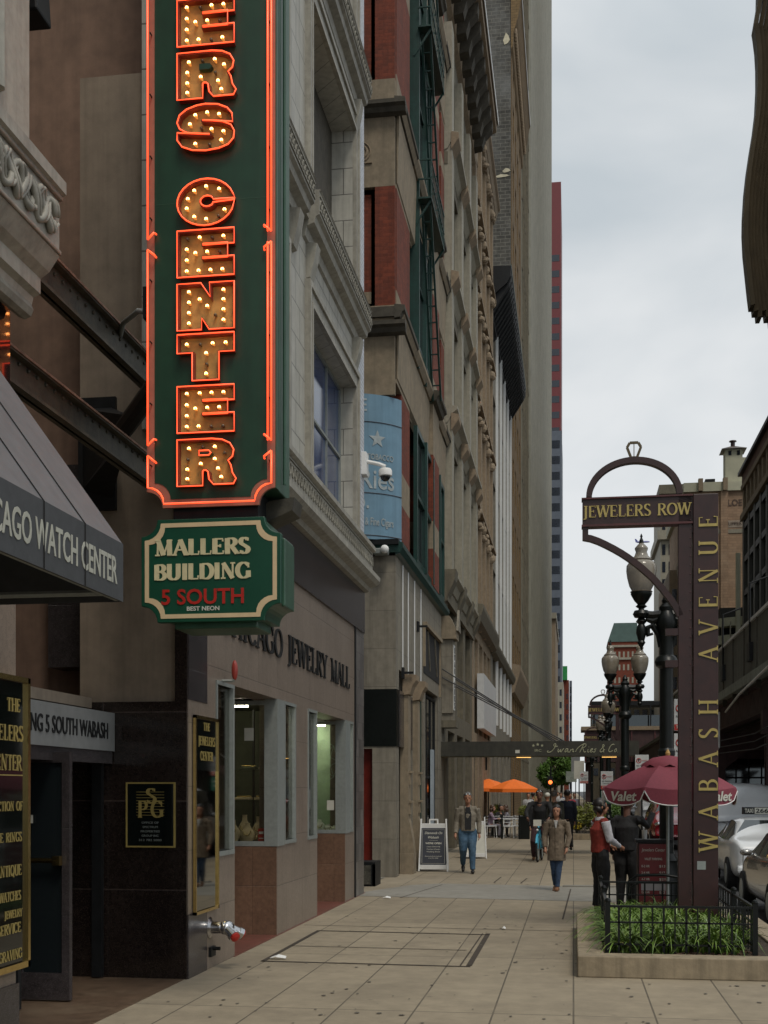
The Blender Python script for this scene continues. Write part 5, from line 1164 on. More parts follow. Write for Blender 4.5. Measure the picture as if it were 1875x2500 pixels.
# plaque
pq = thing('wall_plaque', 'small black plaque with gold monogram and frame on the dark granite wall', 'plaque', (-4.04, 11.39, 1.27))
y_ = 11.40
q = MB(); 
for (a, b, c, d) in ((-4.285,-3.79,1.27,1.285),(-4.285,-3.79,1.885,1.90),(-4.285,-4.27,1.285,1.885),(-3.805,-3.79,1.285,1.885)): q.box(a,b,y_-.02,y_,c,d)
q.build('frame', M['goldpaint'], pq); MB().box(-4.27,-3.805,y_-.012,y_,1.285,1.885).build('panel', M['blackpanel'], pq)
s = MB()
for i in range(9): s.box(-4.18,-3.90,y_-.0145,y_-.012,1.58+i*.028,1.584+i*.028)
serif(s,'S',(-4.08,y_-.015,1.70),(1,0,0),(0,0,1),.14,.10,thick=.2,depth=.003,nrm=(0,-1,0)); serif(s,'P',(-4.16,y_-.015,1.56),(1,0,0),(0,0,1),.16,.09,thick=.2,depth=.003,nrm=(0,-1,0)); serif(s,'G',(-4.03,y_-.016,1.56),(1,0,0),(0,0,1),.16,.12,thick=.2,depth=.003,nrm=(0,-1,0))
s.build('monogram', M['goldpaint'], pq)
s = MB()
for i, tx in enumerate(('OFFICE OF','SPECTRUM','PROPERTIES','GROUP INC','312 782 5000')): sans(s, tx, (-4.04-len(tx)*.0095, y_-.015, 1.50-i*.042), (1,0,0), (0,0,1), .02, len(tx)*.019, depth=.002, nrm=(0,-1,0))
s.build('small_lettering', M['alu'], pq)
# narrow gold framed mirror directory on pier
gd = thing('mirror_directory', 'narrow gold-framed mirror sign on the granite pier right of the entrance', 'sign', (FX, 11.95, .62))
q = MB(); Xg = FX+.014; ya, yb, za, zb = 11.56, 12.36, .60, 2.56
q.box(Xg,Xg+.03,ya,ya+.03,za,zb); q.box(Xg,Xg+.03,yb-.03,yb,za,zb); q.box(Xg,Xg+.03,ya,yb,za,za+.03); q.box(Xg,Xg+.03,ya,yb,zb-.03,zb); q.build('frame', M['gold'], gd)
MB().box(Xg,Xg+.012,ya+.03,yb-.03,za+.03,zb-.03).build('mirror', mat('dark_mirror', (.30,.30,.28), .03, 0, metal=1), gd)
MB().box(Xg,Xg+.014,ya+.03,yb-.03,2.02,zb-.03).build('panel', M['blackpanel'], gd)
s = MB()
for tx, z, h in (('THE',2.42,.08),('JEWELERS',2.27,.09),('CENTER',2.12,.09)): serif(s, tx, (Xg+.015, 11.96-len(tx)*.035, z), (0,1,0), (0,0,1), h, len(tx)*.07, thick=.2, depth=.003, nrm=(1,0,0))
s.build('lettering', M['goldpaint'], gd)
# fire hose connection
fc = thing('hose_connection', 'polished twin-outlet fire hose connection low on the pink granite pier', 'hydrant', (FX, 12.2, .22))
g = MB(); g.lathe([(.11,-.01),(.11,.0),(.065,.02),(.06,.12),(.07,.16)], (0,0,0), 14); g.v = [(FX+.01+v[2], 12.15+v[0], .42+v[1]) for v in g.v]
g.build('flange', M['silver'], fc, smooth=True, sharp=40)
g = MB().ell((FX+.18,12.15,.42),.085,.10,.075,12,8); g.build('body', M['silver'], fc, smooth=True)
for s_ in (-1, 1):
    d_ = Vector((.7, .55*s_, -.45)).normalized(); a = Vector((FX+.2, 12.15+.04*s_, .41))
    MB().tube([a, a+d_*.10, a+d_*.105, a+d_*.15], [.052,.052,.062,.062], 12).build('outlet', M['silver'], fc, smooth=True, sharp=40)
    cp = MB().tube([a+d_*.15, a+d_*.165, a+d_*.18], [.05,.05,.02], 12).build('cap', M['redpaint'], fc)
MB().tube([(FX+.03,12.2,.2),(FX+.1,12.2,.2)], .02, 6).build('drain_valve', M['black_steel'], fc)
MB().box(FX,FX+.03,12.12,12.28,.12,.22).build('valve_plate', M['black_steel'], fc)
# horn strobe
hs = thing('alarm_light', 'red alarm beacon on a small bracket above the shop windows', 'alarm', (FX, 12.75, 2.95))
MB().ell((FX+.14,12.6,3.09),.035,.035,.11,10,8).build('red_lens', mat('dusty_red_lens',(.38,.05,.035),.35,.2,12), hs, smooth=True)
MB().tube([(FX,12.6,2.98),(FX+.12,12.6,2.98),(FX+.14,12.6,3.0)], .018, 6).build('bracket', M['alu'], hs)
# camera dome
sc_ = thing('security_camera', 'white dome security camera on an arm at the far edge of the white terracotta facade', 'camera', (FX, 21.3, 7.3))
MB().box(FX,FX+.1,21.18,21.42,7.35,7.75).build('mount', M['whitepaint'], sc_, bevel=.01)
MB().tube([(FX+.1,21.3,7.6),(FX+.3,21.3,7.55),(FX+.42,21.3,7.5)], .035, 8).build('arm', M['whitepaint'], sc_)
MB().lathe([(.10,.12),(.12,.08),(.12,0),(.11,-.01)], (FX+.42,21.3,7.34), 14).build('housing', M['whitepaint'], sc_, smooth=True, sharp=40)
MB().ell((FX+.42,21.3,7.33),.09,.09,.09,12,8).build('lens_dome', M['blackpanel'], sc_, smooth=True)
sc2 = thing('security_camera', 'small dark camera bracket below the curved blue window sign', 'camera', (-3.95, 25.2, 6.9))
MB().box(-4.1,-3.8,25.1,25.35,6.72,6.84).build('housing', M['alu'], sc2, bevel=.02); MB().ell((-3.85,25.05,6.8),.09,n=10,m=6).build('lens_dome', M['whitepaint'], sc2, smooth=True)
for k_, (y, z) in enumerate(((26.4,4.35),(29.0,5.7))):
    t = thing('wall_bracket', ('lower','upper')[k_]+' small dark bracket on the grey stone wall under the brick storeys', 'bracket', (FX, y, z))
    MB().box(FX,FX+.25,y,y+.04,z,z+.05).build('arm', M['black_steel'], t); MB().box(FX,FX+.05,y-.05,y+.1,z-.1,z+.14).build('plate', M['black_steel'], t)

# ================================================================== long canopy
cn = thing('entrance_canopy', 'long flat dark canopy lettered Iwan Ries & Co reaching over the pavement', 'canopy', (-3.68, 34.6, 2.75))
ya, yb = 34.4, 36.2; xa, xb = FX, 1.75; za, zb = 2.78, 3.17
cm = mat('dark_bronze_canopy', (.045,.042,.03), .55, .3, 6, streak=.3)
MB().box(xa, xb, ya, yb, za+.03, zb).build('deck', cm, cn)
MB().box(xa, xb+.03, ya-.03, ya, za, zb+.02).build('fascia', cm, cn); MB().box(xb, xb+.03, ya, yb, za, zb+.02).build('fascia', cm, cn)
MB().box(xa, xb, ya+.02, ya+.05, za-.03, za).build('bottom_edge', mat('dull_brass_edge', (.16,.13,.06), .5, .3, 9), cn)
tw = mat('faded_gold_script', (.42,.42,.28), .6, .1, 20)
s = MB()
# script lettering: polyline strokes
def script(mb, strokes, x, z, sc, y, r=.011):
    for st_ in strokes:
        P = [(x+(a+b*.28)*sc, y, z+b*sc) for a, b in st_]
        # smooth by midpoint subdivision
        for _ in range(2):
            Q = [P[0]]
            for i in range(len(P)-1):
                p, q_ = P[i], P[i+1]; Q += [tuple(p[k]*.75+q_[k]*.25 for k in range(3)), tuple(p[k]*.25+q_[k]*.75 for k in range(3))]
            Q.append(P[-1]); P = Q
        mb.tube(P, r, 4)
W1 = [[(-.35,.25),(-.5,.1),(-.25,0),(.1,.15),(.3,.6),(.35,1),(.15,1.05),(.05,.85),(.3,.7),(.6,.75)]]
W_w = [[(0,.45),(.02,.1),(.15,.02),(.3,.45),(.3,.1),(.42,.02),(.58,.45),(.66,.4)]]
W_a = [[(.35,.42),(.1,.45),(0,.15),(.15,0),(.35,.4),(.35,.1),(.45,0),(.55,.1)]]
W_n = [[(0,0),(.05,.45),(.05,.2),(.25,.45),(.32,.3),(.32,.05),(.5,.1)]]
W_R = [[(0,.0),(.1,.5),(.2,1)],[(-.5,.1),(-.4,.5),(.1,1),(.5,1),(.5,.65),(.15,.55),(.35,.3),(.5,0),(.7,.1)]]
W_i = [[(0,.4),(.0,.08),(.1,0),(.22,.1)],[(.0,.62),(.02,.66)]]
W_e = [[(0,.2),(.25,.3),(.2,.45),(.05,.4),(0,.1),(.15,0),(.32,.12)]]
W_s = [[(.25,.42),(.05,.35),(.2,.2),(.15,.02),(-.02,.05)]]
W_amp = [[(.6,.35),(.3,0),(.05,.1),(.15,.4),(.4,.7),(.3,.95),(.15,.8),(.4,.4),(.55,.0)]]
W_C = [[(.5,.85),(.35,1),(.05,.7),(0,.2),(.2,0),(.5,.2)]]
W_o = [[(.15,.42),(0,.2),(.12,0),(.28,.15),(.2,.42),(.12,.4)]]
W_dot = [[(0,.02),(.03,.02)]]
xx = -.62; sc = .235
for g_, adv in ((W1,.62),(W_w,.66),(W_a,.52),(W_n,.95),(W_R,.72),(W_i,.24),(W_e,.32),(W_s,.55),(W_amp,.85),(W_C,.55),(W_o,.36),(W_dot,.1)):
    script(s, g_, xx, za+.09, sc, ya-.036); xx += adv*sc*1.22
for (cx, cz, r) in ((-1.10,3.07,.045),(-.98,3.10,.05),(-.86,3.07,.045)): s.prism(star(cx,cz,r), (0,ya-.036,0), (1,0,0), (0,0,1), (0,.006,0))
sans(s, 'IRC', (-1.06,ya-.031,2.90), (1,0,0), (0,0,1), .07, .18, depth=.006, nrm=(0,-1,0))
s.build('lettering', tw, cn)
for yy in (34.5, 36.1):
    for dz in (0,.12): MB().tube([(FX+.02,yy,5.25-dz*2),(xb-2.2+dz*2,yy,zb)], .02, 6).build('stay_rod', M['black_steel'], cn)
for xx in (-1.6, .8): MB().box(xx, xx+.4, 35.0, 35.4, za-.02, za+.03).build('downlight', mat('warm_downlight', (1,.7,.3), .5, 0, emit=(1,.55,.15), estr=1.5), cn)
MB().box(-1.6,-1.48,ya-.035,ya-.03,za+.08,za+.17).build('paper_sticker', M['offwhite'], cn)
MB().box(FX+1.2, FX+1.25, ya+.6, ya+.65, 2.4, za).build('hook', M['black_steel'], cn)

# ================================================================== A-frame signs
def aframe(loc, rz, label, txt=True, w_=.72, h_=1.17):
    t = thing('sandwich_board', label, 'sign', (0,0,0), group='sandwich boards on the pavement')
    f = MB(); 
    def leaf(sy):
        f = MB(); tl = .13*sy
        def P(x, z): return (x, sy*.30-(sy*.30)*(z/h_)*.86, z)
        f.bar(P(-w_/2+.04,.0), P(-w_/2+.08,h_), .08, .03, up=(1,0,0)); f.bar(P(w_/2-.04,.0), P(w_/2-.08,h_), .08, .03, up=(1,0,0))
        f.bar(P(-w_/2+.05,.10), P(w_/2-.05,.10), .03, .10); f.bar(P(-w_/2+.08,h_-.15), P(w_/2-.08,h_-.15), .03, .10)
        f.bar(P(-.09,h_-.12),P(-.09,h_-.01),.03,.025); f.bar(P(.09,h_-.12),P(.09,h_-.01),.03,.025); f.bar(P(-.1,h_-.01),P(.1,h_-.01),.03,.03)
        fo = f.build('frame', M['whitepaint'], t, bevel=.004)
        b = MB(); a0, a1, b0, b1 = P(-w_/2+.07,.15), P(w_/2-.07,.15), P(w_/2-.09,h_-.2), P(-w_/2+.09,h_-.2)
        off = Vector((0, sy*.012, .0))
        b.add([Vector(a0)+off, Vector(a1)+off, Vector(b0)+off, Vector(b1)+off, Vector(a0)-off*.2, Vector(a1)-off*.2, Vector(b0)-off*.2, Vector(b1)-off*.2], [(0,1,2,3),(7,6,5,4),(0,4,5,1),(1,5,6,2),(2,6,7,3),(3,7,4,0)])
        po = b.build('board', mat('charcoal_board',(.03,.033,.045),.5,.1,9) if txt or sy > 0 else M['offwhite'], t)
        return P, po
    P, po = leaf(-1); P2_, _ = leaf(1)
    o = Vector(P(0,.15)); up_ = (Vector(P(0,1))-Vector(P(0,0))).normalized(); nrm = Vector((1,0,0)).cross(up_); 
    O = o+nrm*.016 if nrm.y < 0 else o-nrm*.016; nn = nrm if nrm.y < 0 else -nrm
    if txt:
        s = MB(); H = .82
        def row(tx, zz, h, w2, kind='s', b=.0, sh=0):
            q_ = O+up_*zz-Vector((w2/2,0,0))
            if kind == 'r': serif(s, tx, q_, (1,0,0), up_, h, w2, thick=.26, depth=.003, nrm=nn)
            else: sans(s, tx, q_, (1,0,0), up_, h, w2, depth=.003, bold=b, shear=sh, nrm=nn)
        row('Diamonds On', .70, .055, .40, sh=.4, b=.01); row('Wabash', .60, .055, .24, sh=.4, b=.01); row("WE'RE OPEN", .47, .04, .36, b=.03)
        for i, tx in enumerate(('Loose Diamonds','Custom Design','Wedding Bands')): row(tx, .40-i*.058, .028, .30, sh=.2)
        row('diamondsonwabash', .185, .022, .38); row('312 372 5900', .14, .022, .22)
        s.bar(O+up_*.555+Vector((-.1,0,0)), O+up_*.555+Vector((.1,0,0)), .004, .004)
        for a, b_ in (((-.255,.03),(.255,.03)),((.255,.03),(.255,.80)),((.255,.80),(-.255,.80)),((-.255,.80),(-.255,.03))): s.bar(O+up_*a[1]+Vector((a[0],0,0)), O+up_*b_[1]+Vector((b_[0],0,0)), .006, .004)
        s.build('lettering', M['offwhite'], po)
    t.location = loc; t.rotation_euler = (0,0,rz); return t
aframe((-3.13,27.7,0), R(4), 'white-framed sandwich board with dark panel reading Diamonds On Wabash')
aframe((-2.62,33.0,0), R(6), 'white sandwich board half hidden behind the walking man', False, .68, 1.1)

# ================================================================== planter with iron fence
def planter(name, label, x0, x1, y0, y1, hk=.21):
    t = thing(name, label, 'planter', ((x0+x1)/2,(y0+y1)/2,0), group='stone planters along the kerb')
    g = MB(); wk = .26
    g.box(x0,x1,y0,y0+wk,0,hk); g.box(x0,x1,y1-wk,y1,0,hk); g.box(x0,x0+wk,y0+wk,y1-wk,0,hk); g.box(x1-wk,x1,y0+wk,y1-wk,0,hk)
    g.build('stone_kerb', mat('planter_granite',(.31,.25,.165),.8,.18,7,bump=.3,streak=.35,stain=(2,.5,(.14,.11,.07))), t, bevel=.012)
    MB().box(x0+wk,x1-wk,y0+wk,y1-wk,0,hk-.03).build('soil', M['soil'], t)
    return t
def fence(x0, x1, y0, y1, zb, h, label, n_front=14):
    t = thing('iron_fence', label, 'fence', ((x0+x1)/2,(y0+y1)/2,zb), group='low iron fences round the planters')
    def side(a, b, n, nm='fence_panel'):
        a = Vector(a); b = Vector(b); g = MB(); d = b-a
        g.bar(a+Vector((0,0,h-.04)), b+Vector((0,0,h-.04)), .03, .022); g.bar(a+Vector((0,0,h-.2)), b+Vector((0,0,h-.2)), .022, .016); g.bar(a+Vector((0,0,.08)), b+Vector((0,0,.08)), .022, .018)
        for i in range(1, n): p = a+d*i/n; w_ = .022 if i % 2 else .014; g.bar(p+Vector((0,0,.0)), p+Vector((0,0,h-.05)), w_, w_)
        g.build(nm, M['black_gloss'], t)
    side((x0,y0,zb),(x1,y0,zb),n_front); side((x0,y1,zb),(x1,y1,zb),n_front); side((x0,y0,zb),(x0,y1,zb),14); side((x1,y0,zb),(x1,y1,zb),14)
    for (x, y) in ((x0,y0),(x1,y0),(x0,y1),(x1,y1),(x0,(y0+y1)/2),(x1,(y0+y1)/2)):
        g = MB(); g.box(x-.026,x+.026,y-.026,y+.026,zb-.02,zb+h); g.lathe([(.03,0),(.034,.012),(.028,.03),(.012,.042)], (x,y,zb+h), 8); g.build('fence_post', M['black_gloss'], t)
    return t
PX0, PX1, PY0, PY1 = .04, 2.32, 12.12, 16.4
planter('stone_planter', 'low stone planter full of strappy green lilies in the right foreground', PX0, PX1, PY0, PY1)
fence(PX0+.30, PX1-.55, PY0+.42, PY1-.55, .2, .50, 'low black iron fence around the lily planter in the right foreground', 13)
random.seed(11)
lf = MB()
def blade(mb, x, y, z, az, ln, lean, wd):
    dx, dy = math.cos(az), math.sin(az); px, py = -dy, dx; P = []; n = 6
    for i in range(n+1):
        t_ = i/n; r_ = lean*(t_**1.7)*ln; zz = ln*(t_*(1.05-.55*lean*t_*t_*1.5)); w2 = wd*(1-.85*t_**2.2)*.5
        P += [(x+dx*r_+px*w2, y+dy*r_+py*w2, z+zz-.002), (x+dx*r_, y+dy*r_, z+zz-w2*.5), (x+dx*r_-px*w2, y+dy*r_-py*w2, z+zz)]
    F = []
    for i in range(n): F += [(3*i,3*i+1,3*i+4,3*i+3),(3*i+1,3*i+2,3*i+5,3*i+4)]
    mb.add(P, F)
for i in range(360):
    x = random.uniform(PX0+.34, PX1-.6); y = PY0+.52+random.random()**1.15*(PY1-PY0-1.0)
    if x > 1.25 and random.random() < .55 and y > 13.6: continue
    if x > 1.6 and random.random() < .5: continue
    for k in range(random.randint(9, 14)):
        blade(lf, x+random.uniform(-.05,.05), y+random.uniform(-.05,.05), .18, random.uniform(0,6.28), random.uniform(.22,.46), random.uniform(.35,1.25), random.uniform(.013,.030))
lv = lf.build('lily_leaves', mat('lily_leaf',(.12,.22,.025),.38,.55,7,stain=(14,.7,(.32,.38,.10))), None)
tag(lv, kind='stuff')
dl = MB(); random.seed(5)
for i in range(70):
    blade(dl, random.uniform(PX0+.25, PX1-.5), random.uniform(PY0+.35, PY1-.8), .18, random.uniform(0,6.28), random.uniform(.2,.42), random.uniform(.8,1.5), random.uniform(.01,.018))
tag(dl.build('dry_lily_leaves', mat('dry_leaf',(.32,.27,.10),.6,.4,12)), kind='stuff')
ch = MB()
for i in range(160):
    x = random.uniform(1.0, PX1-.5); y = random.uniform(PY0+.3, PY0+.9); r_ = random.uniform(.01,.028)
    ch.box(x-r_,x+r_,y-r_,y+r_,.18,.185+r_*.5)
tag(ch.build('mulch', mat('leaf_litter',(.12,.07,.04),.9,.5,15)), kind='stuff')
# ================================================================== arch sign
def arch_sign(loc, label, hw=1.33):
    t = thing('street_arch_sign', label, 'street sign', (0,0,0), group='maroon Jewelers Row street signs')
    # post at origin right side; arm extends to -x
    pw = .29; H = 5.40; d = .16
    def P(nm, mb, m_='maroon', **k): return mb.build(nm, M[m_], t, **k)
    P('post', MB().box(-pw/2, pw/2, -d/2, d/2, 0, H-.05), bevel=.006)
    P('post_edge', MB().box(-pw/2-.17, -pw/2-.012, -.05, .06, 0, H-.06), bevel=.004)
    b = MB()
    for i in range(46): b.ell((-pw/2-.03,-.055,.3+i*.108), .008, n=6, m=4)
    P('rivets', b, 'maroon_edge')
    xl = -1.4475; xr = -pw/2-.005
    P('name_beam', MB().box(xl, xr, -.05, .08, 5.03, 5.335)); 
    P('beam_flange', MB().box(xl-.01, xr, -.075, .10, 5.335, 5.355), 'maroon_edge'); P('beam_flange', MB().box(xl-.01, xr, -.075, .10, 5.005, 5.03), 'maroon_edge')
    P('beam_drop', MB().box(xl, xl+.07, -.05, .08, 4.86, 5.005)); 
    def strip(pts, w_, z=.13):
        g = MB(); n = len(pts); L_ = []; 
        for i in range(n):
            a = Vector(pts[max(i-1,0)]); c = Vector(pts[min(i+1,n-1)]); q_ = (c-a).normalized(); nn = Vector((-q_.y, q_.x)); p = Vector(pts[i]); L_.append((p+nn*w_/2, p-nn*w_/2))
        V = []
        for y in (-.05, .06):
            for a, c in L_: V += [(a.x,y,a.y),(c.x,y,c.y)]
        F = []; m2 = 2*n
        for i in range(n-1):
            F += [(2*i,2*i+1,2*i+3,2*i+2),(m2+2*i+2,m2+2*i+3,m2+2*i+1,m2+2*i),(2*i,2*i+2,m2+2*i+2,m2+2*i),(2*i+1,m2+2*i+1,m2+2*i+3,2*i+3)]
        F += [(0,m2,m2+1,1),(2*n-2,2*n-1,m2+2*n-1,m2+2*n-2)]
        return g.add(V, F)
    cx = (xl+xr)/2-.035; ra = .535
    P('arch', strip([(cx+ra*math.cos(R(a)), 5.37+ra*.80*math.sin(R(a))) for a in range(0,181,6)], .07))
    x3, z3 = xl+.03, 4.88
    P('curved_brace', strip([(x3+a, z3-b_) for a, b_ in ((-.02,-.01),(.07,.01),(.16,.045),(.24,.085),(.34,.14),(.43,.195),(.51,.25),(.58,.305),(.66,.37),(.74,.445),(.80,.50),(.86,.57),(.92,.64),(.97,.71),(1.01,.76),(1.05,.82),(1.08,.87),(1.11,.93),(1.125,.97))], .072))
    for z in (3.30, 3.68, 4.9): P('post_bracket', MB().box(-pw/2-.32 if z < 4 else -pw/2-.15, -pw/2, -.04, .04, z, z+.08))
    # diamond finial
    g = MB(); zc = 5.37+ra*.8+.13; V = [(-.035,-.095),(.035,-.095),(.082,.03),(.05,.085),(-.05,.085),(-.082,.03)]
    for i in range(6): a, c = V[i], V[(i+1)%6]; g.bar((cx+a[0],0,zc+a[1]),(cx+c[0],0,zc+c[1]),.02,.03)
    g.bar((cx,0,zc-.09),(cx,0,zc+.085),.008,.01); g.box(cx-.055,cx+.055,-.03,.03,zc-.12,zc-.095)
    P('diamond_finial', g, 'tan_dark')
    s = MB(); serif(s, 'JEWELERS ROW', (xl+.005, -.052, 5.115), (1,0,0), (0,0,1), .14, 1.27, thick=.17, depth=.012, nrm=(0,-1,0)); P('gold_lettering', s, 'goldpaint')
    # vertical lettering reading upward, letters rotated
    s = MB(); z = 1.62
    def vl(txt, z0, z1):
        tot = sum(G[c][0] for c in txt); n = len(txt); gap = (z1-z0-tot*.22)/(n-1); zz = z0
        for c in txt:
            serif(s, c, (.137, -d/2-.001, zz), (0,0,1), (-1,0,0), .22, G[c][0]*.22, thick=.15, depth=.014, nrm=(0,-1,0)); zz += G[c][0]*.22+gap
    vl('WABASH', 1.10, 2.90); vl('AVENUE', 3.36, 5.08)
    P('gold_lettering', s, 'goldpaint')
    P('sticker', MB().box(-.1,0,-d/2-.003,-d/2,.88,.98), 'alu')
    t.location = loc; return t
M['tan_dark'] = mat('dark_bronze_finial', (.10,.07,.025), .5, .2, 14)
a1_ = arch_sign((1.555,15.1,0), 'large maroon arched street sign reading JEWELERS ROW and WABASH AVENUE in the planter')
dup(a1_, (2.05,52,.0), label='second maroon JEWELERS ROW arch farther up the street behind the lamp globes')
dup(a1_, (2.1,79,.0), label='third and smallest maroon arch seen through the second one')
# ================================================================== street lamps
def lamp(loc, label):
    t = thing('street_lamp', label, 'street lamp', (0,0,0), group='double-globe street lamps along the kerb')
    def P(nm, mb, m_, par=None, **k): return mb.build(nm, m_, par or t, **k)
    P('base', MB().lathe([(.26,0),(.26,.12),(.22,.16),(.20,.6),(.16,.75),(.17,.8),(.12,.9)], (0,0,0), 14), M['black_gloss'], smooth=True, sharp=35)
    g = MB().lathe([(.105,.9),(.10,2.3),(.125,2.34),(.125,2.4),(.10,2.44),(.098,3.6),(.15,3.64),(.17,3.7),(.15,3.76),(.105,3.8),(.10,4.05),(.13,4.18),(.155,4.26),(.14,4.36),(.10,4.44),(.11,4.50),(.06,4.56),(.07,4.60),(.02,4.70)], (0,0,0), 12)
    P('pole', g, M['black_gloss'], smooth=True, sharp=30)
    for s_ in (-1, 1):
        a = MB(); a.tube([(0,0,4.40),(.2*s_,0,4.39),(.36*s_,0,4.41)], [.085,.06,.055], 8); a.lathe([(.10,-.05),(.125,0),(.10,.05)], (.36*s_,0,4.41), 10)
        a.tube([(.09*s_,0,3.92),(.12*s_,0,4.1),(.2*s_,0,4.24),(.28*s_,0,4.20),(.26*s_,0,4.10),(.19*s_,0,4.12)], [.03,.035,.05,.05,.04,.02], 8)
        a.tube([(.1*s_,0,4.34),(.2*s_,0,4.30),(.3*s_,0,4.34)], [.06,.05,.03], 8)
        a.lathe([(.04,0),(.08,-.06),(.045,-.10),(.07,-.15),(.078,-.22),(.045,-.34),(.06,-.37),(.025,-.43),(.008,-.48)], (.36*s_,0,4.36), 10)
        ao = P('arm', a, M['black_gloss'], smooth=True, sharp=40)
        P('cup', MB().lathe([(.05,4.44),(.04,4.49),(.085,4.52),(.055,4.55),(.10,4.60),(.14,4.67),(.155,4.70),(.15,4.735)], (.36*s_,0,0), 14), M['black_gloss'], ao, smooth=True, sharp=40)
        P('globe', MB().lathe([(.13,4.735),(.175,4.82),(.205,4.94),(.218,5.04),(.214,5.12),(.18,5.17),(.15,5.19),(.155,5.21),(.10,5.26),(.08,5.32),(.095,5.36),(.095,5.38),(.05,5.43),(.02,5.46)], (.36*s_,0,0), 20), M['lamp_glass'], ao, smooth=True, sharp=50)
        rb_ = MB()
        for q_ in (4.735,5.20): rb_.tube([(.36*s_+(.155)*math.cos(a_*math.pi/8),(.155)*math.sin(a_*math.pi/8),q_) for a_ in range(16)], .008, 5, True)
        P('globe_band', rb_, mat('dull_bronze',(.10,.075,.05),.5,.2,9), ao)
        P('finial', MB().lathe([(.035,5.44),(.03,5.49),(.012,5.53),(.02,5.55),(.004,5.59)], (.36*s_,0,0), 8), M['black_gloss'], ao)
    t.location = loc; return t
l1 = lamp((1.345,18.4,.0), 'nearest double-globe black street lamp, crossed by the arch sign brace')
dup(l1, (1.27,31.2,0), label='second double-globe street lamp, standing clear in front of the red apartment tower')
dup(l1, (1.30,47.2,0), R(80), label='third double-globe lamp, just right of the second arch')
dup(l1, (1.35,60.5,0), R(75), label='fourth double-globe lamp, partly behind the third one')
dup(l1, (1.4,96,0), label='farthest small double-globe lamp by the vanishing kerb')
# parking signs
def parking(loc, label, two=True, green=False):
    t = thing('parking_sign', label, 'sign', (0,0,0), group='no-parking sign posts along the kerb')
    MB().tube([(0,.03,0),(0,.03,3.25 if two else 2.6)], .022, 6).build('post', M['black_steel'], t)
    zs = [(2.72,3.20),(2.20,2.68)] if two else [(2.1,2.58)]
    for (z0, z1) in zs:
        sg = MB().box(-.16,.16,-.012,0,z0,z1).build('sign_plate', mat('sign_white',(.52,.53,.52),.45,.1,6), t, bevel=.003)
        q = MB(); q.tube([(-.075+.055*math.cos(a*math.pi/8),-.016,z1-.14+.055*math.sin(a*math.pi/8)) for a in range(16)], .008, 4, True); q.bar((-.11,-.016,z1-.1),(-.04,-.016,z1-.18),.012,.006); q.bar((.0,-.016,z1-.14),(.12,-.016,z1-.14),.014,.006); q.box(-.155,.155,-.016,-.012,z0+.01,z0+.10)
        q.build('red_print', M['redpaint'], sg)
        s = MB(); sans(s,'P',(-.095,-.014,z1-.17),(1,0,0),(0,0,1),.07,.045,depth=.004,bold=.02,nrm=(0,-1,0)); sans(s,'NO PARKING',(-.13,-.014,z0+.2),(1,0,0),(0,0,1),.035,.26,depth=.004,nrm=(0,-1,0)); sans(s,'7AM-9AM',(-.11,-.014,z0+.14),(1,0,0),(0,0,1),.03,.22,depth=.004,nrm=(0,-1,0)); s.build('black_print', M['black_steel'], sg)
        s = MB(); sans(s,'TOW ZONE',(-.13,-.018,z0+.035),(1,0,0),(0,0,1),.045,.26,depth=.004,bold=.02,nrm=(0,-1,0)); s.build('white_print', M['offwhite'], sg)
    if green:
        sg = MB().box(-.16,.16,-.012,0,1.72,2.06).build('green_plate', mat('sign_green',(.01,.10,.06),.45,.1,6), t, bevel=.003)
        s = MB(); sans(s,'LOADING',(-.12,-.016,1.93),(1,0,0),(0,0,1),.05,.24,depth=.004,nrm=(0,-1,0)); sans(s,'ZONE',(-.09,-.016,1.82),(1,0,0),(0,0,1),.05,.18,depth=.004,nrm=(0,-1,0)); s.build('print', M['offwhite'], sg)
    t.location = loc; return t
parking((1.66,19.0,0), 'pair of stacked no-parking signs directly left of the maroon post')
parking((1.63,30.2,.1), 'white no-parking sign with a small plate under it, left of the nearest lamp pole', False, True)
parking((.88,33.2,-.25), 'pale sign over a green plate hanging left of the second lamp pole', False, True)
parking((.42,50,0), 'far small no-parking sign under the second arch', False)
# ================================================================== valet stand
vu = thing('valet_umbrella', 'maroon market umbrella with white-piped scalloped valance lettered Valet', 'umbrella', (1.275, 17.2, 0))
ux, uy = 1.275, 17.2; NR = 8; RU = .93; zr, zt = 1.85, 2.2
mu = mat('maroon_canvas', (.20,.032,.05), .75, .12, 30, bump=.1)
ang = [R(22.5+45*i) for i in range(NR)]
g = MB(); V = []; F = []
rings = [(.32,2.17),(.55,2.07),(.76,1.965),(RU,zr+.015)]
for (r_, z) in rings:
    for i in range(NR):
        a0 = ang[i]; a1 = a0+math.pi/4
        for k in range(6):
            f = k/6; p0 = Vector((math.cos(a0),math.sin(a0))); p1 = Vector((math.cos(a1),math.sin(a1))); p = (p0*(1-f)+p1*f)*r_
            V.append((ux+p.x, uy+p.y, z-.035*math.sin(f*math.pi)*(r_/RU)))
n = NR*6
for j in range(len(rings)-1):
    for i in range(n): F.append((j*n+i, j*n+(i+1)%n, (j+1)*n+(i+1)%n, (j+1)*n+i))
g.add(V, F); g.build('canopy', mu, vu, smooth=True, sharp=25)
g = MB(); V = []; F = []
for k_, (r_, z) in enumerate(((.02,2.30),(.2,2.27),(.34,2.19),(.36,2.14))):
    for i in range(32): a = i*math.pi/16; V.append((ux+r_*math.cos(a), uy+r_*math.sin(a), z+(.03*math.cos(a*8) if k_ == 3 else 0)))
for j in range(3):
    for i in range(32): F.append((j*32+i, j*32+(i+1)%32, (j+1)*32+(i+1)%32, (j+1)*32+i))
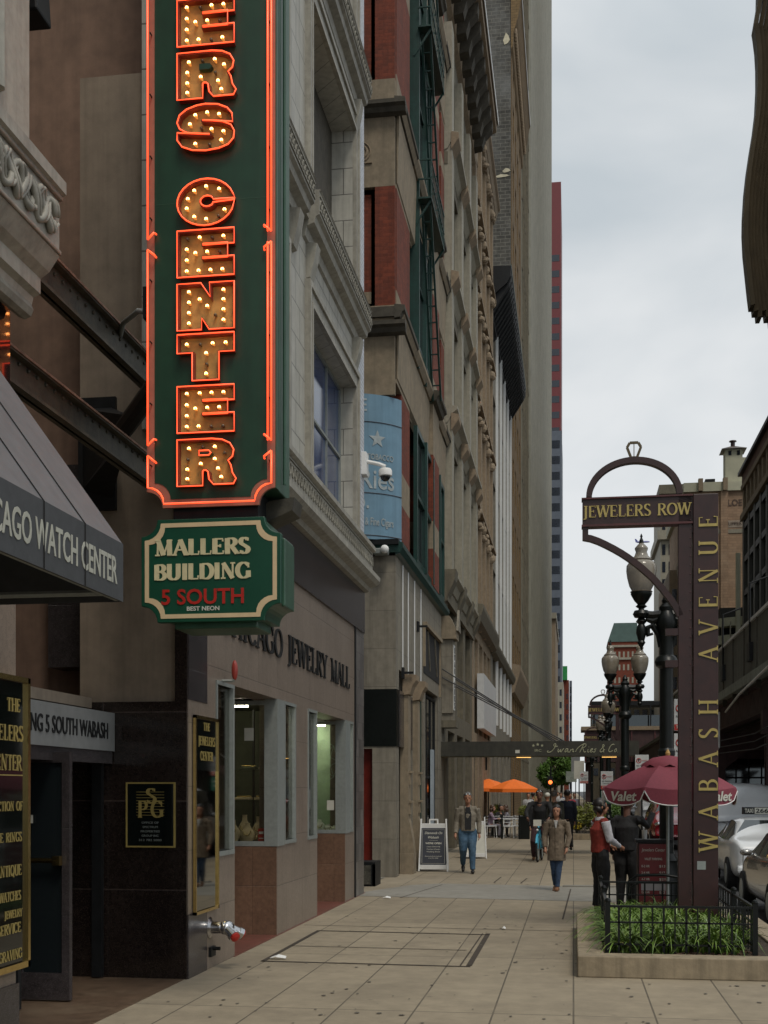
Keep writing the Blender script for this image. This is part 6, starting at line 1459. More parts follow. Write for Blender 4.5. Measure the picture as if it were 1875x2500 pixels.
g.add(V, F); g.build('vent_cap', mu, vu, smooth=True)
val = MB(); pip = MB()
for i in range(NR):
    a0 = ang[i]; a1 = a0+math.pi/4; p0 = Vector((math.cos(a0),math.sin(a0)))*RU; p1 = Vector((math.cos(a1),math.sin(a1)))*RU
    top = []; bot = []
    for k in range(11):
        f = k/10; p = p0*(1-f)+p1*f; s_ = min(1, (math.sin(f*math.pi))**.35)
        top.append((ux+p.x, uy+p.y, zr+.015-.035*math.sin(f*math.pi))); bot.append((ux+p.x*1.02, uy+p.y*1.02, zr-.035-.19*s_))
    val.add(top+bot, [(k, k+1, 12+k, 11+k) for k in range(10)]); pip.tube(bot, .008, 5)
val.build('valance', mu, vu); pip.build('piping', M['whitepaint'], vu)
s = MB()
# Valet on the front-left and right panels
for i in (4, 6):
    a0 = ang[i]; a1 = a0+math.pi/4; p0 = Vector((math.cos(a0),math.sin(a0)))*RU*1.015; p1 = Vector((math.cos(a1),math.sin(a1)))*RU*1.015
    d = (p1-p0); L_ = d.length; d.normalize(); o = Vector((ux+p0.x, uy+p0.y, zr-.165))+Vector((d.x,d.y,0))*(.15)
    nn = Vector(((p0+p1).x, (p0+p1).y, 0)).normalized()
    sans(s, 'Valet', o+nn*.012, (d.x,d.y,0), (0,0,1), .125, L_*.62, depth=.004, bold=.022, shear=.18, nrm=nn)
s.build('lettering', M['offwhite'], vu)
MB().tube([(ux,uy,.0),(ux,uy,2.3)], .022, 8).build('pole', M['alu'], vu)
rb = MB()
for a in ang: rb.tube([(ux,uy,2.12),(ux+RU*math.cos(a),uy+RU*math.sin(a),zr)], .008, 5)
rb.build('ribs', M['black_steel'], vu); MB().lathe([(.25,0),(.25,.06),(.05,.1)], (ux,uy,0), 14).build('base', M['black_steel'], vu)
MB().lathe([(.03,2.30),(.035,2.33),(.012,2.38)], (ux,uy,0), 8).build('finial', M['tan_metal'], vu)
vp = thing('valet_podium', 'dark red valet price board on a podium under the maroon umbrella', 'podium', (1.12, 18.6, 0))
MB().box(.93,1.34,18.6,18.95,0,1.10).build('cabinet', M['maroon'], vp, bevel=.01)
MB().box(.95,1.33,18.58,18.6,.1,1.08).build('price_board', mat('dark_red_board',(.17,.018,.02),.5,.12,14), vp)
s = MB(); sans(s,'Jewelers Center',(.98,18.578,.98),(1,0,0),(0,0,1),.045,.32,depth=.003,shear=.2,nrm=(0,-1,0)); sans(s,'VALET PARKING',(1.02,18.578,.86),(1,0,0),(0,0,1),.032,.24,depth=.003,bold=.01,nrm=(0,-1,0))
for i, (a, b) in enumerate((('0-2 HR','$13'),('2-4 HR','$17'),('4-7 HR','$21'),('7-12 HR','$26'),('12-24 HR','$32'))):
    z = .76-i*.09; sans(s,a,(.98,18.578,z),(1,0,0),(0,0,1),.032,.11,depth=.003,bold=.01,nrm=(0,-1,0)); sans(s,b,(1.22,18.578,z),(1,0,0),(0,0,1),.032,.08,depth=.003,bold=.01,nrm=(0,-1,0))
s.build('lettering', M['offwhite'], vp); MB().box(.975,1.305,18.572,18.58,.44,.55).build('blank_strip', mat('grey_strip',(.35,.33,.33),.6,.1,9), vp)
MB().box(.90,1.40,18.55,19.0,1.10,1.14).build('top_shelf', M['black_steel'], vp)
cu = MB().lathe([(.03,0),(.04,.13)], (1.03,18.75,1.14), 12); tag(cu.build('paper_cup', M['whitepaint']), 'white paper cup standing on the valet podium', 'cup')
for o_ in (vp, bpy.data.objects['paper_cup']): o_.location.y -= 1.25; o_.location.x -= .05
lc = thing('luggage_rail', 'black arched tubular rail in front of the valet price board', 'rail', (1.15, 17.4, 0))
MB().tube([(.72,17.4,0),(.74,17.4,.6),(.85,17.4,.68),(1.2,17.4,.69),(1.38,17.4,.66),(1.48,17.4,.56),(1.52,17.4,0)], .02, 8).build('tube', M['black_gloss'], lc, smooth=True)
MB().tube([(.72,16.95,0),(.74,16.95,.55),(.85,16.95,.62),(1.38,16.95,.62),(1.48,16.95,.55),(1.52,16.95,0)], .018, 8).build('tube', M['black_gloss'], lc, smooth=True)
lc.location.y -= .55
# ================================================================== cafe
def cafe_umbrella(loc, label, ph=0):
    t = thing('cafe_umbrella', label, 'umbrella', (0,0,0), group='orange cafe umbrellas')
    om = mat('orange_canvas', (.85,.17,.01), .7, .08, 14)
    V = []; F = []; n = 8
    for (r_, z) in ((.03,2.46),(.45,2.34),(1.04,2.07),(1.05,1.93)):
        for i in range(n): a = (i+.5)*2*math.pi/n; V.append((r_*math.cos(a), r_*math.sin(a), z))
    for j in range(3):
        for i in range(n): F.append((j*n+i,j*n+(i+1)%n,(j+1)*n+(i+1)%n,(j+1)*n+i))
    F.append(tuple(range(n-1,-1,-1)))
    MB().add(V,F).build('canopy', om, t); MB().tube([(0,0,0),(0,0,2.4)], .025, 6).build('pole', M['black_steel'], t)
    MB().lathe([(.3,0),(.3,.05),(.05,.1)], (0,0,0), 10).build('base', M['black_steel'], t)
    t.location = loc; return t
cu1 = cafe_umbrella((-2.4,50.2,-.18), 'bright orange cafe umbrella in front of the canopy opening')
dup(cu1, (-3.55,52,-.15), label='second orange cafe umbrella half hidden by the wall')
def cafe_chair():
    t = thing('cafe_chair', 'x', 'chair', (0,0,0), group='white cafe chairs behind the low rail')
    wm = M['pale_edge']
    for sx_ in (-.2,.2):
        for sy_ in (-.2,.2): MB().bar((sx_,sy_,0),(sx_*.85,sy_*.85,.45),.025).build('leg', wm, t)
    MB().box(-.21,.21,-.2,.2,.44,.47).build('seat', wm, t, bevel=.01)
    b = MB()
    for sx_ in (-.18,.18): b.bar((sx_,.19,.45),(sx_,.24,.85),.025)
    for z in (.6,.7,.82): b.bar((-.18,.215,z),(.18,.215,z),.03,.02)
    b.build('backrest', wm, t); return t
ch0 = cafe_chair(); chl = ['white cafe chair at the left end behind the rail','white cafe chair beside the seated woman in grey','white cafe chair in the middle of the terrace','white cafe chair next to the black planter box','white cafe chair at the back by the second table']
for i, (x, y, rz) in enumerate(((-3.15,47.3,.3),(-2.95,48.2,2.8),(-2.45,47.2,.1),(-2.15,47.5,-.4),(-2.0,48.8,2.5))):
    if i == 0: ch0.location = (x,y,0); ch0.rotation_euler = (0,0,rz); ch0['label'] = chl[0]
    else: dup(ch0, (x,y,0), rz, chl[i])
def cafe_table(): 
    t = thing('cafe_table', 'x', 'table', (0,0,0), group='round metal cafe tables')
    MB().lathe([(.36,.72),(.37,.74),(.36,.75)], (0,0,0), 16).build('tabletop', M['pale_edge'], t); MB().tube([(0,0,.02),(0,0,.72)], .03, 8).build('stem', M['alu'], t); MB().lathe([(.22,0),(.22,.02),(.04,.06)], (0,0,0), 12).build('foot', M['alu'], t); return t
ct = cafe_table(); ct.location = (-2.75,47.8,0); ct['label'] = 'round metal table between the seated women'
dup(ct, (-2.1,48.1,0), label='round metal table near the black planter box')
cf = thing('cafe_rail', 'low black rail enclosing the cafe terrace', 'fence', (-2.6, 46.2, 0))
g = MB(); 
for z in (.12,.82): g.bar((-3.3,46.2,z),(-2.0,46.2,z),.025)
g.bar((-3.3,46.2,.12),(-3.3,50,.12),.025); g.bar((-3.3,46.2,.82),(-3.3,50,.82),.025)
g.build('rail', M['black_gloss'], cf)
for (x,y) in ((-3.3,46.2),(-2.0,46.2),(-3.3,50),(-2.65,46.2)): MB().box(x-.03,x+.03,y-.03,y+.03,0,.9).build('post', M['black_gloss'], cf)
def leafball(mb, c, r, n, s=.05, sq=1.0, seed=1):
    rr = random.Random(seed)
    for i in range(n):
        while True:
            p = Vector((rr.uniform(-1,1),rr.uniform(-1,1),rr.uniform(-1,1)))
            if .25 < p.length < 1: break
        p = p*(1-.25*rr.random()); q = Vector(c)+Vector((p.x*r,p.y*r,p.z*r*sq)); u = Vector((rr.uniform(-1,1),rr.uniform(-1,1),rr.uniform(-1,1))).normalized(); v = u.orthogonal().normalized()
        mb.add([q-u*s, q+v*s*.45, q+u*s, q-v*s*.45], [(0,1,2,3)])
pbx = thing('planter_box', 'black planter box with yellow-green plants at the end of the terrace rail', 'planter', (-1.8, 46.4, 0))
MB().box(-2.0,-1.62,46.2,46.6,0,.86).build('box', M['black_gloss'], pbx, bevel=.01)
g = MB(); leafball(g,(-1.8,46.4,1.05),.3,420,.05,.8,3); g.build('foliage', M['leaf2'], pbx)
pb2 = dup(pbx, (-3.05,49.8,0), label='black planter box with green shrub behind the seated women')
p2 = planter('stone_planter', 'second stone planter farther up the kerb with a big yellow-green bush', -.12, 2.1, 46.0, 50.5, .22)
fence(.1, 1.9, 46.4, 50.1, .2, .55, 'low black iron fence round the far yellow-green bush planter', 15)
for i, (x, y, r_, lb_) in enumerate(((.75,47.2,.72,'large yellow-green bush in the far stone planter'),(.15,47.0,.45,'small yellow bush at the left end of the far planter'),(1.5,48.5,.7,'green bush at the back of the far planter'))):
    t = thing('bush', lb_, 'bush', (x,y,.2)); g = MB()
    for k in range(7): leafball(g, (x+random.uniform(-.4,.4)*r_, y+random.uniform(-.4,.4)*r_, .75+random.uniform(-.25,.3)), r_*.62, 330, .06, .8, k+i*9)
    g.build('foliage', M['leaf2'] if i < 2 else M['leaf'], t)
    MB().tube([(x,y,.2),(x+.03,y,.8)], .03, 5).build('stem', M['bark'], t)
fl_ = MB(); leafball(fl_, (.1,46.6,.5), .28, 160, .04, .6, 5); tag(fl_.build('flower_bed', mat('yellow_flowers',(.5,.38,.02),.6,.3,9)), kind='stuff')
# far trees
def tree(loc, h, r_, label, seed):
    t = thing('street_tree', label, 'tree', loc); rr = random.Random(seed); x, y, z = loc
    g = MB(); g.tube([(x,y,z),(x+.1,y,z+h*.35),(x,y,z+h*.7)], [.16,.12,.05], 7)
    for k in range(7): a = k*.9; g.tube([(x,y,z+h*(.35+.04*k)),(x+r_*.7*math.cos(a),y+r_*.7*math.sin(a),z+h*(.55+.05*k))], [.06,.02], 5)
    g.build('trunk', M['bark'], t); g = MB()
    for k in range(16): leafball(g, (x+rr.uniform(-.7,.7)*r_, y+rr.uniform(-.7,.7)*r_, z+h*.68+rr.uniform(-.5,.5)*h*.5), r_*.42, 260, .17, .9, seed+k)
    g.build('crown', M['leaf3'], t)
tree((-1.5,96,0), 5.4, 1.5, 'bright green street tree below the canopy beside the ribbed tower', 4)
tree((-1.2,118,0), 6.0, 1.5, 'second green street tree farther down the pavement', 9)
tl = thing('traffic_light', 'far pedestrian signal glowing orange beside the green street tree', 'traffic light', (-1.45, 80, 0))
MB().tube([(-1.45,80,0),(-1.45,80,3.4)], .06, 6).build('pole', M['black_steel'], tl); MB().box(-1.65,-1.3,79.8,80,2.1,2.75).build('housing', M['black_steel'], tl)
MB().ell((-1.47,79.78,2.35),.13,.04,.13,10,6).build('lit_lens', mat('orange_signal',(1,.2,.05),.5,0,emit=(1,.16,.03),estr=2), tl)
# ================================================================== elevated railway
el = thing('elevated_railway', 'dark elevated railway structure over the street at the right with corrugated platform panels', 'railway', (7, 60, 0))
rust = mat('dark_maroon_girder', (.055,.025,.024), .7, .3, 3, bump=.1, streak=.3)
EX = 4.75
MB().box(EX+.1, EX+8.6, 24, 140, 4.75, 4.95).build('deck', M['beam'], el)
for x in (EX+.4, EX+3.2, EX+5.6, EX+8.2):
    g = MB(); g.box(x, x+.04, 24, 140, 3.95, 4.75); g.box(x-.14, x+.18, 24, 140, 4.70, 4.75); g.box(x-.14, x+.18, 24, 140, 3.92, 3.97); g.build('girder', rust, el)
cols_y = [33.0, 46.0, 59.0, 72.0, 85.0, 98.0, 111.0, 124.0]
for y in cols_y:
    g = MB(); g.box(EX+.1, EX+8.4, y, y+.35, 3.3, 3.92); g.build('cross_girder', rust, el)
    for x in (EX+.25, EX+8.1):
        g = MB(); g.box(x-.05, x+.45, y-.02, y+.05, -.15, 3.35); g.box(x-.05, x+.45, y+.3, y+.37, -.15, 3.35); g.box(x+.16, x+.24, y+.05, y+.3, -.15, 3.35)
        g.prism([(0,3.35),(0,2.6),(.9,3.35)], (x+.45,y+.1,0), (1,0,0), (0,0,1), (0,.1,0)); g.build('column', rust, el)
pnl = mat('grey_green_corrugated', (.10,.105,.085), .55, .3, 4, streak=.5)
y = 26.0; i_ = 0
while y < 60:
    z0 = 5.0; g = MB()
    for k in range(9): g.box(EX, EX+.05+.03*(k % 2), y+.02+k*.26, y+.26+k*.26, z0, 6.35)
    g.build('platform_panel', pnl, el); MB().box(EX-.03, EX+.09, y-.05, y+.02, 4.5, 6.4).build('panel_post', M['beam'], el); y += 2.42
MB().box(EX-.06, EX+.1, 24, 60, 6.36, 6.44).build('handrail', M['pale_edge'], el)
MB().box(EX-.1, EX+.1, 24, 60, 4.72, 4.98).build('edge_beam', M['ggreen_plate'], el)
g = MB(); g.tube([(EX-.25,24,5.1),(EX-.2,30,4.75),(EX-.1,36,4.55),(EX+.0,40,4.3)], .035, 6); g.build('cable', M['pale_edge'], el)
MB().tube([(EX-.2,40,4.3),(EX-.2,40,3.2),(EX-.2,45,2.4)], .03, 6).build('cable', M['pale_edge'], el)
for k_ in range(3): MB().tube([(EX-.12,24+k_,3.6-k_*.25),(EX-.1,33,3.3-k_*.2),(EX-.08,46,3.5-k_*.2)], .018, 5).build('cable', M['black_steel'], el)
for y_ in (28,34,40,52): 
    g = MB(); g.box(EX-.1,EX+.0,y_,y_+.5,5.3,5.8); g.build('junction_box', M['black_steel'], el); MB().tube([(EX-.06,y_+.2,5.8),(EX-.06,y_+.2,7.4),(EX+.5,y_+.2,7.6)], .03, 6).build('lamp_bracket', M['black_steel'], el)
# lattice pieces under the deck
g = MB()
for i in range(28):
    y = 25+i*1.6; g.bar((EX+.42,y,4.0),(EX+.42,y+.8,4.7),.05); g.bar((EX+.42,y+.8,4.7),(EX+.42,y+1.6,4.0),.05)
g.build('lattice', rust, el)
# station crossing bridge farther on
br_ = thing('station_bridge', 'dark maroon station bridge crossing the street beyond the second lamp', 'bridge', (3, 100, 4))
MB().box(.9, 22, 99, 103, 4.1, 6.6).build('plate_girder', rust, br_)
g = MB()
for i in range(12): g.box(.9+i*1.8, 1.0+i*1.8, 98.9, 99, 4.1, 6.6)
g.build('stiffeners', M['maroon_edge'], br_)
MB().box(.6, 22, 98.8, 103.2, 6.6, 6.9).build('flange', M['tan_stone'], br_)
MB().box(1.4, 20, 99.5, 102.5, 8.6, 8.9).build('canopy_roof', M['black_steel'], br_)
for i in range(9): MB().box(1.6+i*2.2, 1.7+i*2.2, 99.5, 99.6, 6.9, 8.6).build('canopy_post', M['black_steel'], br_)
MB().box(1.5, 20, 101, 101.2, 6.9, 7.9).build('glass_screen', M['glass_pale'], br_)
for x in (.95, 4.6): MB().box(x, x+.5, 100.5, 101, -.15, 4.1).build('column', rust, br_)
# clock-like far signage clutter
def stub(name, label, cat, x, y, z0, z1, w_, m_, grp=None):
    t = thing(name, label, cat, (x,y,0), grp); MB().tube([(x,y,0),(x,y,z1)], .035, 6).build('post', M['black_steel'], t); MB().box(x-w_/2,x+w_/2,y-.06,y-.03,z0,z1).build('sign_plate', m_, t)
stub('street_name_sign', 'small pale sign on a pole at the far crossing', 'sign', .28, 62, 2.4, 3.3, .5, M['offwhite'])
stub('street_name_sign', 'tiny green-edged sign left of the far small pole sign', 'sign', -.12, 70, 2.3, 2.9, .6, M['ggreen_plate'])
stub('banner', 'narrow grey banner pole under the canopy near the vanishing point', 'banner', .15, 85, 3.0, 4.6, .6, M['grey_panel'])
# right side shopfront glow
sf = thing('shopfront', 'dark shopfront with red neon PIZZA sign across the street under the railway', 'shop', (20, 60, 0))
MB().box(19.2, 20, 40, 86, 0, 12).build('wall', M['dark_slab'], sf)
MB().box(19.1, 19.2, 62, 70, 3.3, 4.3).build('fascia', mat('dark_green_fascia',(.02,.09,.06),.5,.1,3), sf); MB().box(19.1,19.2,62,70,4.4,5.2).build('upper_fascia', mat('dull_gold_fascia',(.18,.14,.07),.6,.3,2), sf)
s = MB(); sans(s,'PIZZA',(19.09,68.5,3.75),(0,-1,0),(0,0,1),.45,2.6,depth=.05,bold=.02,nrm=(-1,0,0)); s.box(19.05,19.1,62.5,69.5,3.45,3.52); s.build('neon_lettering', mat('red_neon_far',(1,.1,.05),.4,0,emit=(1,.05,.02),estr=2), sf)
for i in range(5): window(sf, 'y', 40-.02+0*i, 15, 15.01, 0, .01, M['black'], M['black'], .002) if False else None
ar = thing('glass_archway', 'pale round-topped glazed archway seen between the maroon post and railway column', 'archway', (8, 72, 0))
MB().prism([(0,0)]+[(1.4+1.4*math.cos(R(a)), 2.6+1.5*math.sin(R(a))) for a in range(180,-1,-15)]+[(2.8,0)], (px_x(1766,72),72,0), (1,0,0), (0,0,1), (0,.3,0)).build('glazing', M['glass_pale'], ar)
g = MB(); xo = px_x(1766,72)
for a in (.7,1.4,2.1): g.box(xo+a-.04, xo+a+.04, 71.95, 72, 0, 3.6)
g.box(xo, xo+2.8, 71.95, 72, 2.5, 2.6); g.build('glazing_bars', M['black_steel'], ar)
# aeroplane
ap = thing('airplane', 'small blue airliner crossing the cloudy sky just above the nearest lamp globe', 'airplane', (0,0,0))
g = MB(); g.tube([(-3.2,0,.1),(-2.2,0,0),(1.8,0,0),(2.8,0,-.05),(3.2,0,-.1)], [.1,.42,.45,.3,.05], 12); g.build('fuselage', mat('blue_white_plane',(.18,.19,.38),.4,.1,3), ap, smooth=True)
MB().prism([(-3.1,.2),(-3.5,1.4),(-2.9,1.4),(-2.0,.3)], (0,-.04,0), (1,0,0), (0,0,1), (0,.08,0)).build('tail_fin', mat('blue_tail',(.06,.07,.3),.4,.1,3), ap)
MB().add([(.6,0,-.15),(-.6,0,-.15),(-1.6,3.4,.2),(-1.1,3.4,.2),(.6,0,-.05),(-.6,0,-.05),(-1.6,3.4,.26),(-1.1,3.4,.26)],[(0,1,2,3),(7,6,5,4),(0,3,7,4),(1,5,6,2)]).build('wing', M['alu'], ap)
MB().add([(.6,0,-.15),(-.6,0,-.15),(-1.6,-3.4,.2),(-1.1,-3.4,.2),(.6,0,-.05),(-.6,0,-.05),(-1.6,-3.4,.26),(-1.1,-3.4,.26)],[(3,2,1,0),(4,5,6,7),(4,7,3,0),(2,6,5,1)]).build('wing', M['alu'], ap)
pp = atY(1569, 1323, 560); ap.location = pp; ap.scale = (1,1,1)
# ================================================================== people
from mathutils import noise as mnoise
def remesh(mb, name, mm, parent, vox, smooth_it=2, sub=False):
    o = mb.build(name, mm, parent)
    md = o.modifiers.new('r', 'REMESH'); md.mode = 'VOXEL'; md.voxel_size = vox; md.use_smooth_shade = True
    sm = o.modifiers.new('s', 'SMOOTH'); sm.factor = .5; sm.iterations = smooth_it
    dg = bpy.context.evaluated_depsgraph_get(); me = bpy.data.meshes.new_from_object(o.evaluated_get(dg))
    old = o.data; o.modifiers.clear(); o.data = me; me.name = name
    if mm and not me.materials: me.materials.append(mm)
    if name not in ('body', 'shoe') and vox < .0145:
        sd_ = len(bpy.data.meshes)*1.37
        cs = [v.co.copy() for v in me.vertices]; ns_ = [v.normal.copy() for v in me.vertices]; flat_ = []
        for c_, n_ in zip(cs, ns_):
            q = Vector((c_.x*13+sd_, c_.y*13, c_.z*9)); f = mnoise.noise(q)*.0065+mnoise.noise(q*2.4)*.0035
            flat_ += list(c_+n_*f)
        me.vertices.foreach_set('co', flat_)
    for p in me.polygons: p.use_smooth = True
    return o
skin_l = mat('skin_light', (.42,.22,.14), .55, .12, 30); skin_m = mat('skin_tan', (.36,.17,.10), .55, .12, 30); skin_d = mat('skin_brown', (.15,.07,.045), .5, .12, 30)
hair_b = mat('black_hair', (.012,.009,.008), .45, .3, 40); hair_br = mat('brown_hair', (.07,.035,.018), .5, .3, 40); hair_bl = mat('blond_hair', (.42,.30,.13), .5, .3, 40); hair_g = mat('grey_hair', (.12,.115,.11), .6, .3, 40)
shoe_k = mat('black_shoe', (.012,.011,.01), .4, .2, 20); shoe_t = mat('tan_shoe', (.20,.09,.04), .5, .2, 20)
eye_m = mat('eye_dark', (.02,.012,.01), .2, 0)
def cloth(name, c, r=.85, v=.25, st=None): return mat('cloth_'+name, c, r, v, 18, bump=.25, bscale=45, stain=st)
def person(loc, rz, label, H=1.75, skin=skin_m, hair=hair_b, hair_len=0, top=None, legs=None, shoes=shoe_k, J=None, coat=False, female=False, vox=.013, skirt=None, build=1.0, vest=None, open_front=None, glasses=False, hands=True, sleeve=True, group=None, hat=None):
    t = thing('person', label, 'person', (0,0,0), group)
    j = dict(pel=(0,0,.53), waist=(0,0,.60), chest=(0,.0,.73), neck=(0,.005,.835), head=(0,-.005,.925),
             Ls=(.112,.0,.80), Rs=(-.112,0,.80), Le=(.135,.02,.63), Re=(-.135,.02,.63), Lw=(.13,-.03,.485), Rw=(-.13,-.03,.485),
             Lh=(.052,0,.51), Rh=(-.052,0,.51), Lk=(.056,-.01,.285), Rk=(-.056,-.01,.285), La=(.055,.02,.045), Ra=(-.055,.02,.045), Lf=0, Rf=0)
    if J: j.update(J)
    K = {k: (Vector(v)*H if not isinstance(v, (int, float)) else v) for k, v in j.items()}
    b = build; w_ = .92 if female else 1.0
    # --- body
    m = MB(); hd = K['head']
    m.ell(hd+Vector((0,.004,.014))*H, .047*H, .058*H, .060*H, 14, 10); m.ell(hd+Vector((0,-.020,-.030))*H, .035*H, .037*H, .040*H, 12, 8)
    m.ell(hd+Vector((0,-.059,-.010))*H, .009*H, .014*H, .017*H, 8, 6)
    for s_ in (-1, 1): m.ell(hd+Vector((.047*s_,.006,-.004))*H, .006*H, .012*H, .017*H, 8, 6)
    m.ell(hd+Vector((0,-.050,-.037))*H, .014*H, .006*H, .005*H, 8, 6)
    m.tube([K['chest'], K['neck'], hd+Vector((0,.005,-.02))*H], [.045*H,.031*H,.030*H], 10)
    m.tube([K['pel']-Vector((0,0,.02*H)), K['waist'], K['chest'], K['neck']-Vector((0,0,.03*H))], [.066*H*w_,.056*H*w_,.066*H*w_,.042*H], 12)
    for s_ in 'LR':
        sg = 1 if s_ == 'L' else -1
        m.tube([K[s_+'s']-Vector((sg*.006,0,.008))*H, K[s_+'e'], K[s_+'w']], [.020*H,.018*H,.0135*H], 10); m.tube([K['chest']+Vector((0,0,.02*H)), K[s_+'s']-Vector((sg*.006,0,.008))*H], [.038*H,.020*H], 8)
        m.tube([K[s_+'h'], K[s_+'k'], K[s_+'a']], [.046*H,.031*H,.021*H], 10)
        # hand
        d = (K[s_+'w']-K[s_+'e']).normalized(); w0 = K[s_+'w']; side = d.cross(Vector((1,0,0))).normalized() if abs(d.x) < .9 else Vector((0,1,0))
        pn = d.cross(side).normalized()
        m.tube([w0, w0+d*.018*H, w0+d*.048*H], [.0125*H,.017*H,.017*H], 8)
        if hands:
            for i, (of, ln) in enumerate(((-.013,.036),(-.0045,.042),(.0045,.039),(.0135,.030))):
                a = w0+d*.045*H+side*of*H; e_ = a+d*ln*H*.5+pn*.004*H*sg; f_ = e_+d*ln*H*.42+pn*.012*H*sg
                m.tube([a, e_, f_], [.0052*H,.0048*H,.0038*H], 6)
            a = w0+d*.016*H-side*.013*H; m.tube([a, a-side*.014*H+d*.016*H+pn*.004*H*sg, a-side*.016*H+d*.034*H+pn*.008*H*sg], [.0062*H,.0056*H,.0045*H], 6)
    body = remesh(m, 'body', skin, t, min(vox, .0075) if vox < .02 else vox, 1)
    e = MB()
    for s_ in (-1, 1): e.ell(hd+Vector((.019*s_,-.0515,.004))*H, .0065*H, .004*H, .0035*H, 8, 5)
    e.build('eyes', eye_m, body)
    eb = MB()
    for s_ in (-1, 1): eb.bar(hd+Vector((.009*s_,-.056,.014))*H, hd+Vector((.029*s_,-.051,.015))*H, .004*H, .003*H)
    eb.build('eyebrows', hair, body)
    # --- hair
    if hair:
        h = MB(); h.ell(hd+Vector((0,.012,.025))*H, .053*H, .061*H, .058*H, 14, 10)
        if hair_len:
            hb = hd+Vector((0,.02,0))*H
            h.tube([hb, hb+Vector((0,.018,-.05))*H, hb+Vector((0,.022,-hair_len))*H], [.05*H,.048*H,.032*H], 10)
            for s_ in (-1, 1): h.tube([hd+Vector((.036*s_,-.012,.03))*H, hd+Vector((.047*s_,-.008,-.02))*H, hd+Vector((.042*s_,-.012,-hair_len*.8))*H], [.018*H,.016*H,.010*H], 7)
        ho = h.build('hair', hair, body, smooth=True)
        # keep the face clear: pull front vertices back
        for v in ho.data.vertices:
            p = v.co-hd
            if p.y < -.02*H and p.z < .038*H and abs(p.x) < .038*H: v.co.y = hd.y+.0*H
    if glasses:
        g = MB()
        for s_ in (-1, 1): g.ell(hd+Vector((.02*s_,-.040,.047))*H, .014*H, .006*H, .010*H, 8, 6)
        g.build('sunglasses', M['glass_pale'], body)
    if hat:
        MB().ell(hd+Vector((0,.008,.03))*H, .054*H, .062*H, .05*H, 12, 8).build('hat', hat, body, smooth=True)
    # --- legs
    lm = MB(); K2 = K
    for s_ in 'LR':
        k_ = 1.0 if not female else .9
        lm.tube([K['pel']*.5+K[s_+'h']*.5+Vector((0,0,.02*H)), K[s_+'h']-Vector((0,0,.02*H)), K[s_+'k'], (K[s_+'k']+K[s_+'a'])/2, K[s_+'a']+Vector((0,0,.005*H))], [(.066 if not coat else .052)*H*k_*b,(.062 if not coat else .054)*H*k_*b,.042*H*k_*b,.038*H*k_,.033*H*k_ if not female else .026*H], 12)
    lm.tube([K['pel']-Vector((0,0,.02*H)), K['waist']], [(.080 if not coat else .070)*H*b*w_,(.074 if not coat else .062)*H*b*w_], 14)
    if skirt: lm.tube([K['waist'], K['pel'], (K['Lk']+K['Rk'])/2], [.075*H,.095*H,.12*H], 14)
    lm_o = remesh(lm, 'trousers', legs or cloth('jeans', (.035,.075,.14), st=(4,.5,(.10,.16,.22))), t, vox)
    for v in lm_o.data.vertices:
        if v.co.z > K['pel'].z-.12*H and K['pel'].z > .4*H: v.co.y = K['pel'].y+(v.co.y-K['pel'].y)*(1-.28*min(1,(v.co.z-K['pel'].z+.12*H)/(.06*H)))
    # shoes
    for s_ in 'LR':
        sm = MB(); a = K[s_+'a']; az = K[s_+'f']; dy = Vector((math.sin(az)*.0, -math.cos(az), -math.sin(az)))
        heel = a+Vector((0,.012*H,-.020*H)); toe = a+dy*.105*H+Vector((0,0,-.026*H))
        sm.tube([heel, a+dy*.04*H+Vector((0,0,-.018*H)), toe], [.024*H,.026*H,.018*H], 9)
        remesh(sm, 'shoe', shoes, t, vox)
    # --- top
    top = top or cloth('jacket', (.14,.125,.10))
    m = MB(); hem = K['pel']-Vector((0,0,.175*H)) if coat else K['pel']-Vector((0,0,.005*H))
    if coat: m.tube([hem, K['pel']-Vector((0,0,.05*H)), K['waist'], K['chest'], K['neck']-Vector((0,0,.028*H))], [.112*H*w_*b,.104*H*w_*b,.086*H*w_*b,.092*H*w_*b,.05*H], 16)
    else: m.tube([hem, K['waist'], K['chest'], K['neck']-Vector((0,0,.028*H))], [.086*H*w_*b,.084*H*w_*b,.093*H*w_*b,.052*H], 16)
    for s_ in 'LR':
        m.tube([K['chest']+Vector((0,0,.045*H)), K[s_+'s']], [.050*H,.035*H], 10)
        if sleeve and not vest: m.tube([K[s_+'s'], K[s_+'e'], K[s_+'w']-(K[s_+'w']-K[s_+'e']).normalized()*.008*H], [.036*H*b,.031*H*b,.024*H*b], 10)
    m.tube([K['neck']-Vector((0,0,.03*H)), K['neck']-Vector((0,0,.005*H))], [.043*H,.038*H], 10)
    tp = remesh(m, 'coat' if coat else 'jacket' if not vest else 'vest', top, t, vox)
    # flatten depth
    c0y = K['chest'].y
    for o_ in (tp,):
        for v in o_.data.vertices:
            if abs(v.co.x) < .1*H: v.co.y = c0y+(v.co.y-c0y)*.80
    if vest:
        m = MB()
        for s_ in 'LR': m.tube([K[s_+'s'], K[s_+'e'], K[s_+'w']-(K[s_+'w']-K[s_+'e']).normalized()*.004*H], [.042*H,.036*H,.022*H], 10)
        m.tube([K['neck']-Vector((0,0,.03*H)), K['neck']+Vector((0,0,.005*H))], [.045*H,.040*H], 12)
        remesh(m, 'shirt', vest, t, vox)
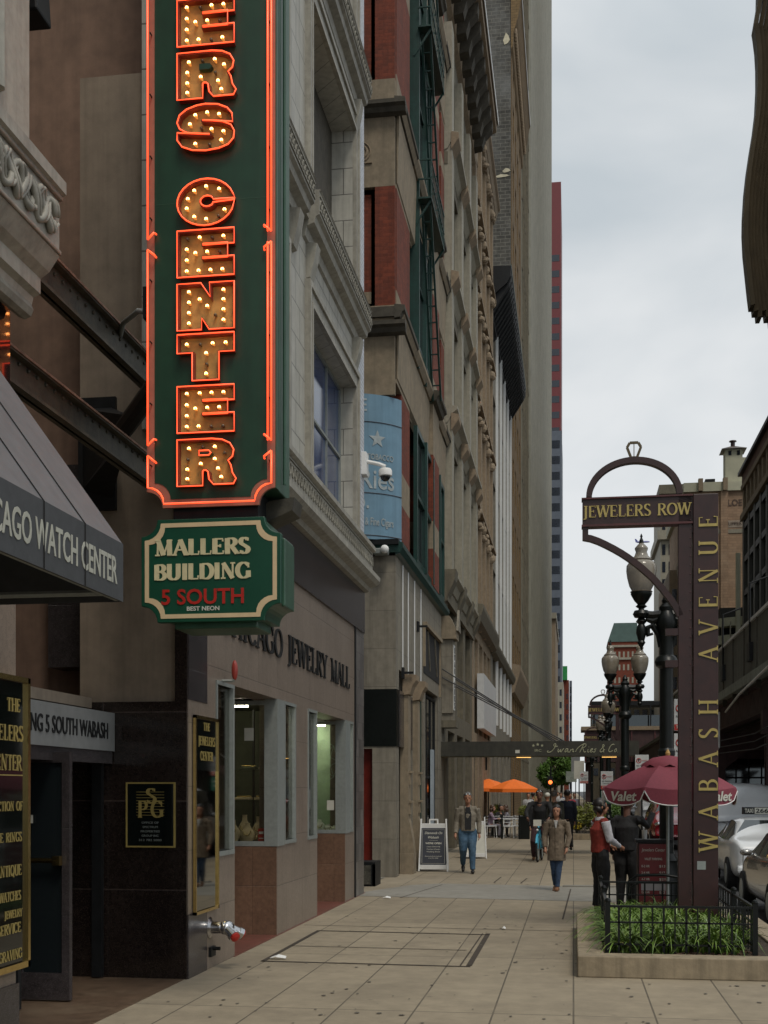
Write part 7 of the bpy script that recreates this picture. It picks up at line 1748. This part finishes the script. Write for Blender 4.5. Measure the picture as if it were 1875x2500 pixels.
    if open_front:
        m = MB(); c = K['chest']; p_ = K['pel']; nn = K['neck']
        if coat: m.prism([(-.022*H,nn.z-.015*H),(.022*H,nn.z-.015*H),(.006*H,c.z-.0*H),(-.004*H,c.z)], (c.x,c.y-.079*H,0), (1,0,0), (0,0,1), (0,.03*H,0))
        else: m.prism([(-.026*H,nn.z-.015*H),(.026*H,nn.z-.015*H),(.046*H,c.z),(.042*H,p_.z+.01*H),(-.034*H,p_.z+.01*H),(-.040*H,c.z)], (c.x,c.y-.0805*H,0), (1,0,0), (0,0,1), (0,.03*H,0))
        if coat:
            bt = MB(); bt.bar((c.x,c.y-.081*H,c.z),(c.x,c.y-.086*H,hem.z+.02*H),.010*H,.004*H)
            for zz in (.70,.60,.50,.42): bt.bar((c.x-.04*H,c.y-.082*H,zz*H),(c.x+.04*H,c.y-.082*H,zz*H),.003*H,.004*H)
            bt.build('zip', top, t)
        m.build('shirt', open_front, t, bevel=.01)
        cl = MB()
        for s_ in (-1, 1): cl.tube([K['neck']+Vector((.040*s_,.01,-.002))*H, K['neck']+Vector((.028*s_,-.045,-.02))*H, c+Vector((.034*s_,-.079,.03))*H], [.012*H,.012*H,.006*H], 6)
        cl.build('collar', top, t, smooth=True)
    t.location = loc; t.rotation_euler = (0,0,rz); return t
beige_j = cloth('beige_jacket', (.20,.175,.135), st=(5,.4,(.13,.11,.085)))
khaki = cloth('khaki_coat', (.165,.125,.085), st=(5,.4,(.11,.08,.055)))
blackc = cloth('black', (.015,.015,.016)); jeans = cloth('blue_jeans', (.045,.10,.165), st=(5,.6,(.12,.19,.25))); djeans = cloth('dark_jeans', (.025,.05,.10), st=(5,.5,(.05,.09,.15)))
person((-2.30,27.0,0), R(6), 'grey-haired man in open beige jacket and blue jeans walking towards the camera', 1.78, skin_m, hair_g, 0, beige_j, jeans, shoe_k,
       J=dict(Lk=(.055,-.055,.285),La=(.06,-.075,.045),Rk=(-.055,-.02,.29),Ra=(-.055,.14,.10),Rf=.5,Le=(.140,.03,.63),Lw=(.142,-.02,.485),Re=(-.138,.02,.63),Rw=(-.150,-.05,.49)), open_front=blackc, glasses=True, vox=.011, build=1.14)
person((-.30,22.5,0), R(-8), 'dark-haired woman in knee-length khaki coat and dark jeans walking towards the camera', 1.56, skin_m, hair_b, .10, khaki, djeans, shoe_t,
       J=dict(Lk=(.028,-.02,.285),La=(.018,-.055,.045),Rk=(-.035,.0,.285),Ra=(-.025,.06,.06),Rf=.3,Le=(.145,.01,.63),Lw=(.125,-.05,.50),Re=(-.145,.01,.63),Rw=(-.125,-.05,.50)), coat=True, female=True, vox=.010, build=1.08, open_front=mat('cloth_white',(.45,.44,.42),.8,.1,20))
person((.40,18.7,0), R(112), 'valet attendant in red vest over white shirt seen from the back left of the umbrella', 1.70, skin_m, hair_b, .02, cloth('red_vest',(.24,.028,.018)), blackc, shoe_k,
       J=dict(Le=(.140,-.03,.64),Lw=(.09,-.14,.58),Re=(-.140,-.03,.64),Rw=(-.08,-.15,.58)), vest=mat('cloth_shirt_white',(.50,.50,.54),.8,.1,20,bump=.2), vox=.011, build=1.2)
person((.80,18.95,0), R(160), 'man in black jacket raising his hand, standing under the maroon umbrella beside the attendant', 1.74, skin_d, hair_b, .0, blackc, blackc, shoe_k,
       J=dict(Re=(-.16,-.06,.74),Rw=(-.20,-.12,.86)), vox=.013, build=1.15)
# crowd
grn = cloth('grey_green_jacket',(.06,.062,.048)); navy = cloth('navy_suit',(.012,.018,.035)); redc = cloth('crimson_shirt',(.35,.03,.045)); wht = cloth('pale_shirt',(.42,.42,.42)); gry = cloth('grey_shirt',(.20,.19,.22)); pur = cloth('mauve_top',(.25,.18,.24)); blu = cloth('slate_top',(.08,.11,.16))
CG = 'people on the crowded pavement ahead'
for (px, Y, H, rz, label, sk, hr, hl, tp, fem) in (
    (1311,34.6,1.66,20,'blond woman in black top just left of the cyclist',skin_l,hair_bl,.05,blackc,True),
    (1353,35.5,1.82,170,'large man in grey-green jacket seen from behind',skin_l,hair_g,0,grn,False),
    (1384,37.0,1.84,190,'man in dark navy suit seen from behind on the right of the group',skin_m,hair_b,0,navy,False),
    (1336,40.0,1.75,185,'man in black with white cap behind the group',skin_m,None,0,blackc,False),
    (1391,52.0,1.74,10,'person in crimson shirt in the distance left of the far planter',skin_m,hair_b,0,redc,False),
    (1290,56.0,1.72,0,'distant person in white shirt behind the orange umbrella edge',skin_l,hair_br,0,wht,False),
    (1301,57.0,1.74,180,'distant person in dark jacket beside the one in white shirt',skin_m,hair_b,0,navy,False),
    (1402,63.0,1.70,0,'distant person in grey shirt close to the kerb',skin_l,hair_br,0,gry,False),
    (1369,66.0,1.72,0,'distant person in pale shirt in the middle of the crowd',skin_l,hair_br,0,wht,True),
    (1379,74.0,1.74,0,'small far person in slate top',skin_l,hair_br,0,blu,False),
    (1362,84.0,1.74,0,'smallest far person in white at the end of the pavement',skin_l,hair_b,0,wht,False)):
    p = atY(px, 2000, Y)
    person((p.x, Y, 0), R(rz), label, H, sk, hr, hl, tp, blackc if tp is not wht else djeans, shoe_k, J=dict(Lk=(.056,-.05,.285),La=(.055,-.06,.045),Ra=(-.055,.09,.07)), female=fem, vox=.022 if Y < 45 else .035, hands=True, group=CG, build=1.1, hat=None if hr else M['offwhite'])
# seated women
SJ = dict(pel=(0,0,.29),waist=(0,-.01,.36),chest=(0,-.03,.49),neck=(0,-.05,.595),head=(0,-.075,.685),Ls=(.105,-.035,.56),Rs=(-.105,-.035,.56),Le=(.13,-.10,.43),Re=(-.13,-.10,.43),Lw=(.07,-.20,.44),Rw=(-.07,-.20,.44),Lh=(.05,0,.285),Rh=(-.05,0,.285),Lk=(.06,-.23,.29),Rk=(-.06,-.23,.29),La=(.06,-.23,.045),Ra=(-.06,-.22,.045))
for (x, y, rz, label, hr, hl, tp, lg) in ((-3.2,47.5,90,'seated woman with brown hair and mauve top at the cafe rail',hair_br,.09,pur,gry),(-2.9,48.6,40,'seated woman in black with dark hair at the cafe table',hair_b,.02,blackc,blackc),(-2.5,47.9,-80,'seated woman with long brown hair and pale top facing left at the cafe',hair_br,.13,gry,wht)):
    person((x,y,0), R(rz), label, 1.66, skin_l, hr, hl, tp, lg, shoe_k, J=SJ, female=True, vox=.022, group='seated women at the cafe')
# cyclist
CJ = dict(pel=(0,.06,.54),waist=(0,.03,.61),chest=(0,-.03,.73),neck=(0,-.06,.83),head=(0,-.085,.915),Ls=(.125,-.04,.80),Rs=(-.125,-.04,.80),Le=(.18,-.12,.67),Re=(-.18,-.12,.67),Lw=(.15,-.24,.60),Rw=(-.15,-.24,.60),Lh=(.055,.05,.52),Rh=(-.055,.05,.52),Lk=(.08,-.12,.36),Rk=(-.085,-.08,.26),La=(.075,-.03,.16),Ra=(-.085,.02,.05))
cy = person((-.86,32.2,0), R(-4), 'cyclist in black jacket with sunglasses on his head riding the light blue bicycle', 1.86, skin_d, hair_b, 0, blackc, cloth('maroon_trousers',(.05,.02,.025)), shoe_t, J=CJ, vox=.016, glasses=True, build=1.08)
bk = thing('bicycle', 'light blue hire bicycle with front basket ridden by the man in black', 'bicycle', (0,0,0))
bl_ = mat('light_blue_bike',(.06,.36,.52),.35,.1,10)
for (y, nm) in ((-.55,'front_wheel'),(.50,'rear_wheel')):
    w0 = MB().tube([(0,y+.32*math.cos(a*math.pi/12),.34+.32*math.sin(a*math.pi/12)) for a in range(24)], .025, 6, True).build(nm, M['black'], bk)
    MB().tube([(0,y+.29*math.cos(a*math.pi/12),.34+.29*math.sin(a*math.pi/12)) for a in range(24)], .012, 5, True).build('rim', M['alu'], w0)
    sp = MB()
    for a in range(10): sp.tube([(0,y,.34),(0,y+.29*math.cos(a*.63),.34+.29*math.sin(a*.63))], .003, 3)
    sp.build('spokes', M['alu'], w0)
    MB().tube([(0,y+.36*math.cos(R(a)),.34+.36*math.sin(R(a))) for a in range(20,170,15)], .035, 6).build('mudguard', bl_, bk)
g = MB(); g.tube([(0,.5,.34),(0,.1,.32),(0,-.30,.62)], .035, 8); g.tube([(0,.1,.32),(0,.22,.85)], .03, 8); g.tube([(0,-.55,.34),(0,-.40,.70),(0,-.33,1.0)], .028, 8); g.tube([(0,.5,.34),(0,.2,.7)], .02, 6); g.tube([(0,-.36,.75),(0,.15,.55)], .04, 8)
g.build('frame', bl_, bk, smooth=True)
MB().tube([(-.32,-.22,1.08),(-.15,-.32,1.04),(.15,-.32,1.04),(.32,-.22,1.08)], .015, 6).build('handlebar', M['black_steel'], bk)
MB().ell((0,.22,.90),.08,.13,.035,10,6).build('saddle', M['black'], bk, smooth=True)
g = MB(); g.box(-.17,.17,-.62,-.38,.86,.88); 
for a in range(7): g.bar((-.17+a*.057,-.62,.86),(-.17+a*.057,-.62,1.10),.008); g.bar((-.17,-.62+a*.04,.86),(-.17,-.62+a*.04,1.10),.008); g.bar((.17,-.62+a*.04,.86),(.17,-.62+a*.04,1.10),.008)
for z in (.98,1.10): g.bar((-.17,-.62,z),(.17,-.62,z),.012)
bs_ = g.build('basket', M['black_steel'], bk); MB().box(-.10,.10,-.64,-.625,.92,1.08).build('front_plate', M['offwhite'], bk)
MB().ell((0,-.64,.82),.03,n=8,m=5).build('headlight', M['whitepaint'], bk)
MB().tube([(-.14,.1,.20),(.14,.1,.42)], .015, 6).build('pedals', M['black_steel'], bk)
bk.location = (-.86,32.0,0); bk.rotation_euler = (0,0,R(-4))

# ================================================================== vehicles
def car(loc, rz, label, paint, kind='sedan', name='parked_car', cat='car'):
    t = thing(name, label, cat, (0,0,0))
    # stations y (rear=-), z_sill, z_belt, z_roof, w_low, w_belt, w_roof
    if kind == 'sedan':
        S = [(-2.28,.42,.80,.82,.70,.72,.68),(-2.20,.28,.95,.99,.84,.82,.76),(-1.75,.22,.99,1.03,.89,.86,.78),(-1.35,.20,.97,1.10,.90,.87,.74),(-.75,.20,.95,1.38,.91,.88,.62),(-.1,.20,.93,1.44,.91,.88,.62),(.55,.20,.92,1.36,.91,.88,.62),(1.05,.20,.92,1.05,.91,.87,.70),(1.5,.22,.88,.95,.90,.85,.74),(2.0,.26,.78,.84,.86,.80,.70),(2.25,.36,.62,.66,.72,.68,.58)]
        gi = (3, 7)
    elif kind == 'suv':
        S = [(-2.25,.45,1.0,1.05,.78,.78,.72),(-2.15,.34,1.08,1.20,.88,.86,.74),(-1.8,.3,1.10,1.60,.92,.89,.68),(-1.0,.3,1.08,1.70,.93,.9,.68),(0,.3,1.06,1.70,.93,.9,.68),(.6,.3,1.05,1.58,.93,.9,.68),(1.15,.3,1.05,1.16,.93,.89,.74),(1.9,.32,.98,1.04,.9,.85,.74),(2.25,.45,.80,.84,.80,.76,.66)]
        gi = (2, 6)
    else:
        S = [(-2.6,.45,1.1,1.2,.84,.84,.80),(-2.55,.35,1.15,2.02,.93,.92,.82),(-2.0,.3,1.15,2.14,.96,.95,.82),(-.5,.3,1.15,2.16,.96,.95,.82),(1.0,.3,1.15,2.12,.96,.95,.80),(1.55,.3,1.12,1.75,.95,.93,.76),(2.0,.3,1.08,1.22,.94,.90,.78),(2.5,.35,.85,.92,.88,.82,.72),(2.65,.5,.7,.74,.78,.74,.66)]
        gi = (3, 6)
    def ring(s_):
        y, zs, zb, zr, wl, wb, wr = s_; zm = zs+(zb-zs)*.45
        L_ = [(0,zs),(wl*.7,zs),(wl*.97,zs+.06),(wl*1.0,zm),(wl*.995,zb-.08),(wb,zb),(wb-(wb-wr)*.45,zb+(zr-zb)*.45),(wb-(wb-wr)*.93,zb+(zr-zb)*.86),(wr*.72,zr-.004+.0),(0,zr+.02)]
        return L_
    V = []; F = []; n = 10
    rs = [ring(s_) for s_ in S]
    full = []
    for i, s_ in enumerate(S):
        L_ = rs[i]; P = [(x, s_[0], z) for x, z in L_]+[(-x, s_[0], z) for x, z in L_[1:-1][::-1]]; V += P
    m_ = len(P)
    for i in range(len(S)-1):
        for k in range(m_): F.append((i*m_+k, (i+1)*m_+k, (i+1)*m_+(k+1)%m_, i*m_+(k+1)%m_))
    F.append(tuple(range(m_-1,-1,-1))); F.append(tuple((len(S)-1)*m_+k for k in range(m_)))
    g = MB().add(V, F); bo = g.build('body', paint, t, smooth=True)
    sb = bo.modifiers.new('s', 'SUBSURF'); sb.levels = 2; sb.render_levels = 2
    # glass
    def at(i, k, out=.012, sd=1):
        y = S[i][0]; x, z = rs[i][k]; return (sd*(x+out), y, z)
    gm = M['glass_dark'] if kind != 'sedan' else mat('car_glass',(.03,.035,.038),.05,0,spec=.9)
    for sd in (-1, 1):
        for (i0, i1) in [(a, a+1) for a in range(gi[0], gi[1])]:
            a, b_, c, d = Vector(at(i0,5,.008,sd)), Vector(at(i1,5,.008,sd)), Vector(at(i1,7,.004,sd)), Vector(at(i0,7,.004,sd))
            ce = (a+b_+c+d)/4; q = [ce+(p-ce)*.90+Vector((0,0,.012)) for p in (a,b_,c,d)]
            MB().add(q+[p-Vector((sd*.02,0,0)) for p in q], [(0,1,2,3),(7,6,5,4),(0,4,5,1),(1,5,6,2),(2,6,7,3),(3,7,4,0)]).build('side_window', gm, t)
    for (i0, i1, nm, sg) in ((gi[0], gi[0]+1, 'rear_window', -1), (gi[1], gi[1]-1, 'windscreen', 1)):
        y0, y1 = S[i0][0], S[i1][0]; z0 = rs[i0][6][1]+.02; z1 = rs[i1][8][1]-.03; w0_ = rs[i0][5][0]*.86; w1_ = rs[i1][8][0]*1.08
        if kind == 'van' and sg == -1: continue
        if kind == 'suv' and sg == -1: y0, y1, z0, z1 = -2.16,-1.9,1.2,1.55
        q = [(-w0_,y0+sg*.03,z0+.02),(w0_,y0+sg*.03,z0+.02),(w1_,y1+sg*.03,z1+.02),(-w1_,y1+sg*.03,z1+.02)]
        MB().add(q+[(a,b_-sg*.03,c-.02) for a,b_,c in q], [(0,1,2,3),(7,6,5,4),(0,4,5,1),(1,5,6,2),(2,6,7,3),(3,7,4,0)]).build(nm, M['glass_pale'] if kind == 'sedan' else gm, t)
    yw = (-1.42, 1.42) if kind != 'van' else (-1.7, 1.75)
    for y in yw:
        for sd in (-1, 1):
            wh = MB(); wh.tube([(sd*.74,y,.32),(sd*.93,y,.32)], .325, 20); wo = wh.build('wheel', M['black'], t, smooth=True, sharp=40)
            rm = MB(); rm.tube([(sd*.90,y,.32),(sd*.938,y,.32)], .20, 14)
            rm.build('rim', M['alu'], wo)
    yr = S[0][0]; zb = S[1][2]
    for sd in (-1, 1):
        MB().ell((sd*.64,yr+.13,zb-.15),.17,.10,.085,10,6).build('tail_light', mat('red_lens',(.45,.01,.008),.12,.1,10), t, smooth=True)
        MB().ell((sd*.66,S[-1][0]-.12,S[-2][2]-.12),.16,.12,.08,10,6).build('headlight', M['silver'], t, smooth=True)
        MB().ell((sd*.95,.72 if kind != 'van' else 1.3,.98 if kind != 'van' else 1.25),.10,.05,.055,8,6).build('wing_mirror', paint, t, smooth=True)
    MB().box(-.82,.82,yr-.05,yr+.15,.36,.52).build('bumper', paint, t, bevel=.05)
    MB().box(-.25,.25,yr-.012,yr+.02,.64,.78).build('number_plate', M['offwhite'], t)
    t.location = loc; t.rotation_euler = (0,0,rz); return t
silver = mat('silver_car_paint',(.34,.33,.31),.22,.05,3,metal=.7,coat=.6); whitec = mat('white_car_paint',(.68,.70,.71),.25,.03,3,coat=.5); vanw = mat('white_van_paint',(.62,.64,.66),.3,.05,2,coat=.3,stain=(1.5,.3,(.3,.31,.32))); redp = mat('red_car_paint',(.28,.012,.02),.22,.05,3,coat=.6)
car((3.68,19.6,-.15), 0, 'silver sedan parked at the kerb, nearest car at the right edge', silver)
tx = car((3.95,26.8,-.15), 0, 'white taxi sedan with numbered roof sign behind the silver sedan', whitec, name='taxi', cat='taxi')
tp_ = MB().box(-.42,.42,-.12,.12,1.47,1.62).build('roof_sign', M['black_steel'], None); tp_.parent = tx
q_ = MB().box(-.19,.19,-.128,-.12,1.48,1.61).build('number_panel', M['offwhite'], None); q_.parent = tp_
s = MB(); sans(s,'2668',(-.17,-.130,1.505),(1,0,0),(0,0,1),.085,.34,depth=.004,bold=.02,nrm=(0,-1,0)); o_ = s.build('roof_number', M['black'], None); o_.parent = tp_
s = MB(); sans(s,'TAXI',(-.39,-.124,1.505),(1,0,0),(0,0,1),.085,.17,depth=.004,bold=.02,nrm=(0,-1,0)); sans(s,'TAXI',(.22,-.124,1.505),(1,0,0),(0,0,1),.085,.17,depth=.004,bold=.02,nrm=(0,-1,0)); o_ = s.build('taxi_lettering', M['offwhite'], None); o_.parent = tp_
car((4.35,34.5,-.15), 0, 'plain white van ahead of the taxi under the railway', vanw, 'van', 'parked_van', 'van')
car((3.45,43.5,-.15), R(180), 'dark red car facing the camera, seen under the maroon umbrella', redp, 'suv')
vn = car((3.55,52.5,-.15), 0, 'far white van lettered SEVEN behind the red car', vanw, 'van', 'parked_van', 'van')
s = MB(); sans(s,'SEVEN',(-.75,-2.66,2.0),(1,0,0),(0,0,1),.22,1.3,depth=.01,bold=.03,nrm=(0,-1,0)); o_ = s.build('lettering', mat('blue_lettering',(.02,.06,.2),.5,.1,5), None); o_.parent = vn
car((3.5,62.0,-.15), 0, 'small dark car farther up the kerb beyond the white van', M['black_gloss'], 'sedan')
